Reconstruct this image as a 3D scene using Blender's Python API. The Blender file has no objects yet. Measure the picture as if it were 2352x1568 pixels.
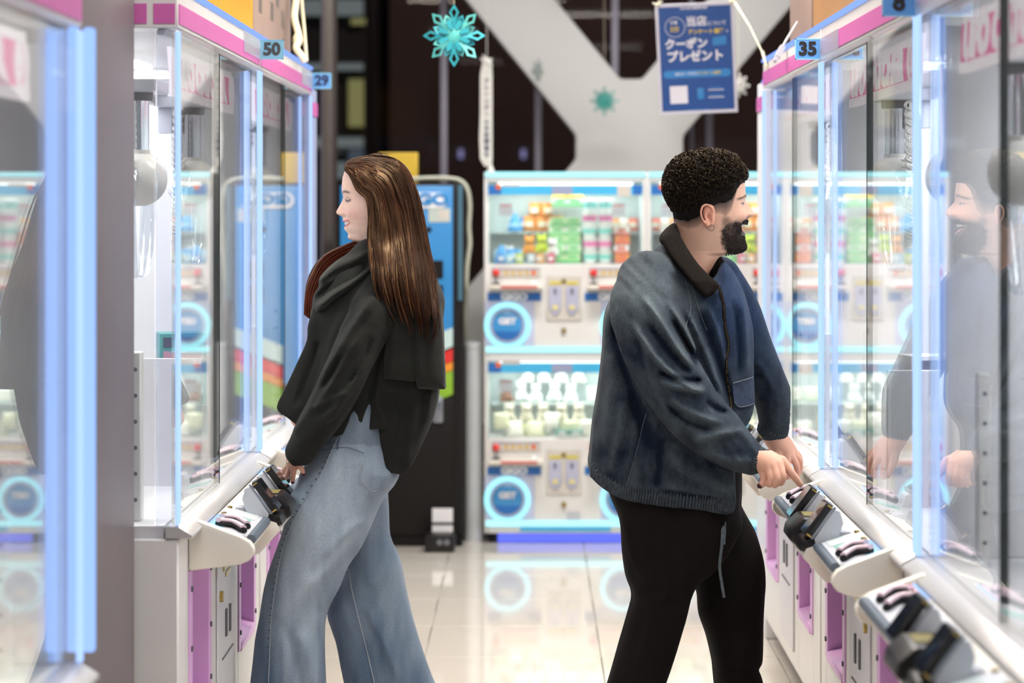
import bpy, bmesh, math, random
import numpy as np
from mathutils import Vector, Matrix

# ---------------------------------------------------------------- camera, world, lights, exposure
SC = bpy.context.scene
COL = SC.collection
F, CX, CY, EYE = 5550.0, 1220.0, 470.0, 1.5      # focal length in px of the 2352 px frame, principal point, eye height


def P(px, py, Y):
    return Vector(((px - CX) * Y / F, Y, EYE - (py - CY) * Y / F))


cam_d = bpy.data.cameras.new('camera')
cam = bpy.data.objects.new('camera', cam_d)
COL.objects.link(cam)
cam.location = (0, 0, EYE)
cam.rotation_euler = (math.pi / 2, 0, 0)
cam_d.sensor_width = 36.0
cam_d.lens = F * 36.0 / 2352.0
cam_d.shift_x = -(CX - 1176.0) / 2352.0
cam_d.shift_y = -(784.0 - CY) / 2352.0
cam_d.dof.use_dof = True
cam_d.dof.focus_distance = 6.3
cam_d.dof.aperture_fstop = 2.7
cam_d.clip_start = 0.05
SC.camera = cam

vs = SC.view_settings
vs.view_transform = 'Standard'
vs.look = 'None'
vs.gamma = 1.0
vs.use_curve_mapping = False
vs.exposure = 0.32
SC.cycles.max_bounces = 8
SC.cycles.use_adaptive_sampling = True
SC.cycles.adaptive_threshold = 0.02
SC.cycles.use_light_tree = True
SC.cycles.transparent_max_bounces = 24
SC.cycles.diffuse_bounces = 3
SC.cycles.glossy_bounces = 4
SC.cycles.caustics_reflective = False
SC.cycles.caustics_refractive = False
SC.cycles.sample_clamp_indirect = 6.0

W = bpy.data.worlds.new('night')
SC.world = W
W.use_nodes = True
W.node_tree.nodes['Background'].inputs[0].default_value = (0.018, 0.012, 0.011, 1)
W.node_tree.nodes['Background'].inputs[1].default_value = 1.0


def area(name, loc, size, power, col=(1, 1, 1), rot=(0, 0, 0)):
    l = bpy.data.lights.new(name, 'AREA')
    l.shape = 'RECTANGLE'
    l.size, l.size_y = size
    l.energy = power
    l.color = col
    o = bpy.data.objects.new(name, l)
    o.location = loc
    o.rotation_euler = rot
    COL.objects.link(o)
    return o


# ceiling lamps over the aisle and the hall behind the camera
LAMPS = [(-0.35, 7.4, 1.2, 0.30, 46, (1.0, 0.88, 0.72)), (0.45, 6.0, 1.2, 0.30, 42, (1.0, 0.92, 0.82)),
         (-0.5, 4.2, 1.2, 0.30, 20, (1.0, 0.95, 0.90)), (0.5, 1.8, 1.2, 0.30, 14, (1.0, 0.97, 0.95)),
         (-0.2, -0.6, 1.2, 0.30, 10, (1.0, 0.97, 0.95)),
         (0.3, 9.4, 1.2, 0.30, 48, (1.0, 0.97, 0.94)), (-0.6, 11.0, 1.2, 0.30, 10, (1.0, 0.98, 0.96)),
         (1.2, 11.0, 1.2, 0.30, 10, (1.0, 0.98, 0.96))]
CEIL = 3.15
for (x, y, sx, sy, pw, c) in LAMPS:
    area('ceiling_lamp_light', (x, y, CEIL - 0.08), (sx, sy), pw, c)

# added unseen lamp outside, lifts the facades across the road out of black
area('facade_fill_light', (1.0, 17.0, 7.0), (2.0, 1.0), 130, (1.0, 0.80, 0.70), (math.radians(55), 0, 0))

# ---------------------------------------------------------------- helpers
rnd = random.Random(7)


def srgb(r, g, b):
    out = []
    for c in (r, g, b):
        c /= 255.0
        out.append(c / 12.92 if c <= 0.04045 else ((c + 0.055) / 1.055) ** 2.4)
    return tuple(out)


def nodes_of(m):
    m.use_nodes = True
    nt = m.node_tree
    return nt, nt.nodes, nt.links


def mat(name, col, rough=0.5, metal=0.0, var=0.05, vscale=8.0, bump=0.0, bscale=60.0, spec=0.5, sheen=0.0, coat=0.0, sss=0.0, stretch=None):
    """principled material; colour varies a little with procedural noise, fine relief by bump"""
    m = bpy.data.materials.new(name)
    nt, N, L = nodes_of(m)
    b = N['Principled BSDF']
    c = srgb(*col)
    tc = N.new('ShaderNodeTexCoord')
    src = tc.outputs['Object']
    if stretch:
        mp = N.new('ShaderNodeMapping')
        mp.inputs['Scale'].default_value = stretch
        L.new(src, mp.inputs[0])
        src = mp.outputs[0]
    nz = N.new('ShaderNodeTexNoise')
    nz.inputs['Scale'].default_value = vscale
    nz.inputs['Detail'].default_value = 4.0
    L.new(src, nz.inputs['Vector'])
    rp = N.new('ShaderNodeValToRGB')
    rp.color_ramp.elements[0].position = 0.3
    rp.color_ramp.elements[1].position = 0.7
    rp.color_ramp.elements[0].color = (*[x * (1 - var) for x in c], 1)
    rp.color_ramp.elements[1].color = (*[min(1, x * (1 + var)) for x in c], 1)
    L.new(nz.outputs['Fac'], rp.inputs[0])
    L.new(rp.outputs[0], b.inputs['Base Color'])
    b.inputs['Roughness'].default_value = rough
    b.inputs['Metallic'].default_value = metal
    b.inputs['Specular IOR Level'].default_value = spec
    b.inputs['Sheen Weight'].default_value = sheen
    b.inputs['Coat Weight'].default_value = coat
    if sss:
        b.inputs['Subsurface Weight'].default_value = sss
        b.inputs['Subsurface Radius'].default_value = (0.01, 0.004, 0.002)
    if bump:
        n2 = N.new('ShaderNodeTexNoise')
        n2.inputs['Scale'].default_value = bscale
        n2.inputs['Detail'].default_value = 3.0
        L.new(src, n2.inputs['Vector'])
        bp = N.new('ShaderNodeBump')
        bp.inputs['Strength'].default_value = bump
        bp.inputs['Distance'].default_value = 0.002
        L.new(n2.outputs['Fac'], bp.inputs['Height'])
        L.new(bp.outputs[0], b.inputs['Normal'])
    return m


def emit(name, col, strength, lin=False):
    m = bpy.data.materials.new(name)
    nt, N, L = nodes_of(m)
    for n in list(N):
        if n.type != 'OUTPUT_MATERIAL':
            N.remove(n)
    e = N.new('ShaderNodeEmission')
    e.inputs[0].default_value = (*(col if lin else srgb(*col)), 1)
    e.inputs[1].default_value = strength
    L.new(e.outputs[0], [n for n in N if n.type == 'OUTPUT_MATERIAL'][0].inputs[0])
    return m


def glass(name, tint=(1, 1, 1), r0=0.045, rough=0.0, haze=0.0, hazecol=(0.8, 0.85, 0.9)):
    """clear pane: lets light straight through, mirrors more the flatter one looks along it"""
    m = bpy.data.materials.new(name)
    nt, N, L = nodes_of(m)
    for n in list(N):
        if n.type != 'OUTPUT_MATERIAL':
            N.remove(n)
    out = [n for n in N if n.type == 'OUTPUT_MATERIAL'][0]
    geo = N.new('ShaderNodeNewGeometry')
    dot = N.new('ShaderNodeVectorMath'); dot.operation = 'DOT_PRODUCT'
    L.new(geo.outputs['Incoming'], dot.inputs[0]); L.new(geo.outputs['Normal'], dot.inputs[1])

    def mth(op, a, b=None):
        n = N.new('ShaderNodeMath'); n.operation = op
        for i, v in enumerate((a, b)):
            if v is None: continue
            if isinstance(v, (int, float)): n.inputs[i].default_value = v
            else: L.new(v, n.inputs[i])
        return n.outputs[0]
    ab = mth('ABSOLUTE', dot.outputs['Value'])
    om = mth('SUBTRACT', 1.0, ab)
    p5 = mth('POWER', om, 5.0)
    fr = mth('ADD', mth('MULTIPLY', p5, 1 - r0), r0)
    tr = N.new('ShaderNodeBsdfTransparent'); tr.inputs[0].default_value = (*tint, 1)
    gl = N.new('ShaderNodeBsdfGlossy'); gl.inputs[0].default_value = (1, 1, 1, 1); gl.inputs['Roughness'].default_value = rough
    body = tr.outputs[0]
    if haze:
        df = N.new('ShaderNodeBsdfDiffuse'); df.inputs[0].default_value = (*hazecol, 1)
        mh = N.new('ShaderNodeMixShader'); mh.inputs[0].default_value = haze
        L.new(tr.outputs[0], mh.inputs[1]); L.new(df.outputs[0], mh.inputs[2])
        body = mh.outputs[0]
    mx = N.new('ShaderNodeMixShader')
    L.new(fr, mx.inputs[0]); L.new(body, mx.inputs[1]); L.new(gl.outputs[0], mx.inputs[2])
    L.new(mx.outputs[0], out.inputs[0])
    return m


class MB:
    """collects solids, builds ONE mesh object"""

    def __init__(self):
        self.v, self.f, self.m = [], [], []

    def add(self, vs_, fs_, m=0):
        k = len(self.v)
        self.v += [tuple(v) for v in vs_]
        self.f += [tuple(i + k for i in f) for f in fs_]
        self.m += [m] * len(fs_)
        return self

    def box(self, x0, x1, y0, y1, z0, z1, m=0):
        x0, x1 = sorted((x0, x1)); y0, y1 = sorted((y0, y1)); z0, z1 = sorted((z0, z1))
        return self.add([(x0, y0, z0), (x1, y0, z0), (x1, y1, z0), (x0, y1, z0), (x0, y0, z1), (x1, y0, z1), (x1, y1, z1), (x0, y1, z1)],
                        [(0, 3, 2, 1), (4, 5, 6, 7), (0, 1, 5, 4), (1, 2, 6, 5), (2, 3, 7, 6), (3, 0, 4, 7)], m)

    def hexa(self, p, m=0):
        """eight corners: bottom loop then top loop"""
        return self.add(p, [(0, 3, 2, 1), (4, 5, 6, 7), (0, 1, 5, 4), (1, 2, 6, 5), (2, 3, 7, 6), (3, 0, 4, 7)], m)

    def prism(self, poly, axis, a0, a1, m=0):
        n = len(poly)
        def pt(q, a):
            return (a, q[0], q[1]) if axis == 'x' else (q[0], a, q[1]) if axis == 'y' else (q[0], q[1], a)
        vs_ = [pt(q, a0) for q in poly] + [pt(q, a1) for q in poly]
        fs_ = [tuple(range(n - 1, -1, -1)), tuple(range(n, 2 * n))] + [(i, (i + 1) % n, n + (i + 1) % n, n + i) for i in range(n)]
        return self.add(vs_, fs_, m)

    def tube(self, pts, r, n=8, m=0, cap=True, flat=1.0):
        pts = [Vector(p) for p in pts]
        rs = r if isinstance(r, (list, tuple, np.ndarray)) else [r] * len(pts)
        vs_, fs_ = [], []
        up = None
        for i, p in enumerate(pts):
            t = (pts[min(i + 1, len(pts) - 1)] - pts[max(i - 1, 0)])
            t = t.normalized() if t.length > 1e-9 else Vector((0, 0, 1))
            if up is None:
                up = Vector((0, 0, 1)) if abs(t.z) < 0.9 else Vector((1, 0, 0))
            a = t.cross(up)
            a = a.normalized() if a.length > 1e-6 else t.orthogonal().normalized()
            b = a.cross(t).normalized()
            up = b
            for k in range(n):
                w = 2 * math.pi * k / n
                vs_.append(p + (a * math.cos(w) + b * math.sin(w) * flat) * rs[i])
        for i in range(len(pts) - 1):
            for k in range(n):
                fs_.append((i * n + k, i * n + (k + 1) % n, (i + 1) * n + (k + 1) % n, (i + 1) * n + k))
        if cap:
            fs_.append(tuple(range(n - 1, -1, -1)))
            fs_.append(tuple((len(pts) - 1) * n + k for k in range(n)))
        return self.add(vs_, fs_, m)

    def cyl(self, a, b, r, n=16, m=0, r2=None):
        return self.tube([a, b], [r, r if r2 is None else r2], n, m)

    def ball(self, c, r, nu=16, nv=10, m=0):
        r = (r, r, r) if isinstance(r, (int, float)) else r
        vs_ = [(c[0], c[1], c[2] - r[2])]
        for j in range(1, nv):
            t = math.pi * j / nv - math.pi / 2
            for i in range(nu):
                p = 2 * math.pi * i / nu
                vs_.append((c[0] + r[0] * math.cos(t) * math.cos(p), c[1] + r[1] * math.cos(t) * math.sin(p), c[2] + r[2] * math.sin(t)))
        vs_.append((c[0], c[1], c[2] + r[2]))
        fs_ = [(0, 1 + (i + 1) % nu, 1 + i) for i in range(nu)]
        for j in range(nv - 2):
            for i in range(nu):
                a, b = 1 + j * nu + i, 1 + j * nu + (i + 1) % nu
                fs_.append((a, b, b + nu, a + nu))
        e = len(vs_) - 1
        fs_ += [(e, e - nu + i, e - nu + (i + 1) % nu) for i in range(nu)]
        return self.add(vs_, fs_, m)

    def lathe(self, prof, c, axis='z', n=20, m=0):
        """profile of (radius, along) turned round an axis through c; closed where the radius is 0"""
        vs_, fs_ = [], []
        for (r, h) in prof:
            for k in range(n):
                w = 2 * math.pi * k / n
                x, y = r * math.cos(w), r * math.sin(w)
                vs_.append((c[0] + x, c[1] + y, c[2] + h) if axis == 'z' else (c[0] + x, c[1] + h, c[2] + y) if axis == 'y' else (c[0] + h, c[1] + x, c[2] + y))
        for i in range(len(prof) - 1):
            for k in range(n):
                fs_.append((i * n + k, i * n + (k + 1) % n, (i + 1) * n + (k + 1) % n, (i + 1) * n + k))
        fs_.append(tuple(range(n - 1, -1, -1)))
        fs_.append(tuple((len(prof) - 1) * n + k for k in range(n)))
        return self.add(vs_, fs_, m)

    def torus(self, c, R, r, axis='y', n=32, k=10, m=0):
        vs_, fs_ = [], []
        for i in range(n):
            a = 2 * math.pi * i / n
            for j in range(k):
                b = 2 * math.pi * j / k
                x, y, z = (R + r * math.cos(b)) * math.cos(a), (R + r * math.cos(b)) * math.sin(a), r * math.sin(b)
                vs_.append((c[0] + x, c[1] + z, c[2] + y) if axis == 'y' else (c[0] + z, c[1] + x, c[2] + y) if axis == 'x' else (c[0] + x, c[1] + y, c[2] + z))
        for i in range(n):
            for j in range(k):
                fs_.append((i * k + j, ((i + 1) % n) * k + j, ((i + 1) % n) * k + (j + 1) % k, i * k + (j + 1) % k))
        return self.add(vs_, fs_, m)

    def build(self, name, mats, parent=None, loc=None, bevel=0.0, smooth=None, seg=2, recalc=True):
        me = bpy.data.meshes.new(name)
        me.from_pydata(self.v, [], self.f)
        for mm in (mats if isinstance(mats, (list, tuple)) else [mats]):
            me.materials.append(mm)
        me.polygons.foreach_set('material_index', self.m)
        if recalc or bevel:
            bm = bmesh.new()
            bm.from_mesh(me)
            if recalc:
                bmesh.ops.recalc_face_normals(bm, faces=bm.faces)
            if bevel:
                es = [e for e in bm.edges if len(e.link_faces) == 2 and e.calc_face_angle(0) > 0.5]
                bmesh.ops.bevel(bm, geom=es, offset=bevel, segments=seg, affect='EDGES', profile=0.6, clamp_overlap=True)
            bm.to_mesh(me)
            bm.free()
        if smooth is not None or bevel:
            me.shade_smooth()
            me.set_sharp_from_angle(angle=math.radians(smooth if smooth is not None else 40))
        return link(name, me, parent, loc)


def link(name, data, parent=None, loc=None):
    o = bpy.data.objects.new(name, data)
    COL.objects.link(o)
    if parent is not None:
        o.parent = parent
    if loc is not None:
        o.location = loc
    return o


def tag(o, label=None, cat=None, group=None, kind=None):
    if label: o['label'] = label
    if cat: o['category'] = cat
    if group: o['group'] = group
    if kind: o['kind'] = kind
    return o


def thing(name, loc, label, cat, group=None, rz=0.0):
    o = bpy.data.objects.new(name, None)
    o.empty_display_size = 0.05
    o.location = loc
    o.rotation_euler = (0, 0, rz)
    COL.objects.link(o)
    return tag(o, label, cat, group)


def dup(root, loc=None, label=None, group=None, parent=None):
    c = root.copy()
    COL.objects.link(c)
    if loc is not None: c.location = loc
    if label: c['label'] = label
    if group: c['group'] = group
    if parent is not None: c.parent = parent
    for ch in list(root.children):
        dup(ch, parent=c)
    return c


def text(name, body, size, origin, right, up, m, parent=None, depth=0.0006, bold=0.0, align='CENTER', spacing=1.0, wide=1.0, shear=0.0):
    """raised lettering as a mesh; origin is the middle of the line"""
    cu = bpy.data.curves.new(name, 'FONT')
    cu.body = body
    cu.size = size
    cu.align_x = align
    cu.align_y = 'CENTER'
    cu.offset = bold
    cu.extrude = depth
    cu.space_character = spacing
    cu.shear = shear
    cu.resolution_u = 3
    tmp = bpy.data.objects.new('tmp', cu)
    COL.objects.link(tmp)
    dg = bpy.context.evaluated_depsgraph_get()
    me = bpy.data.meshes.new_from_object(tmp.evaluated_get(dg))
    me.name = name
    bpy.data.objects.remove(tmp)
    bpy.data.curves.remove(cu)
    r = Vector(right).normalized() * wide; u = Vector(up).normalized(); n = r.cross(u).normalized()
    M = Matrix.Translation(Vector(origin)) @ Matrix(((r.x, u.x, n.x), (r.y, u.y, n.y), (r.z, u.z, n.z))).to_4x4()
    me.transform(M)
    me.materials.clear()
    me.materials.append(m)
    return link(name, me, parent)


# ---------------------------------------------------------------- materials
M_white = mat('white_enamel', (226, 224, 222), 0.32, var=0.02)
M_panel = mat('white_panel', (222, 221, 226), 0.45, var=0.02)
M_cream = mat('cream_plastic', (232, 226, 214), 0.38, var=0.02)
M_pinkband = mat('magenta_band', (208, 104, 176), 0.35, var=0.03)
M_pinkpanel = mat('pink_panel', (226, 178, 228), 0.4, var=0.03)
M_pinkdeep = mat('deep_pink_panel', (216, 156, 218), 0.45, var=0.03)
M_metal = mat('brushed_metal', (205, 203, 203), 0.36, 0.45, var=0.05, stretch=(4, 60, 60))
M_steel = mat('grey_steel', (150, 154, 162), 0.35, 0.9, var=0.06)
M_chrome = mat('chrome', (225, 228, 232), 0.08, 1.0, var=0.01)
M_black = mat('black_plastic', (24, 21, 22), 0.35, var=0.1)
M_rubber = mat('black_rubber', (22, 20, 21), 0.7, var=0.1)
M_slate = mat('slate_plastic', (86, 98, 112), 0.4, var=0.05)
M_screen = mat('dark_screen', (30, 34, 42), 0.06, var=0.05, coat=0.5)
M_grey = mat('light_grey_plastic', (196, 198, 206), 0.4, var=0.03)
M_dgrey = mat('dark_grey', (92, 92, 100), 0.5, var=0.05)
M_bluegrey = mat('blue_grey_panel', (150, 158, 190), 0.45, var=0.04)
M_brass = mat('brass', (190, 165, 95), 0.3, 1.0)
M_glass = glass('clear_glass', (0.97, 0.985, 0.98), haze=0.04, hazecol=(0.9, 0.95, 0.95))
M_edge = mat('glass_edge', (36, 52, 54), 0.25)
M_acrylic = glass('clear_acrylic', (0.95, 0.97, 1.0), 0.06, haze=0.05)
M_window = glass('night_window_glass', (0.8, 0.8, 0.82), 0.004)
M_ledblue = emit('blue_led', (0.25, 0.40, 1.0), 1.0, True)
M_ledcore = emit('blue_led_core', (0.38, 0.57, 1.0), 1.15, True)
M_ledtube = emit('blue_tube_led', (0.31, 0.50, 1.0), 1.05, True)
M_ledteal = emit('cyan_led', (0.42, 0.92, 1.0), 1.15, True)
M_ledring = emit('cyan_ring_led', (0.38, 0.90, 1.0), 1.1, True)
M_uv = emit('violet_led', (0.13, 0.17, 0.95), 1.0, True)
M_lamp = emit('white_lamp', (1.0, 0.98, 0.95), 3.0, True)
M_signlit = emit('lit_sign_white', (0.98, 0.88, 0.92), 1.0, True)
M_signpink = emit('lit_sign_pink', (0.95, 0.12, 0.40), 0.9, True)
M_signblack = mat('ink_dark', (45, 45, 60), 0.5)
M_tagblue = mat('tag_blue', (96, 160, 225), 0.4)
M_tagteal = mat('tag_pale_blue', (140, 205, 232), 0.4)
M_blueband = mat('blue_band', (38, 110, 190), 0.35)
M_skyband = mat('sky_band', (70, 180, 230), 0.35)
M_bluedoor = mat('blue_flap', (66, 152, 216), 0.25)
M_red = mat('red_ball', (225, 42, 36), 0.2, coat=0.5)
M_redstrip = mat('red_strip', (206, 110, 105), 0.4)
M_yellow = mat('yellow_label', (214, 200, 60), 0.45)
M_ink = mat('ink_black', (30, 28, 32), 0.5)
M_inkwhite = mat('print_white', (240, 240, 244), 0.5)
M_plate = mat('plate_beige', (206, 200, 192), 0.4)
M_orange = mat('orange_print', (225, 105, 50), 0.4)
# ---------------------------------------------------------------- the room
M_tile = mat('cream_floor_tile', (214, 207, 197), 0.05, var=0.025, vscale=3.0, spec=0.75)
M_grout = mat('grout', (120, 114, 106), 0.6)
M_ceil = mat('ceiling_paint', (150, 148, 148), 0.8)
M_wallp = mat('wall_paint', (170, 168, 170), 0.7)
M_brace = mat('white_painted_steel', (205, 203, 200), 0.5, var=0.02, vscale=3)
M_bracedk = mat('brace_edge_grey', (120, 120, 122), 0.5)
M_mull = mat('anodised_mullion', (165, 160, 178), 0.4, 0.2)
M_bollard = mat('satin_steel', (196, 200, 204), 0.35, 0.1, var=0.05)
M_wood = mat('taupe_laminate', (104, 94, 98), 0.42, var=0.06, vscale=6, stretch=(1, 1, 0.25), bump=0.05)
M_postdk = mat('brown_grey_post', (92, 84, 80), 0.5)

floor = tag(MB().box(-3.4, 3.4, -2.5, 13.2, -0.12, -0.004).build('floor', M_grout), kind='structure')
TS = 0.585
x_start, y_start = 0.232 - 6 * TS, 8.02 - 17 * TS
tile_mesh = MB().box(0.0015, TS - 0.0015, 0.0015, TS - 0.0015, -0.004, 0.0).build('tile', M_tile, floor, bevel=0.0012, seg=1)
tile_mesh.location = (x_start, y_start, 0)
rest = MB()
first = True
for i in range(11):
    for j in range(26):
        x, y = x_start + i * TS, y_start + j * TS
        if -1.3 < x < 1.7 and y > 6.0:
            if first:
                tile_mesh.location = (x, y, 0)
                first = False
                continue
            t = tile_mesh.copy()
            t.location = (x, y, 0)
            COL.objects.link(t)
        else:
            rest.box(x + 0.0015, x + TS - 0.0015, y + 0.0015, y + TS - 0.0015, -0.004, 0)
tag(rest.build('floor_tiles', M_tile, floor), kind='stuff')

ceiling = tag(MB().box(-3.4, 3.4, -2.5, 13.2, CEIL, CEIL + 0.1).build('ceiling', M_ceil), kind='structure')
tag(MB().box(-3.5, -3.4, -2.5, 13.2, 0, CEIL).build('wall_left', M_wallp), kind='structure')
tag(MB().box(3.4, 3.5, -2.5, 13.2, 0, CEIL).build('wall_right', M_wallp), kind='structure')
tag(MB().box(-3.5, 3.5, -2.6, -2.5, 0, CEIL).build('wall_front', M_wallp), kind='structure')
proto_lamp = None
LAMPN = ['flat ceiling lamp above the bearded man', 'flat ceiling lamp above the near end of the left machines', 'flat ceiling lamp above the nearest right machine', 'flat ceiling lamp behind the camera over the aisle', 'flat ceiling lamp above the floor before the prize towers', 'flat ceiling lamp above the blue change machine', 'flat ceiling lamp above the second prize tower']
for (x, y, sx, sy, pw, c) in LAMPS:
    if proto_lamp is None:
        proto_lamp = thing('ceiling_lamp', (x, y, CEIL), 'flat ceiling lamp above the woman with warm light', 'lamp', 'ceiling lamps')
        MB().box(-0.64, 0.64, -0.19, 0.19, -0.045, 0).build('frame', M_white, proto_lamp, bevel=0.006)
        MB().box(-0.6, 0.6, -0.15, 0.15, -0.052, -0.046).build('diffuser', M_lamp, proto_lamp)
    else:
        dup(proto_lamp, (x, y, CEIL), LAMPN.pop(0))

# window wall with mullions, dark night outside
YW = 13.0
window = tag(MB().box(-3.4, 3.4, YW - 0.06, YW + 0.06, 0.0, 0.12).build('window_1', M_mull), kind='structure')
mpx = [480, 752, 1020, 1236, 1412, 1628, 1880, 2120]
for px in mpx:
    x = (px - CX) * YW / F
    w = 0.019 if px != 752 else 0.03
    MB().box(x - w, x + w, YW - 0.05, YW + 0.05, 0.12, CEIL).build('mullion', M_mull, window, bevel=0.003)
xs = [-3.4] + [(p - CX) * YW / F for p in mpx] + [3.4]
for a, b in zip(xs[:-1], xs[1:]):
    MB().box(a + 0.02, b - 0.02, YW - 0.006, YW + 0.006, 0.12, CEIL).build('pane', M_window, window)
x = (1588 - CX) * 12.7 / F
tag(MB().cyl((x, 12.7, 0), (x, 12.7, CEIL), 0.014, 10).build('trim_1', M_mull, smooth=50), kind='structure')
# dark brown post left of the change machine
p0, p1 = P(741, 0, 11.4), P(763, 0, 11.4)
tag(MB().box(p0.x, p1.x, 11.4, 11.7, 0, CEIL).build('trim_2', M_postdk, bevel=0.004), kind='structure')

# crossed white steel brace in front of the windows
YB = 12.1


def bp(*pts):
    return [((a - CX) * YB / F, EYE - (b - CY) * YB / F) for a, b in pts]


brace = MB()
arm_ul = bp((905, -190), (1100, -215), (1425, 181), (1445, 330), (1322, 368), (1322, 310))
node = bp((1425, 181), (1475, 181), (1570, 310), (1570, 392), (1600, 430), (1445, 600), (1300, 392), (1322, 366), (1322, 310))
arm_ur = bp((1475, 181), (1800, -215), (2010, -215), (1570, 312))
arm_ll = bp((1300, 392), (1445, 560), (1060, 1035), (930, 1035), (930, 835))
arm_lr = bp((1590, 392), (1445, 560), (1830, 1035), (1970, 1035), (1970, 835))
tag(brace.prism(bp((1425, 181), (1475, 181), (1800, -215), (2010, -215), (1570, 312), (1570, 392), (1590, 392), (1985, 860), (1985, 1130),
                   (1830, 1035), (1445, 575), (1060, 1035), (905, 1130), (905, 860), (1300, 392), (1322, 366), (1322, 310), (895, -215), (1100, -215)),
                'y', YB, YB + 0.22).build('trim_3', M_brace, bevel=0.02, seg=2), kind='structure')
# stainless column cladding between the change machine and the prize towers
c = P(1088, 0, 10.78)
col_ = MB().lathe([(0.040, 0.0), (0.040, 0.86), (0.043, 0.862), (0.043, 0.885), (0.02, 0.89)], (c.x, 10.78, 0), 'z', 28)
tag(col_.build('steel_bollard', M_bollard, smooth=40), 'round stainless steel bollard between the blue change machine and the prize towers', 'bollard')

# taupe laminated pillar between the two left machines
tag(MB().box(-1.75, -0.89, 4.36, 5.42, 0, CEIL).build('wall_pillar', M_wood, bevel=0.004), kind='structure')

# outside: lit building far off, few lamps in the dark
M_facade = mat('night_facade', (46, 44, 46), 0.8)
M_fband = emit('lit_floor_band', (120, 128, 126), 0.75)
M_fwarm = emit('lit_far_window', (150, 148, 96), 0.7)
M_fcool = emit('far_cool_window', (90, 100, 110), 0.6)
M_far = mat('far_dark_facade', (92, 76, 72), 0.9, var=0.25, vscale=0.35)
YO = 22.0
b0, b1 = P(640, 0, YO), P(838, 0, YO)
bld = thing('outside_building', ((b0.x + b1.x) / 2, YO, 0), 'night office block with pale lit floor bands seen through the window beside the post', 'building')
ox = -(b0.x + b1.x) / 2
MB().box(b0.x + ox, b1.x + ox, 0.1, 4, -6, 9).build('facade', M_facade, bld)
for (y0, y1) in ((0, 34), (146, 160), (316, 338)):
    MB().box(b0.x + ox, b1.x + ox - 0.02, -0.05, 0.1, P(0, y1, YO).z, P(0, y0, YO).z).build('floor_band', M_fband, bld)
for (x0, x1, y0, y1, mm) in ((806, 838, 42, 55, M_fwarm), (800, 834, 182, 290, M_fwarm), (800, 834, 342, 372, M_fcool), (770, 795, 372, 410, M_fband)):
    a, b = P(x0, y0, YO), P(x1, y1, YO)
    MB().box(a.x + ox, b.x + ox, 0.0, 0.09, b.z, a.z).build('lit_window', mm, bld)
M_fblue = emit('far_blue_sign', (0.28, 0.32, 1.0), 1.2, True)
M_flav = emit('far_lavender_lamp', (0.30, 0.30, 0.55), 0.9, True)
far = thing('outside_building', (3.0, 24, 0), 'unlit dark building outside the windows with few small blue and lavender lamps', 'building')
MB().box(b1.x + 0.1 - 3.0, 6.0, 0.1, 4, -6, 12).build('facade', M_far, far)
a = P(818, 293, 24)
MB().tube([(a.x - 0.07 - 3.0, 0.05, a.z), (a.x + 0.07 - 3.0, 0.05, a.z)], 0.03, 12).build('neon_sign', M_fblue, far)
for px in (1058, 1202):
    a = P(px, 353, 24)
    MB().box(a.x - 0.02 - 3.0, a.x + 0.02 - 3.0, 0.02, 0.1, a.z - 0.045, a.z + 0.045).build('wall_lamp', M_flav, far, bevel=0.01)

# ---------------------------------------------------------------- claw machines along both sides of the aisle
XG, UW, UD = 0.80, 1.65, 0.95


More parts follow.
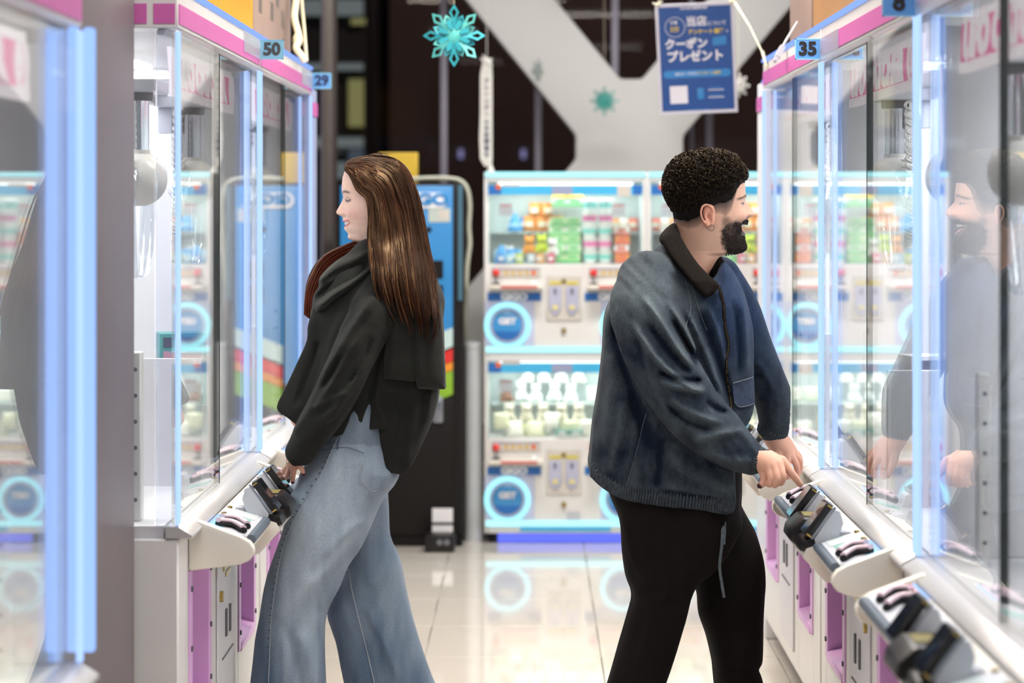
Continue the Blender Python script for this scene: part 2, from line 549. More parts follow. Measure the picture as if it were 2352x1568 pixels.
def claw_machine(s):
    """one two-player machine, s = -1 on the left of the aisle, 1 on the right; local x = s * depth, y = along the aisle"""
    root = thing('claw_machine', (s * XG, 0, 0), 'x', 'claw machine', 'claw machines along the aisle')

    def B(mb, u0, u1, d0, d1, z0, z1, m=0):
        return mb.box(s * d0, s * d1, u0, u1, z0, z1, m)

    def PR(mb, poly, u0, u1, m=0):
        return mb.prism([(s * d, z) for d, z in poly], 'y', u0, u1, m) if False else mb.add(
            [(s * d, u0, z) for d, z in poly] + [(s * d, u1, z) for d, z in poly],
            [tuple(range(len(poly))), tuple(range(2 * len(poly) - 1, len(poly) - 1, -1))] + [(i, (i + 1) % len(poly), len(poly) + (i + 1) % len(poly), len(poly) + i) for i in range(len(poly))], m)

    # lower cabinet with two recessed prize outlets
    base = MB()
    B(base, 0.01, 1.64, 0.13, UD, 0.09, 0.742)
    O = ((0.17, 0.55), (1.12, 1.52))
    B(base, 0.01, O[0][0], 0, 0.13, 0.09, 0.742)
    B(base, O[0][1], O[1][0], 0, 0.13, 0.09, 0.742)
    B(base, O[1][1], 1.64, 0, 0.13, 0.09, 0.742)
    for a, b in O:
        B(base, a, b, 0, 0.13, 0.09, 0.29)
        B(base, a, b, 0, 0.13, 0.64, 0.742)
    base.build('base_cabinet', M_white, root, bevel=0.004, seg=1)
    for a, b in O:
        l = MB()
        B(l, a, a + 0.045, -0.004, 0.128, 0.28, 0.645)
        B(l, b - 0.045, b, -0.004, 0.128, 0.28, 0.645)
        B(l, a + 0.045, b - 0.045, 0.118, 0.128, 0.28, 0.645)
        PR(l, [(-0.006, 0.275), (-0.006, 0.30), (0.11, 0.335), (0.11, 0.275)], a + 0.045, b - 0.045)
        out = l.build('prize_outlet', M_pinkpanel, root, bevel=0.002, seg=1)
        dk = MB()
        B(dk, a + 0.05, b - 0.05, 0.112, 0.117, 0.34, 0.64)
        dk.build('inner_flap', M_pinkdeep, out)
        h = MB()
        h.cyl((s * 0.10, b - 0.12, 0.337), (s * 0.109, b - 0.12, 0.337), 0.035, 16)
        h.build('chute_hole', M_rubber, out, smooth=40)
        for z in (0.33, 0.46, 0.60):
            for u in (a + 0.022, b - 0.022):
                MB().cyl((s * -0.008, u, z), (s * -0.003, u, z), 0.007, 10).build('bolt', M_dgrey, out, smooth=40)
    # service door
    d = MB()
    B(d, 0.66, 1.02, -0.006, 0.0, 0.14, 0.62)
    door = d.build('service_door', M_panel, root, bevel=0.003, seg=1)
    MB().cyl((-s * 0.014, 0.70, 0.50), (-s * 0.005, 0.70, 0.50), 0.014, 14).build('lock', M_brass, door, smooth=40)
    for u in (0.80, 0.88):
        k = MB()
        B(k, u, u + 0.022, -0.010, -0.005, 0.38, 0.45)
        k.build('coin_slot', M_dgrey, door)
    for (u, z) in ((0.76, 0.555), (0.80, 0.535)):
        k = MB()
        B(k, u, u + 0.10, -0.009, -0.005, z, z + 0.012)
        k.build('name_plate', M_brass, door)
    k = MB()
    B(k, 0.74, 0.96, -0.008, -0.005, 0.33, 0.334)
    k.build('hinge_line', M_dgrey, door)
    for u in (0.15, 1.5):
        for dd in (0.12, 0.82):
            w = MB()
            w.cyl((s * dd, u - 0.015, 0.04), (s * dd, u + 0.015, 0.04), 0.04, 16)
            B(w, u - 0.022, u + 0.022, dd - 0.02, dd + 0.02, 0.045, 0.09)
            w.build('caster', M_rubber, root, smooth=40)
    # metal sill and ledge
    sl = MB()
    PR(sl, [(0.03, 0.743), (0.03, 0.772), (0.0, 0.772), (-0.032, 0.752), (-0.032, 0.743)], 0.005, 1.645)
    sl.build('sill', M_metal, root, bevel=0.002, seg=1)
    # control panel: shallow tray sloping towards the player, deeper in the middle
    tr = MB()
    T = lambda z: [(-0.035, 0.748), (-0.140, z), (-0.145, z - 0.02), (-0.09, 0.655), (0.0, 0.645), (0.0, 0.70), (-0.035, 0.70)]
    PR(tr, T(0.712), 0.20, 0.56)
    PR(tr, T(0.712), 0.90, 1.45)
    PR(tr, [(-0.035, 0.748), (-0.165, 0.706), (-0.172, 0.685), (-0.12, 0.628), (0.0, 0.61), (0.0, 0.70), (-0.035, 0.70)], 0.56, 0.90)
    pan = tr.build('control_panel', M_cream, root, bevel=0.006)
    for u in (0.165, 1.45):
        br = MB()
        PR(br, [(-0.02, 0.764), (-0.122, 0.726), (-0.144, 0.713), (-0.154, 0.698), (-0.153, 0.682), (-0.142, 0.669), (-0.12, 0.660), (0.0, 0.645), (0.0, 0.764)], u, u + 0.035)
        br.build('end_bracket', M_cream, pan, bevel=0.008)

    def ztop(dd):
        return 0.748 - (-0.035 - dd) * 0.30

    def slab(u0, u1, d0, d1, th=0.003, lift=0.0):
        """thin plate lying on the sloping tray"""
        q = []
        for (dd, uu) in ((d0, u0), (d1, u0), (d1, u1), (d0, u1)):
            q.append((s * dd, uu, ztop(dd) + lift))
        return q + [(x, y, z + th) for x, y, z in q]
    for (u0, u1) in ((0.205, 0.555), (0.905, 1.445)):
        MB().hexa(slab(u0, u1, -0.042, -0.132, 0.0025)).build('tray_plate', M_grey, pan)
        r = MB()
        r.tube([(s * -0.141, u0 + 0.01, 0.713), (s * -0.141, u1 - 0.02, 0.713)], 0.0115, 10)
        r.build('hand_rail', M_slate, pan, smooth=50)
    stickers = ((0.215, 0.36, -0.045, -0.072, M_tagteal), (0.46, 0.55, -0.075, -0.122, M_pale), (0.40, 0.45, -0.05, -0.115, M_mint),
                (0.93, 1.06, -0.075, -0.122, M_pale), (1.08, 1.15, -0.05, -0.115, M_mint), (1.28, 1.43, -0.045, -0.072, M_rose))
    for (u0, u1, d0, d1, mm) in stickers:
        MB().hexa(slab(u0, u1, d0, d1, 0.0008, 0.0027)).build('sticker', mm, pan)
    for u in (0.25, 0.325, 1.27, 1.36):
        # arrow button: a curved bar on a black foot
        pts = []
        for k in range(9):
            t = k / 8.0
            dd = -0.062 - 0.06 * t
            pts.append((s * dd, u - 0.02 + 0.035 * math.sin(t * math.pi), ztop(dd) + 0.010))
        bt = MB().tube(pts, 0.0095, 10, flat=0.8).build('arrow_button', M_rubber, pan, smooth=60)
        MB().tube([(x, y, z + 0.0075) for x, y, z in pts], 0.0078, 10, flat=0.75).build('button_cap', M_btn, pan, smooth=60)
    for u in (0.385, 0.43, 0.545, 0.915, 1.19, 1.435):
        MB().cyl((s * -0.05, u, ztop(-0.05) + 0.002), (s * -0.05, u, ztop(-0.05) + 0.007), 0.0065, 10).build('screw', M_brass, pan, smooth=40)
    l = MB().hexa(slab(0.22, 0.38, -0.041, -0.047, 0.006)).build('tray_light', M_ledcore, pan)
    l = MB().hexa(slab(1.24, 1.42, -0.041, -0.047, 0.006)).build('tray_light', M_ledcore, pan)
    # two card terminals leaning over the tray, black card readers in front
    tp = lambda pts: [(-0.112 + (d + 0.112) * 0.82, 0.728 + (z - 0.748) * 0.74) for d, z in pts]
    for u in (0.58, 0.89):
        hs = MB()
        PR(hs, tp([(-0.088, 0.748), (-0.072, 0.80), (-0.082, 0.836), (-0.10, 0.842), (-0.155, 0.752), (-0.15, 0.735)]), u - 0.030, u + 0.045)
        B(hs, u - 0.018, u + 0.035, -0.12, -0.06, 0.705, 0.745)
        h = hs.build('card_terminal', M_grey, root, bevel=0.004)
        fr = MB()
        PR(fr, tp([(-0.092, 0.848), (-0.159, 0.748), (-0.167, 0.753), (-0.100, 0.853)]), u - 0.031, u + 0.060)
        fr.build('terminal_frame', M_steel, h, bevel=0.0015, seg=1)
        sc_ = MB()
        PR(sc_, tp([(-0.1005, 0.852), (-0.1675, 0.752), (-0.182, 0.762), (-0.115, 0.862)]), u - 0.029, u + 0.058)
        sc_.build('terminal_body', M_black, h, bevel=0.003)
        sc2 = MB()
        PR(sc2, tp([(-0.1170, 0.859), (-0.1800, 0.765), (-0.1830, 0.767), (-0.120, 0.861)]), u - 0.023, u + 0.052)
        sc2.build('screen', M_screen, h)
        for z in (0.846, 0.757):
            q = tp([(-0.103 - (0.846 - z) * 0.66, z)])[0]
            MB().cyl((s * (q[0] - 0.002), u - 0.030, q[1]), (s * (q[0] - 0.012), u - 0.030, q[1] + 0.007), 0.0022, 8).build('terminal_screw', M_brass, h, smooth=40)
    rd = MB()
    PR(rd, [(-0.08, 0.728), (-0.09, 0.758), (-0.155, 0.758), (-0.185, 0.732), (-0.19, 0.708), (-0.165, 0.69), (-0.11, 0.70)], 0.69, 0.84)
    PR(rd, [(-0.10, 0.712), (-0.11, 0.738), (-0.172, 0.724), (-0.18, 0.70), (-0.14, 0.69)], 0.565, 0.69)
    rdr = rd.build('card_reader', M_black, root, bevel=0.006)
    k = MB()
    PR(k, [(-0.11, 0.7590), (-0.15, 0.7590), (-0.15, 0.7605), (-0.11, 0.7605)], 0.73, 0.81)
    k.build('reader_label', M_olive, rdr)
    # inside of the cabinet
    fl = MB()
    B(fl, 0.02, 1.63, 0.035, UD, 0.74, 0.77)
    fl.build('prize_floor', M_panel, root)
    bk = MB()
    B(bk, 0.02, 1.63, UD - 0.03, UD, 0.77, 1.90)
    bk.build('back_panel', M_panel, root)
    mid = MB()
    B(mid, 0.02, 1.63, UD - 0.032, UD - 0.0302, 0.80, 1.12)
    mid.build('picture_strip', M_print, root)
    # corner posts
    for u in (0.0, UW - 0.025):
        po = MB()
        B(po, u, u + 0.025, 0.0, 0.05, 0.772, 1.895)
        post = po.build('corner_post', M_acrylic, root, bevel=0.003, seg=1)
        near = u < 0.5
        for (d0, d1) in (((-0.004, 0.006), (0.044, 0.054)) if not near else ((-0.004, 0.006),)):
            e = MB()
            B(e, u + 0.003, u + 0.022, d0, d1, 0.775, 1.893)
            e.build('light_strip', M_ledcore if d0 < 0 else M_ledblue, post)
        rp = MB()
        B(rp, u, u + 0.025, UD - 0.03, UD, 0.772, 1.90)
        rp.build('rear_post', M_white, root)
    # panes
    for (u0, u1, d0) in ((0.028, 0.826, 0.012), (0.822, UW - 0.028, 0.020)):
        g = MB()
        B(g, u0, u1, d0, d0 + 0.006, 0.775, 1.893)
        gp = g.build('sliding_door', M_glass, root)
        e = MB()
        ue = u1 - 0.003 if u0 < 0.5 else u0
        B(e, ue, ue + 0.003, d0 - 0.001, d0 + 0.007, 0.775, 1.893)
        e.build('door_edge', M_edge, gp)
    g = MB()
    B(g, 0.008, 0.014, 0.055, UD - 0.03, 0.775, 1.893)
    g.build('side_glass', M_glass, root)
    g = MB()
    B(g, UW - 0.018, UW - 0.008, 0.058, UD - 0.03, 0.772, 1.87)
    g.build('side_panel', M_panel, root)
    # header
    hd = MB()
    B(hd, 0.0, UW, 0.0, UD, 1.900, 1.988)
    B(hd, 0.02, UW - 0.02, 0.03, 0.05, 1.885, 1.90)
    head = hd.build('header', M_white, root, bevel=0.003, seg=1)
    st = MB()
    B(st, 0.012, UW - 0.012, -0.003, 0.003, 1.910, 1.955)
    B(st, -0.003, 0.003, 0.07, UD - 0.02, 1.910, 1.955)
    B(st, -0.003, 0.003, 0.006, 0.055, 1.910, 1.955)
    st.build('pink_stripe', M_pinkband, head)
    e = MB()
    B(e, 0.0, UW, -0.006, 0.010, 1.989, 2.0)
    e.build('edge_light', M_ledblue, head)
    lp = MB()
    B(lp, 0.10, UW - 0.10, 0.30, 0.62, 1.893, 1.899)
    lp.build('cabinet_lamp', M_lamp, head)
    # lit sign hanging behind the glass
    sg = MB()
    PR(sg, [(0.060, 1.878), (0.052, 1.760), (0.062, 1.760), (0.070, 1.878)], 0.30, 1.46)
    sign = sg.build('lit_sign', M_signlit, root)
    up = Vector((s * 0.008, 0, 0.118))
    right = (0, -s, 0)
    nrm = Vector(right).cross(up).normalized()
    if True:
        mid_u = 0.88
        k = MB()
        PR(k, [(0.0540, 1.857), (0.0520, 1.781), (0.0508, 1.781), (0.0528, 1.857)], 0.33, 1.43)
        pk_ = k.build('sign_panel', M_signpink, sign)
        text('sign_text', 'UFO CATCHER', 0.098, (s * 0.0505, mid_u + s * 0.07, 1.819), right, up, M_signlit, sign, 0.0015, 0.0075, wide=1.32)
        c9 = mid_u - s * 0.50
        k = MB().torus((s * 0.0505, c9, 1.819), 0.042, 0.005, 'x', 24, 6)
        k.build('sign_ring', M_signlit, sign)
        text('sign_digit', '9', 0.070, (s * 0.0505, c9, 1.819), right, up, M_signlit, sign, 0.0015, 0.004)
    # two claws
    for (u, lean) in ((0.40, 0.3), (1.32, -0.2)):
        dc = 0.155
        cb = MB()
        cb.lathe([(0.0705 * math.sin(a_) + 0.001, 0.067 - 0.067 * math.cos(a_)) for a_ in np.linspace(0.25, math.pi - 0.42, 16)] + [(0.030, 0.130), (0.030, 0.138)], (s * dc, u, 1.495), 'z', 36)
        body = cb.build('claw', M_white, root, smooth=50)
        MB().lathe([(0.027, 0), (0.027, 0.14)], (s * dc, u, 1.632), 'z', 24).build('claw_cylinder', M_chrome, body, smooth=40)
        gr = MB()
        B(gr, u - 0.10, u + 0.10, dc - 0.06, dc + 0.09, 1.772, 1.80)
        B(gr, u - 0.16, u + 0.16, dc + 0.09, dc + 0.12, 1.78, 1.84)
        B(gr, u - 0.03, u + 0.03, dc + 0.05, dc + 0.09, 1.70, 1.772)
        gr.build('carriage', M_grey, body, bevel=0.004)
        MB().lathe([(0.035, 0), (0.037, 0.008), (0.037, 0.02)], (s * dc, u, 1.752), 'z', 20).build('collar', M_dgrey, body, smooth=40)
        vt = MB()
        for k in range(5):
            a = math.pi * (0.5 if s > 0 else -0.5) + math.pi + (k - 2) * 0.22 + s * 0.6
            vt.box(s * dc + 0.069 * math.cos(a) - 0.003, s * dc + 0.069 * math.cos(a) + 0.003, u + 0.069 * math.sin(a) - 0.003, u + 0.069 * math.sin(a) + 0.003, 1.545, 1.585)
        vt.build('vent', M_dgrey, body)
        for sg_ in (-1, 1):
            pts = [(s * dc, u + sg_ * 0.06, 1.56), (s * dc, u + sg_ * 0.115, 1.585), (s * dc, u + sg_ * 0.15, 1.555), (s * dc, u + sg_ * 0.155, 1.48),
                   (s * dc, u + sg_ * 0.125, 1.39), (s * dc, u + sg_ * 0.085, 1.33), (s * dc, u + sg_ * 0.05, 1.325)]
            MB().tube(pts, [0.014, 0.018, 0.02, 0.02, 0.018, 0.014, 0.008], 10, flat=0.35).build('claw_arm', M_acrylic2, body, smooth=60)
        # coiled cable from the carriage down and up to the head
        pts = []
        n = 560
        for i in range(n + 1):
            t = i / n
            ang = t * 70 * 2 * math.pi
            # slack loop
            uu = u - 0.115 - 0.045 * math.sin(t * math.pi)
            z = 1.765 - 0.72 * t * (1 - t) * 1.9 - 0.14 * t
            pts.append((s * (dc + 0.02) + 0.012 * math.cos(ang), uu + 0.012 * math.sin(ang) + 0.05 * t * t, z + 0.006 * math.sin(ang)))
        MB().tube(pts, 0.0042, 5).build('coil_cable', M_white, body, smooth=60)
        MB().tube([(s * (dc + 0.04), u + 0.08, 1.78), (s * (dc + 0.04), u + 0.11, 1.70), (s * (dc + 0.05), u + 0.085, 1.62), (s * (dc + 0.05), u + 0.12, 1.70)], 0.006, 6).build('cable', M_white, body, smooth=60)
    # platform bars for the prizes
    for u0 in (0.18, 1.02):
        for k, dd in enumerate((0.22, 0.36)):
            b_ = MB().cyl((s * dd, u0, 0.93), (s * dd, u0 + 0.46, 0.93), 0.008, 10).build('prize_bar', M_chrome, root, smooth=40)
            MB().box(s * (dd - 0.012), s * (dd + 0.012), u0 - 0.024, u0, 0.77, 0.955).build('bar_stand', M_panel, b_)
            MB().box(s * (dd - 0.012), s * (dd + 0.012), u0 + 0.46, u0 + 0.484, 0.77, 0.955).build('bar_stand', M_panel, b_)
    for u in (0.10, 1.50):
        pp = MB()
        B(pp, u, u + 0.045, 0.10, 0.125, 0.77, 1.16)
        post_ = pp.build('prize_post', M_white, root, bevel=0.003, seg=1)
        hl_ = MB()
        for z in np.arange(0.82, 1.14, 0.06):
            hl_.cyl((s * 0.1125, u - 0.001, z), (s * 0.1125, u + 0.001, z), 0.005, 10)
        tag(hl_.build('peg_holes', M_dgrey, post_), kind='stuff')
    ds = MB()
    B(ds, 0.80, 0.83, 0.06, 0.80, 0.77, 1.10)
    ds.build('divider', M_panel, root)
    return root


M_pale = mat('sticker_pale', (206, 216, 214), 0.4)
M_mint = mat('sticker_mint', (120, 190, 176), 0.4)
M_rose = mat('sticker_rose', (236, 160, 164), 0.4)
M_btn = mat('button_pink_white', (232, 205, 215), 0.25)
M_olive = mat('reader_olive', (120, 108, 52), 0.5)
M_acrylic2 = glass('claw_acrylic', (0.86, 0.89, 0.92), 0.10, 0.05, haze=0.06)


def print_mat(name, cols, scale):
    m = bpy.data.materials.new(name)
    nt, N, L = nodes_of(m)
    b = N['Principled BSDF']
    tc = N.new('ShaderNodeTexCoord')
    vo = N.new('ShaderNodeTexVoronoi'); vo.inputs['Scale'].default_value = scale
    L.new(tc.outputs['Object'], vo.inputs['Vector'])
    rp = N.new('ShaderNodeValToRGB')
    rp.color_ramp.interpolation = 'CONSTANT'
    while len(rp.color_ramp.elements) < len(cols):
        rp.color_ramp.elements.new(0.5)
    for i, cc in enumerate(cols):
        rp.color_ramp.elements[i].position = i / len(cols)
        rp.color_ramp.elements[i].color = (*srgb(*cc), 1)
    L.new(vo.outputs['Color'], rp.inputs[0])
    L.new(rp.outputs[0], b.inputs['Base Color'])
    b.inputs['Roughness'].default_value = 0.4
    return m


M_print = print_mat('printed_strip', [(214, 205, 222), (196, 176, 200), (222, 216, 226), (176, 190, 190), (208, 186, 198)], 14)
M_print2 = print_mat('box_print', [(225, 222, 232), (150, 150, 175), (236, 232, 238), (190, 140, 160), (228, 224, 232), (120, 122, 150)], 22)

yL, yR = 5.47, 5.02
cmL = claw_machine(-1)
cmL.location.y = yL
cmL['label'] = 'claw machine with number 50 tag, front player side facing the woman'
ML = {1: cmL}
ML[2] = dup(cmL, (-XG, yL + UW + 0.02, 0), 'claw machine with number 29 tag, behind the woman at the far end of the row')
ML[0] = dup(cmL, (-XG, 4.30 - UW, 0), 'nearest claw machine on the left, before the taupe pillar, with thick glowing blue corner')
cmR = claw_machine(1)
cmR.location.y = yR
cmR['label'] = 'claw machine the bearded man is playing, number 35 tag at its far corner'
MR = {1: cmR}
MR[2] = dup(cmR, (XG, yR + UW + 0.01, 0), 'farthest claw machine on the right, behind the bearded man under the cardboard boxes')
for ch in list(ML[0].children):
    if ch.name.split('.')[0] in ('control_panel', 'card_terminal', 'card_reader'):
        for g_ in list(ch.children):
            bpy.data.objects.remove(g_)
        bpy.data.objects.remove(ch)
for ch in list(ML[0].children):
    if ch.name.startswith('caster'):
        bpy.data.objects.remove(ch)
ML[0].location.z = -0.085
for k, d0 in enumerate((-0.024, 0.004)):
    MB().box(-d0, -d0 - 0.020, UW - 0.012, UW + 0.012, 0.79, 1.90).build('light_tube', M_ledtube, ML[0], bevel=0.006)
MR[0] = dup(cmR, (XG, yR - UW - 0.01, 0), 'nearest claw machine on the right with blurred card terminals, number tag ending in 8')

# end cabinets of the rows, slim and a little set back
for s, y0, lab in ((-1, yL + 2 * UW + 0.06, 'slim service cabinet with pink band at the end of the row behind the 29 tag'),
                   (1, yR + 2 * UW + 0.03, 'slim service cabinet with pink band at the row end near the hanging poster')):
    t = thing('end_cabinet', (s * 0.81, y0, 0), lab, 'cabinet', 'end cabinets')
    MB().box(0, s * 0.5, 0, 0.30, 0.0, 1.93).build('body', M_bluegrey if s < 0 else M_panel, t, bevel=0.006)
    MB().box(s * -0.004, s * 0.4, 0.005, 0.295, 1.83, 1.88).build('pink_stripe', M_pinkband, t)
    MB().box(s * -0.004, s * 0.002, 0.01, 0.29, 0.15, 0.75).build('panel', M_white, t)
    MB().ball((s * 0.0, 0.02, 1.925), 0.012, 12, 8).build('indicator_lamp', M_ledblue, t, smooth=60)

# number tags on clear plates
def number_tag(machine, s, num, u, z, colm, inkm, w=0.070, h=0.058, back=True):
    t = MB()
    x0 = -s * 0.004
    t.box(x0, x0 - s * w, u, u + 0.003, z - h / 2, z + h / 2)
    tg = t.build('number_tag', colm, machine, bevel=0.001, seg=1)
    e = MB()
    for (a, b, c_, d_) in ((0, w, h / 2 - 0.003, h / 2), (0, w, -h / 2, -h / 2 + 0.003), (0, 0.003, -h / 2, h / 2), (w - 0.003, w, -h / 2, h / 2)):
        e.box(x0 - s * a, x0 - s * b, u - 0.0008, u, z + c_, z + d_)
    e.build('tag_rim', M_tagteal, tg)
    text('tag_number', num, 0.05, (x0 - s * w / 2, u - 0.0012, z), (1, 0, 0), (0, 0, 1), inkm, tg, 0.0006, 0.0022, wide=1.0)
    k = MB()
    k.box(-s * 0.005, -s * 0.007, u - 0.40, u, z - h / 2, z + h / 2 - 0.002)
    k.build('tag_plate', M_plateclear, tg)


M_plateclear = glass('frosted_plate', (0.93, 0.95, 1.0), 0.02, 0.35, haze=0.10)
M_ink50 = mat('ink_grey', (72, 74, 74), 0.5)
M_ink29 = mat('ink_navy', (28, 40, 90), 0.5)
number_tag(ML[1], -1, '50', 1.62, 1.955, M_tagteal, M_ink50)
number_tag(ML[2], -1, '29', 1.64, 1.950, M_tagblue, M_ink29)
number_tag(MR[1], 1, '35', 1.63, 1.928, M_tagblue, M_ink)
number_tag(MR[0], 1, '8', 1.64, 1.918, M_tagblue, M_ink)

# lamps inside the cabinets
for s, ys in ((-1, (yL - UW - 1.2 + UW, yL, yL + UW + 0.02)), (1, (yR - UW - 0.01, yR, yR + UW + 0.01))):
    for y0 in ys:
        area('cabinet_light', (s * (XG + 0.46), y0 + UW / 2, 1.88), (0.36, 1.4), 8 if s < 0 else 14, (0.93, 0.96, 1.0))

# prizes lying inside the claw machines: boxed goods, seen blurred through the panes
M_teal_box = mat('teal_carton', (70, 150, 150), 0.4)
M_whitebox = mat('white_carton', (232, 230, 234), 0.4)
M_navybox = mat('navy_carton', (58, 62, 92), 0.4)
M_redbox = mat('red_card', (214, 70, 66), 0.4)


def prize_box(loc, size, body, front, label, tilt=0.0, rz=0.0):
    t = thing('prize_box', loc, label, 'box', 'boxed prizes in the claw machines', rz)
    t.rotation_euler = (tilt, 0, rz)
    w, dd, h = size
    MB().box(-w / 2, w / 2, -dd / 2, dd / 2, 0, h).build('carton', body, t, bevel=0.002, seg=1)
    MB().box(-w / 2 + 0.01, w / 2 - 0.01, -dd / 2 - 0.001, -dd / 2, 0.02, h - 0.05).build('front_print', front, t)
    MB().box(-w / 2 + 0.01, w / 2 - 0.01, -dd / 2 - 0.001, -dd / 2, h - 0.04, h - 0.012).build('title_strip', M_navybox, t)
    MB().box(w / 2, w / 2 + 0.001, -dd / 2 + 0.01, dd / 2 - 0.01, 0.02, h - 0.02).build('side_print', front, t)
    return t


prize_box((-0.985, yL + 1.33, 0.9415), (0.13, 0.10, 0.20), M_teal_box, M_print2, 'teal carton standing on the bars in the machine with the 50 tag', 0, 0.25)
prize_box((-1.12, yL + 0.42, 0.9415), (0.16, 0.11, 0.17), M_whitebox, M_print2, 'white carton on the bars at the near end of the machine with the 50 tag', 0, -0.15)
prize_box((-1.3, yL + 0.22, 0.772), (0.18, 0.10, 0.25), M_navybox, M_print2, 'dark carton on the cabinet floor of the machine with the 50 tag', 0, 0.1)
prize_box((-1.02, yL + UW + 0.5, 0.9415), (0.14, 0.10, 0.19), M_whitebox, M_print2, 'white carton in the machine with the 29 tag', 0, 0.3)
prize_box((1.06, yR + 0.42, 0.9415), (0.17, 0.11, 0.20), M_whitebox, M_print2, 'white printed carton on the bars at the near end of the machine the man plays', 0, -0.3)
prize_box((1.04, yR + 1.25, 0.9415), (0.15, 0.10, 0.17), M_whitebox, M_print2, 'white printed carton on the bars right in front of the man', 0, 0.2)
prize_box((1.24, yR + 0.085, 0.772), (0.18, 0.10, 0.24), M_navybox, M_print2, 'dark printed carton on the floor of the machine the man plays', 0, 0.1)
prize_box((1.08, yR - 0.75, 0.9415), (0.20, 0.12, 0.24), M_whitebox, M_print2, 'white printed carton in the nearest machine on the right', 0, -0.2)
prize_box((1.05, yR + UW + 0.45, 0.9415), (0.15, 0.10, 0.18), M_teal_box, M_print2, 'teal carton in the machine behind the man', 0, -0.2)
for (x, y, z, lab) in ((0.93, yR - 0.62, 0.786, 'red and white price card leaning inside the nearest machine on the right'),
                       (0.94, yR + 1.02, 0.786, 'red and white price card standing behind the glass in front of the man')):
    t = thing('price_card', (x, y, z), lab, 'card', 'price cards')
    MB().box(-0.03, 0.03, -0.002, 0.002, 0, 0.15).build('card', M_redbox, t)
    MB().box(-0.025, 0.025, -0.003, -0.002, 0.05, 0.10).build('label', M_inkwhite, t)
    t.rotation_euler = (0.0, 0.25, 0.5)
# ---------------------------------------------------------------- prize towers along the back
YT, TW, TD = 10.7, 0.719, 0.55
X_T = [(1112 - CX) * YT / F + k * (TW + 0.002) for k in range(3)]
M_inner = mat('display_back', (206, 222, 220), 0.5)
M_coin = mat('coin_panel', (188, 190, 214), 0.35, 0.2)
M_ringpanel = mat('lavender_panel', (196, 200, 226), 0.35)


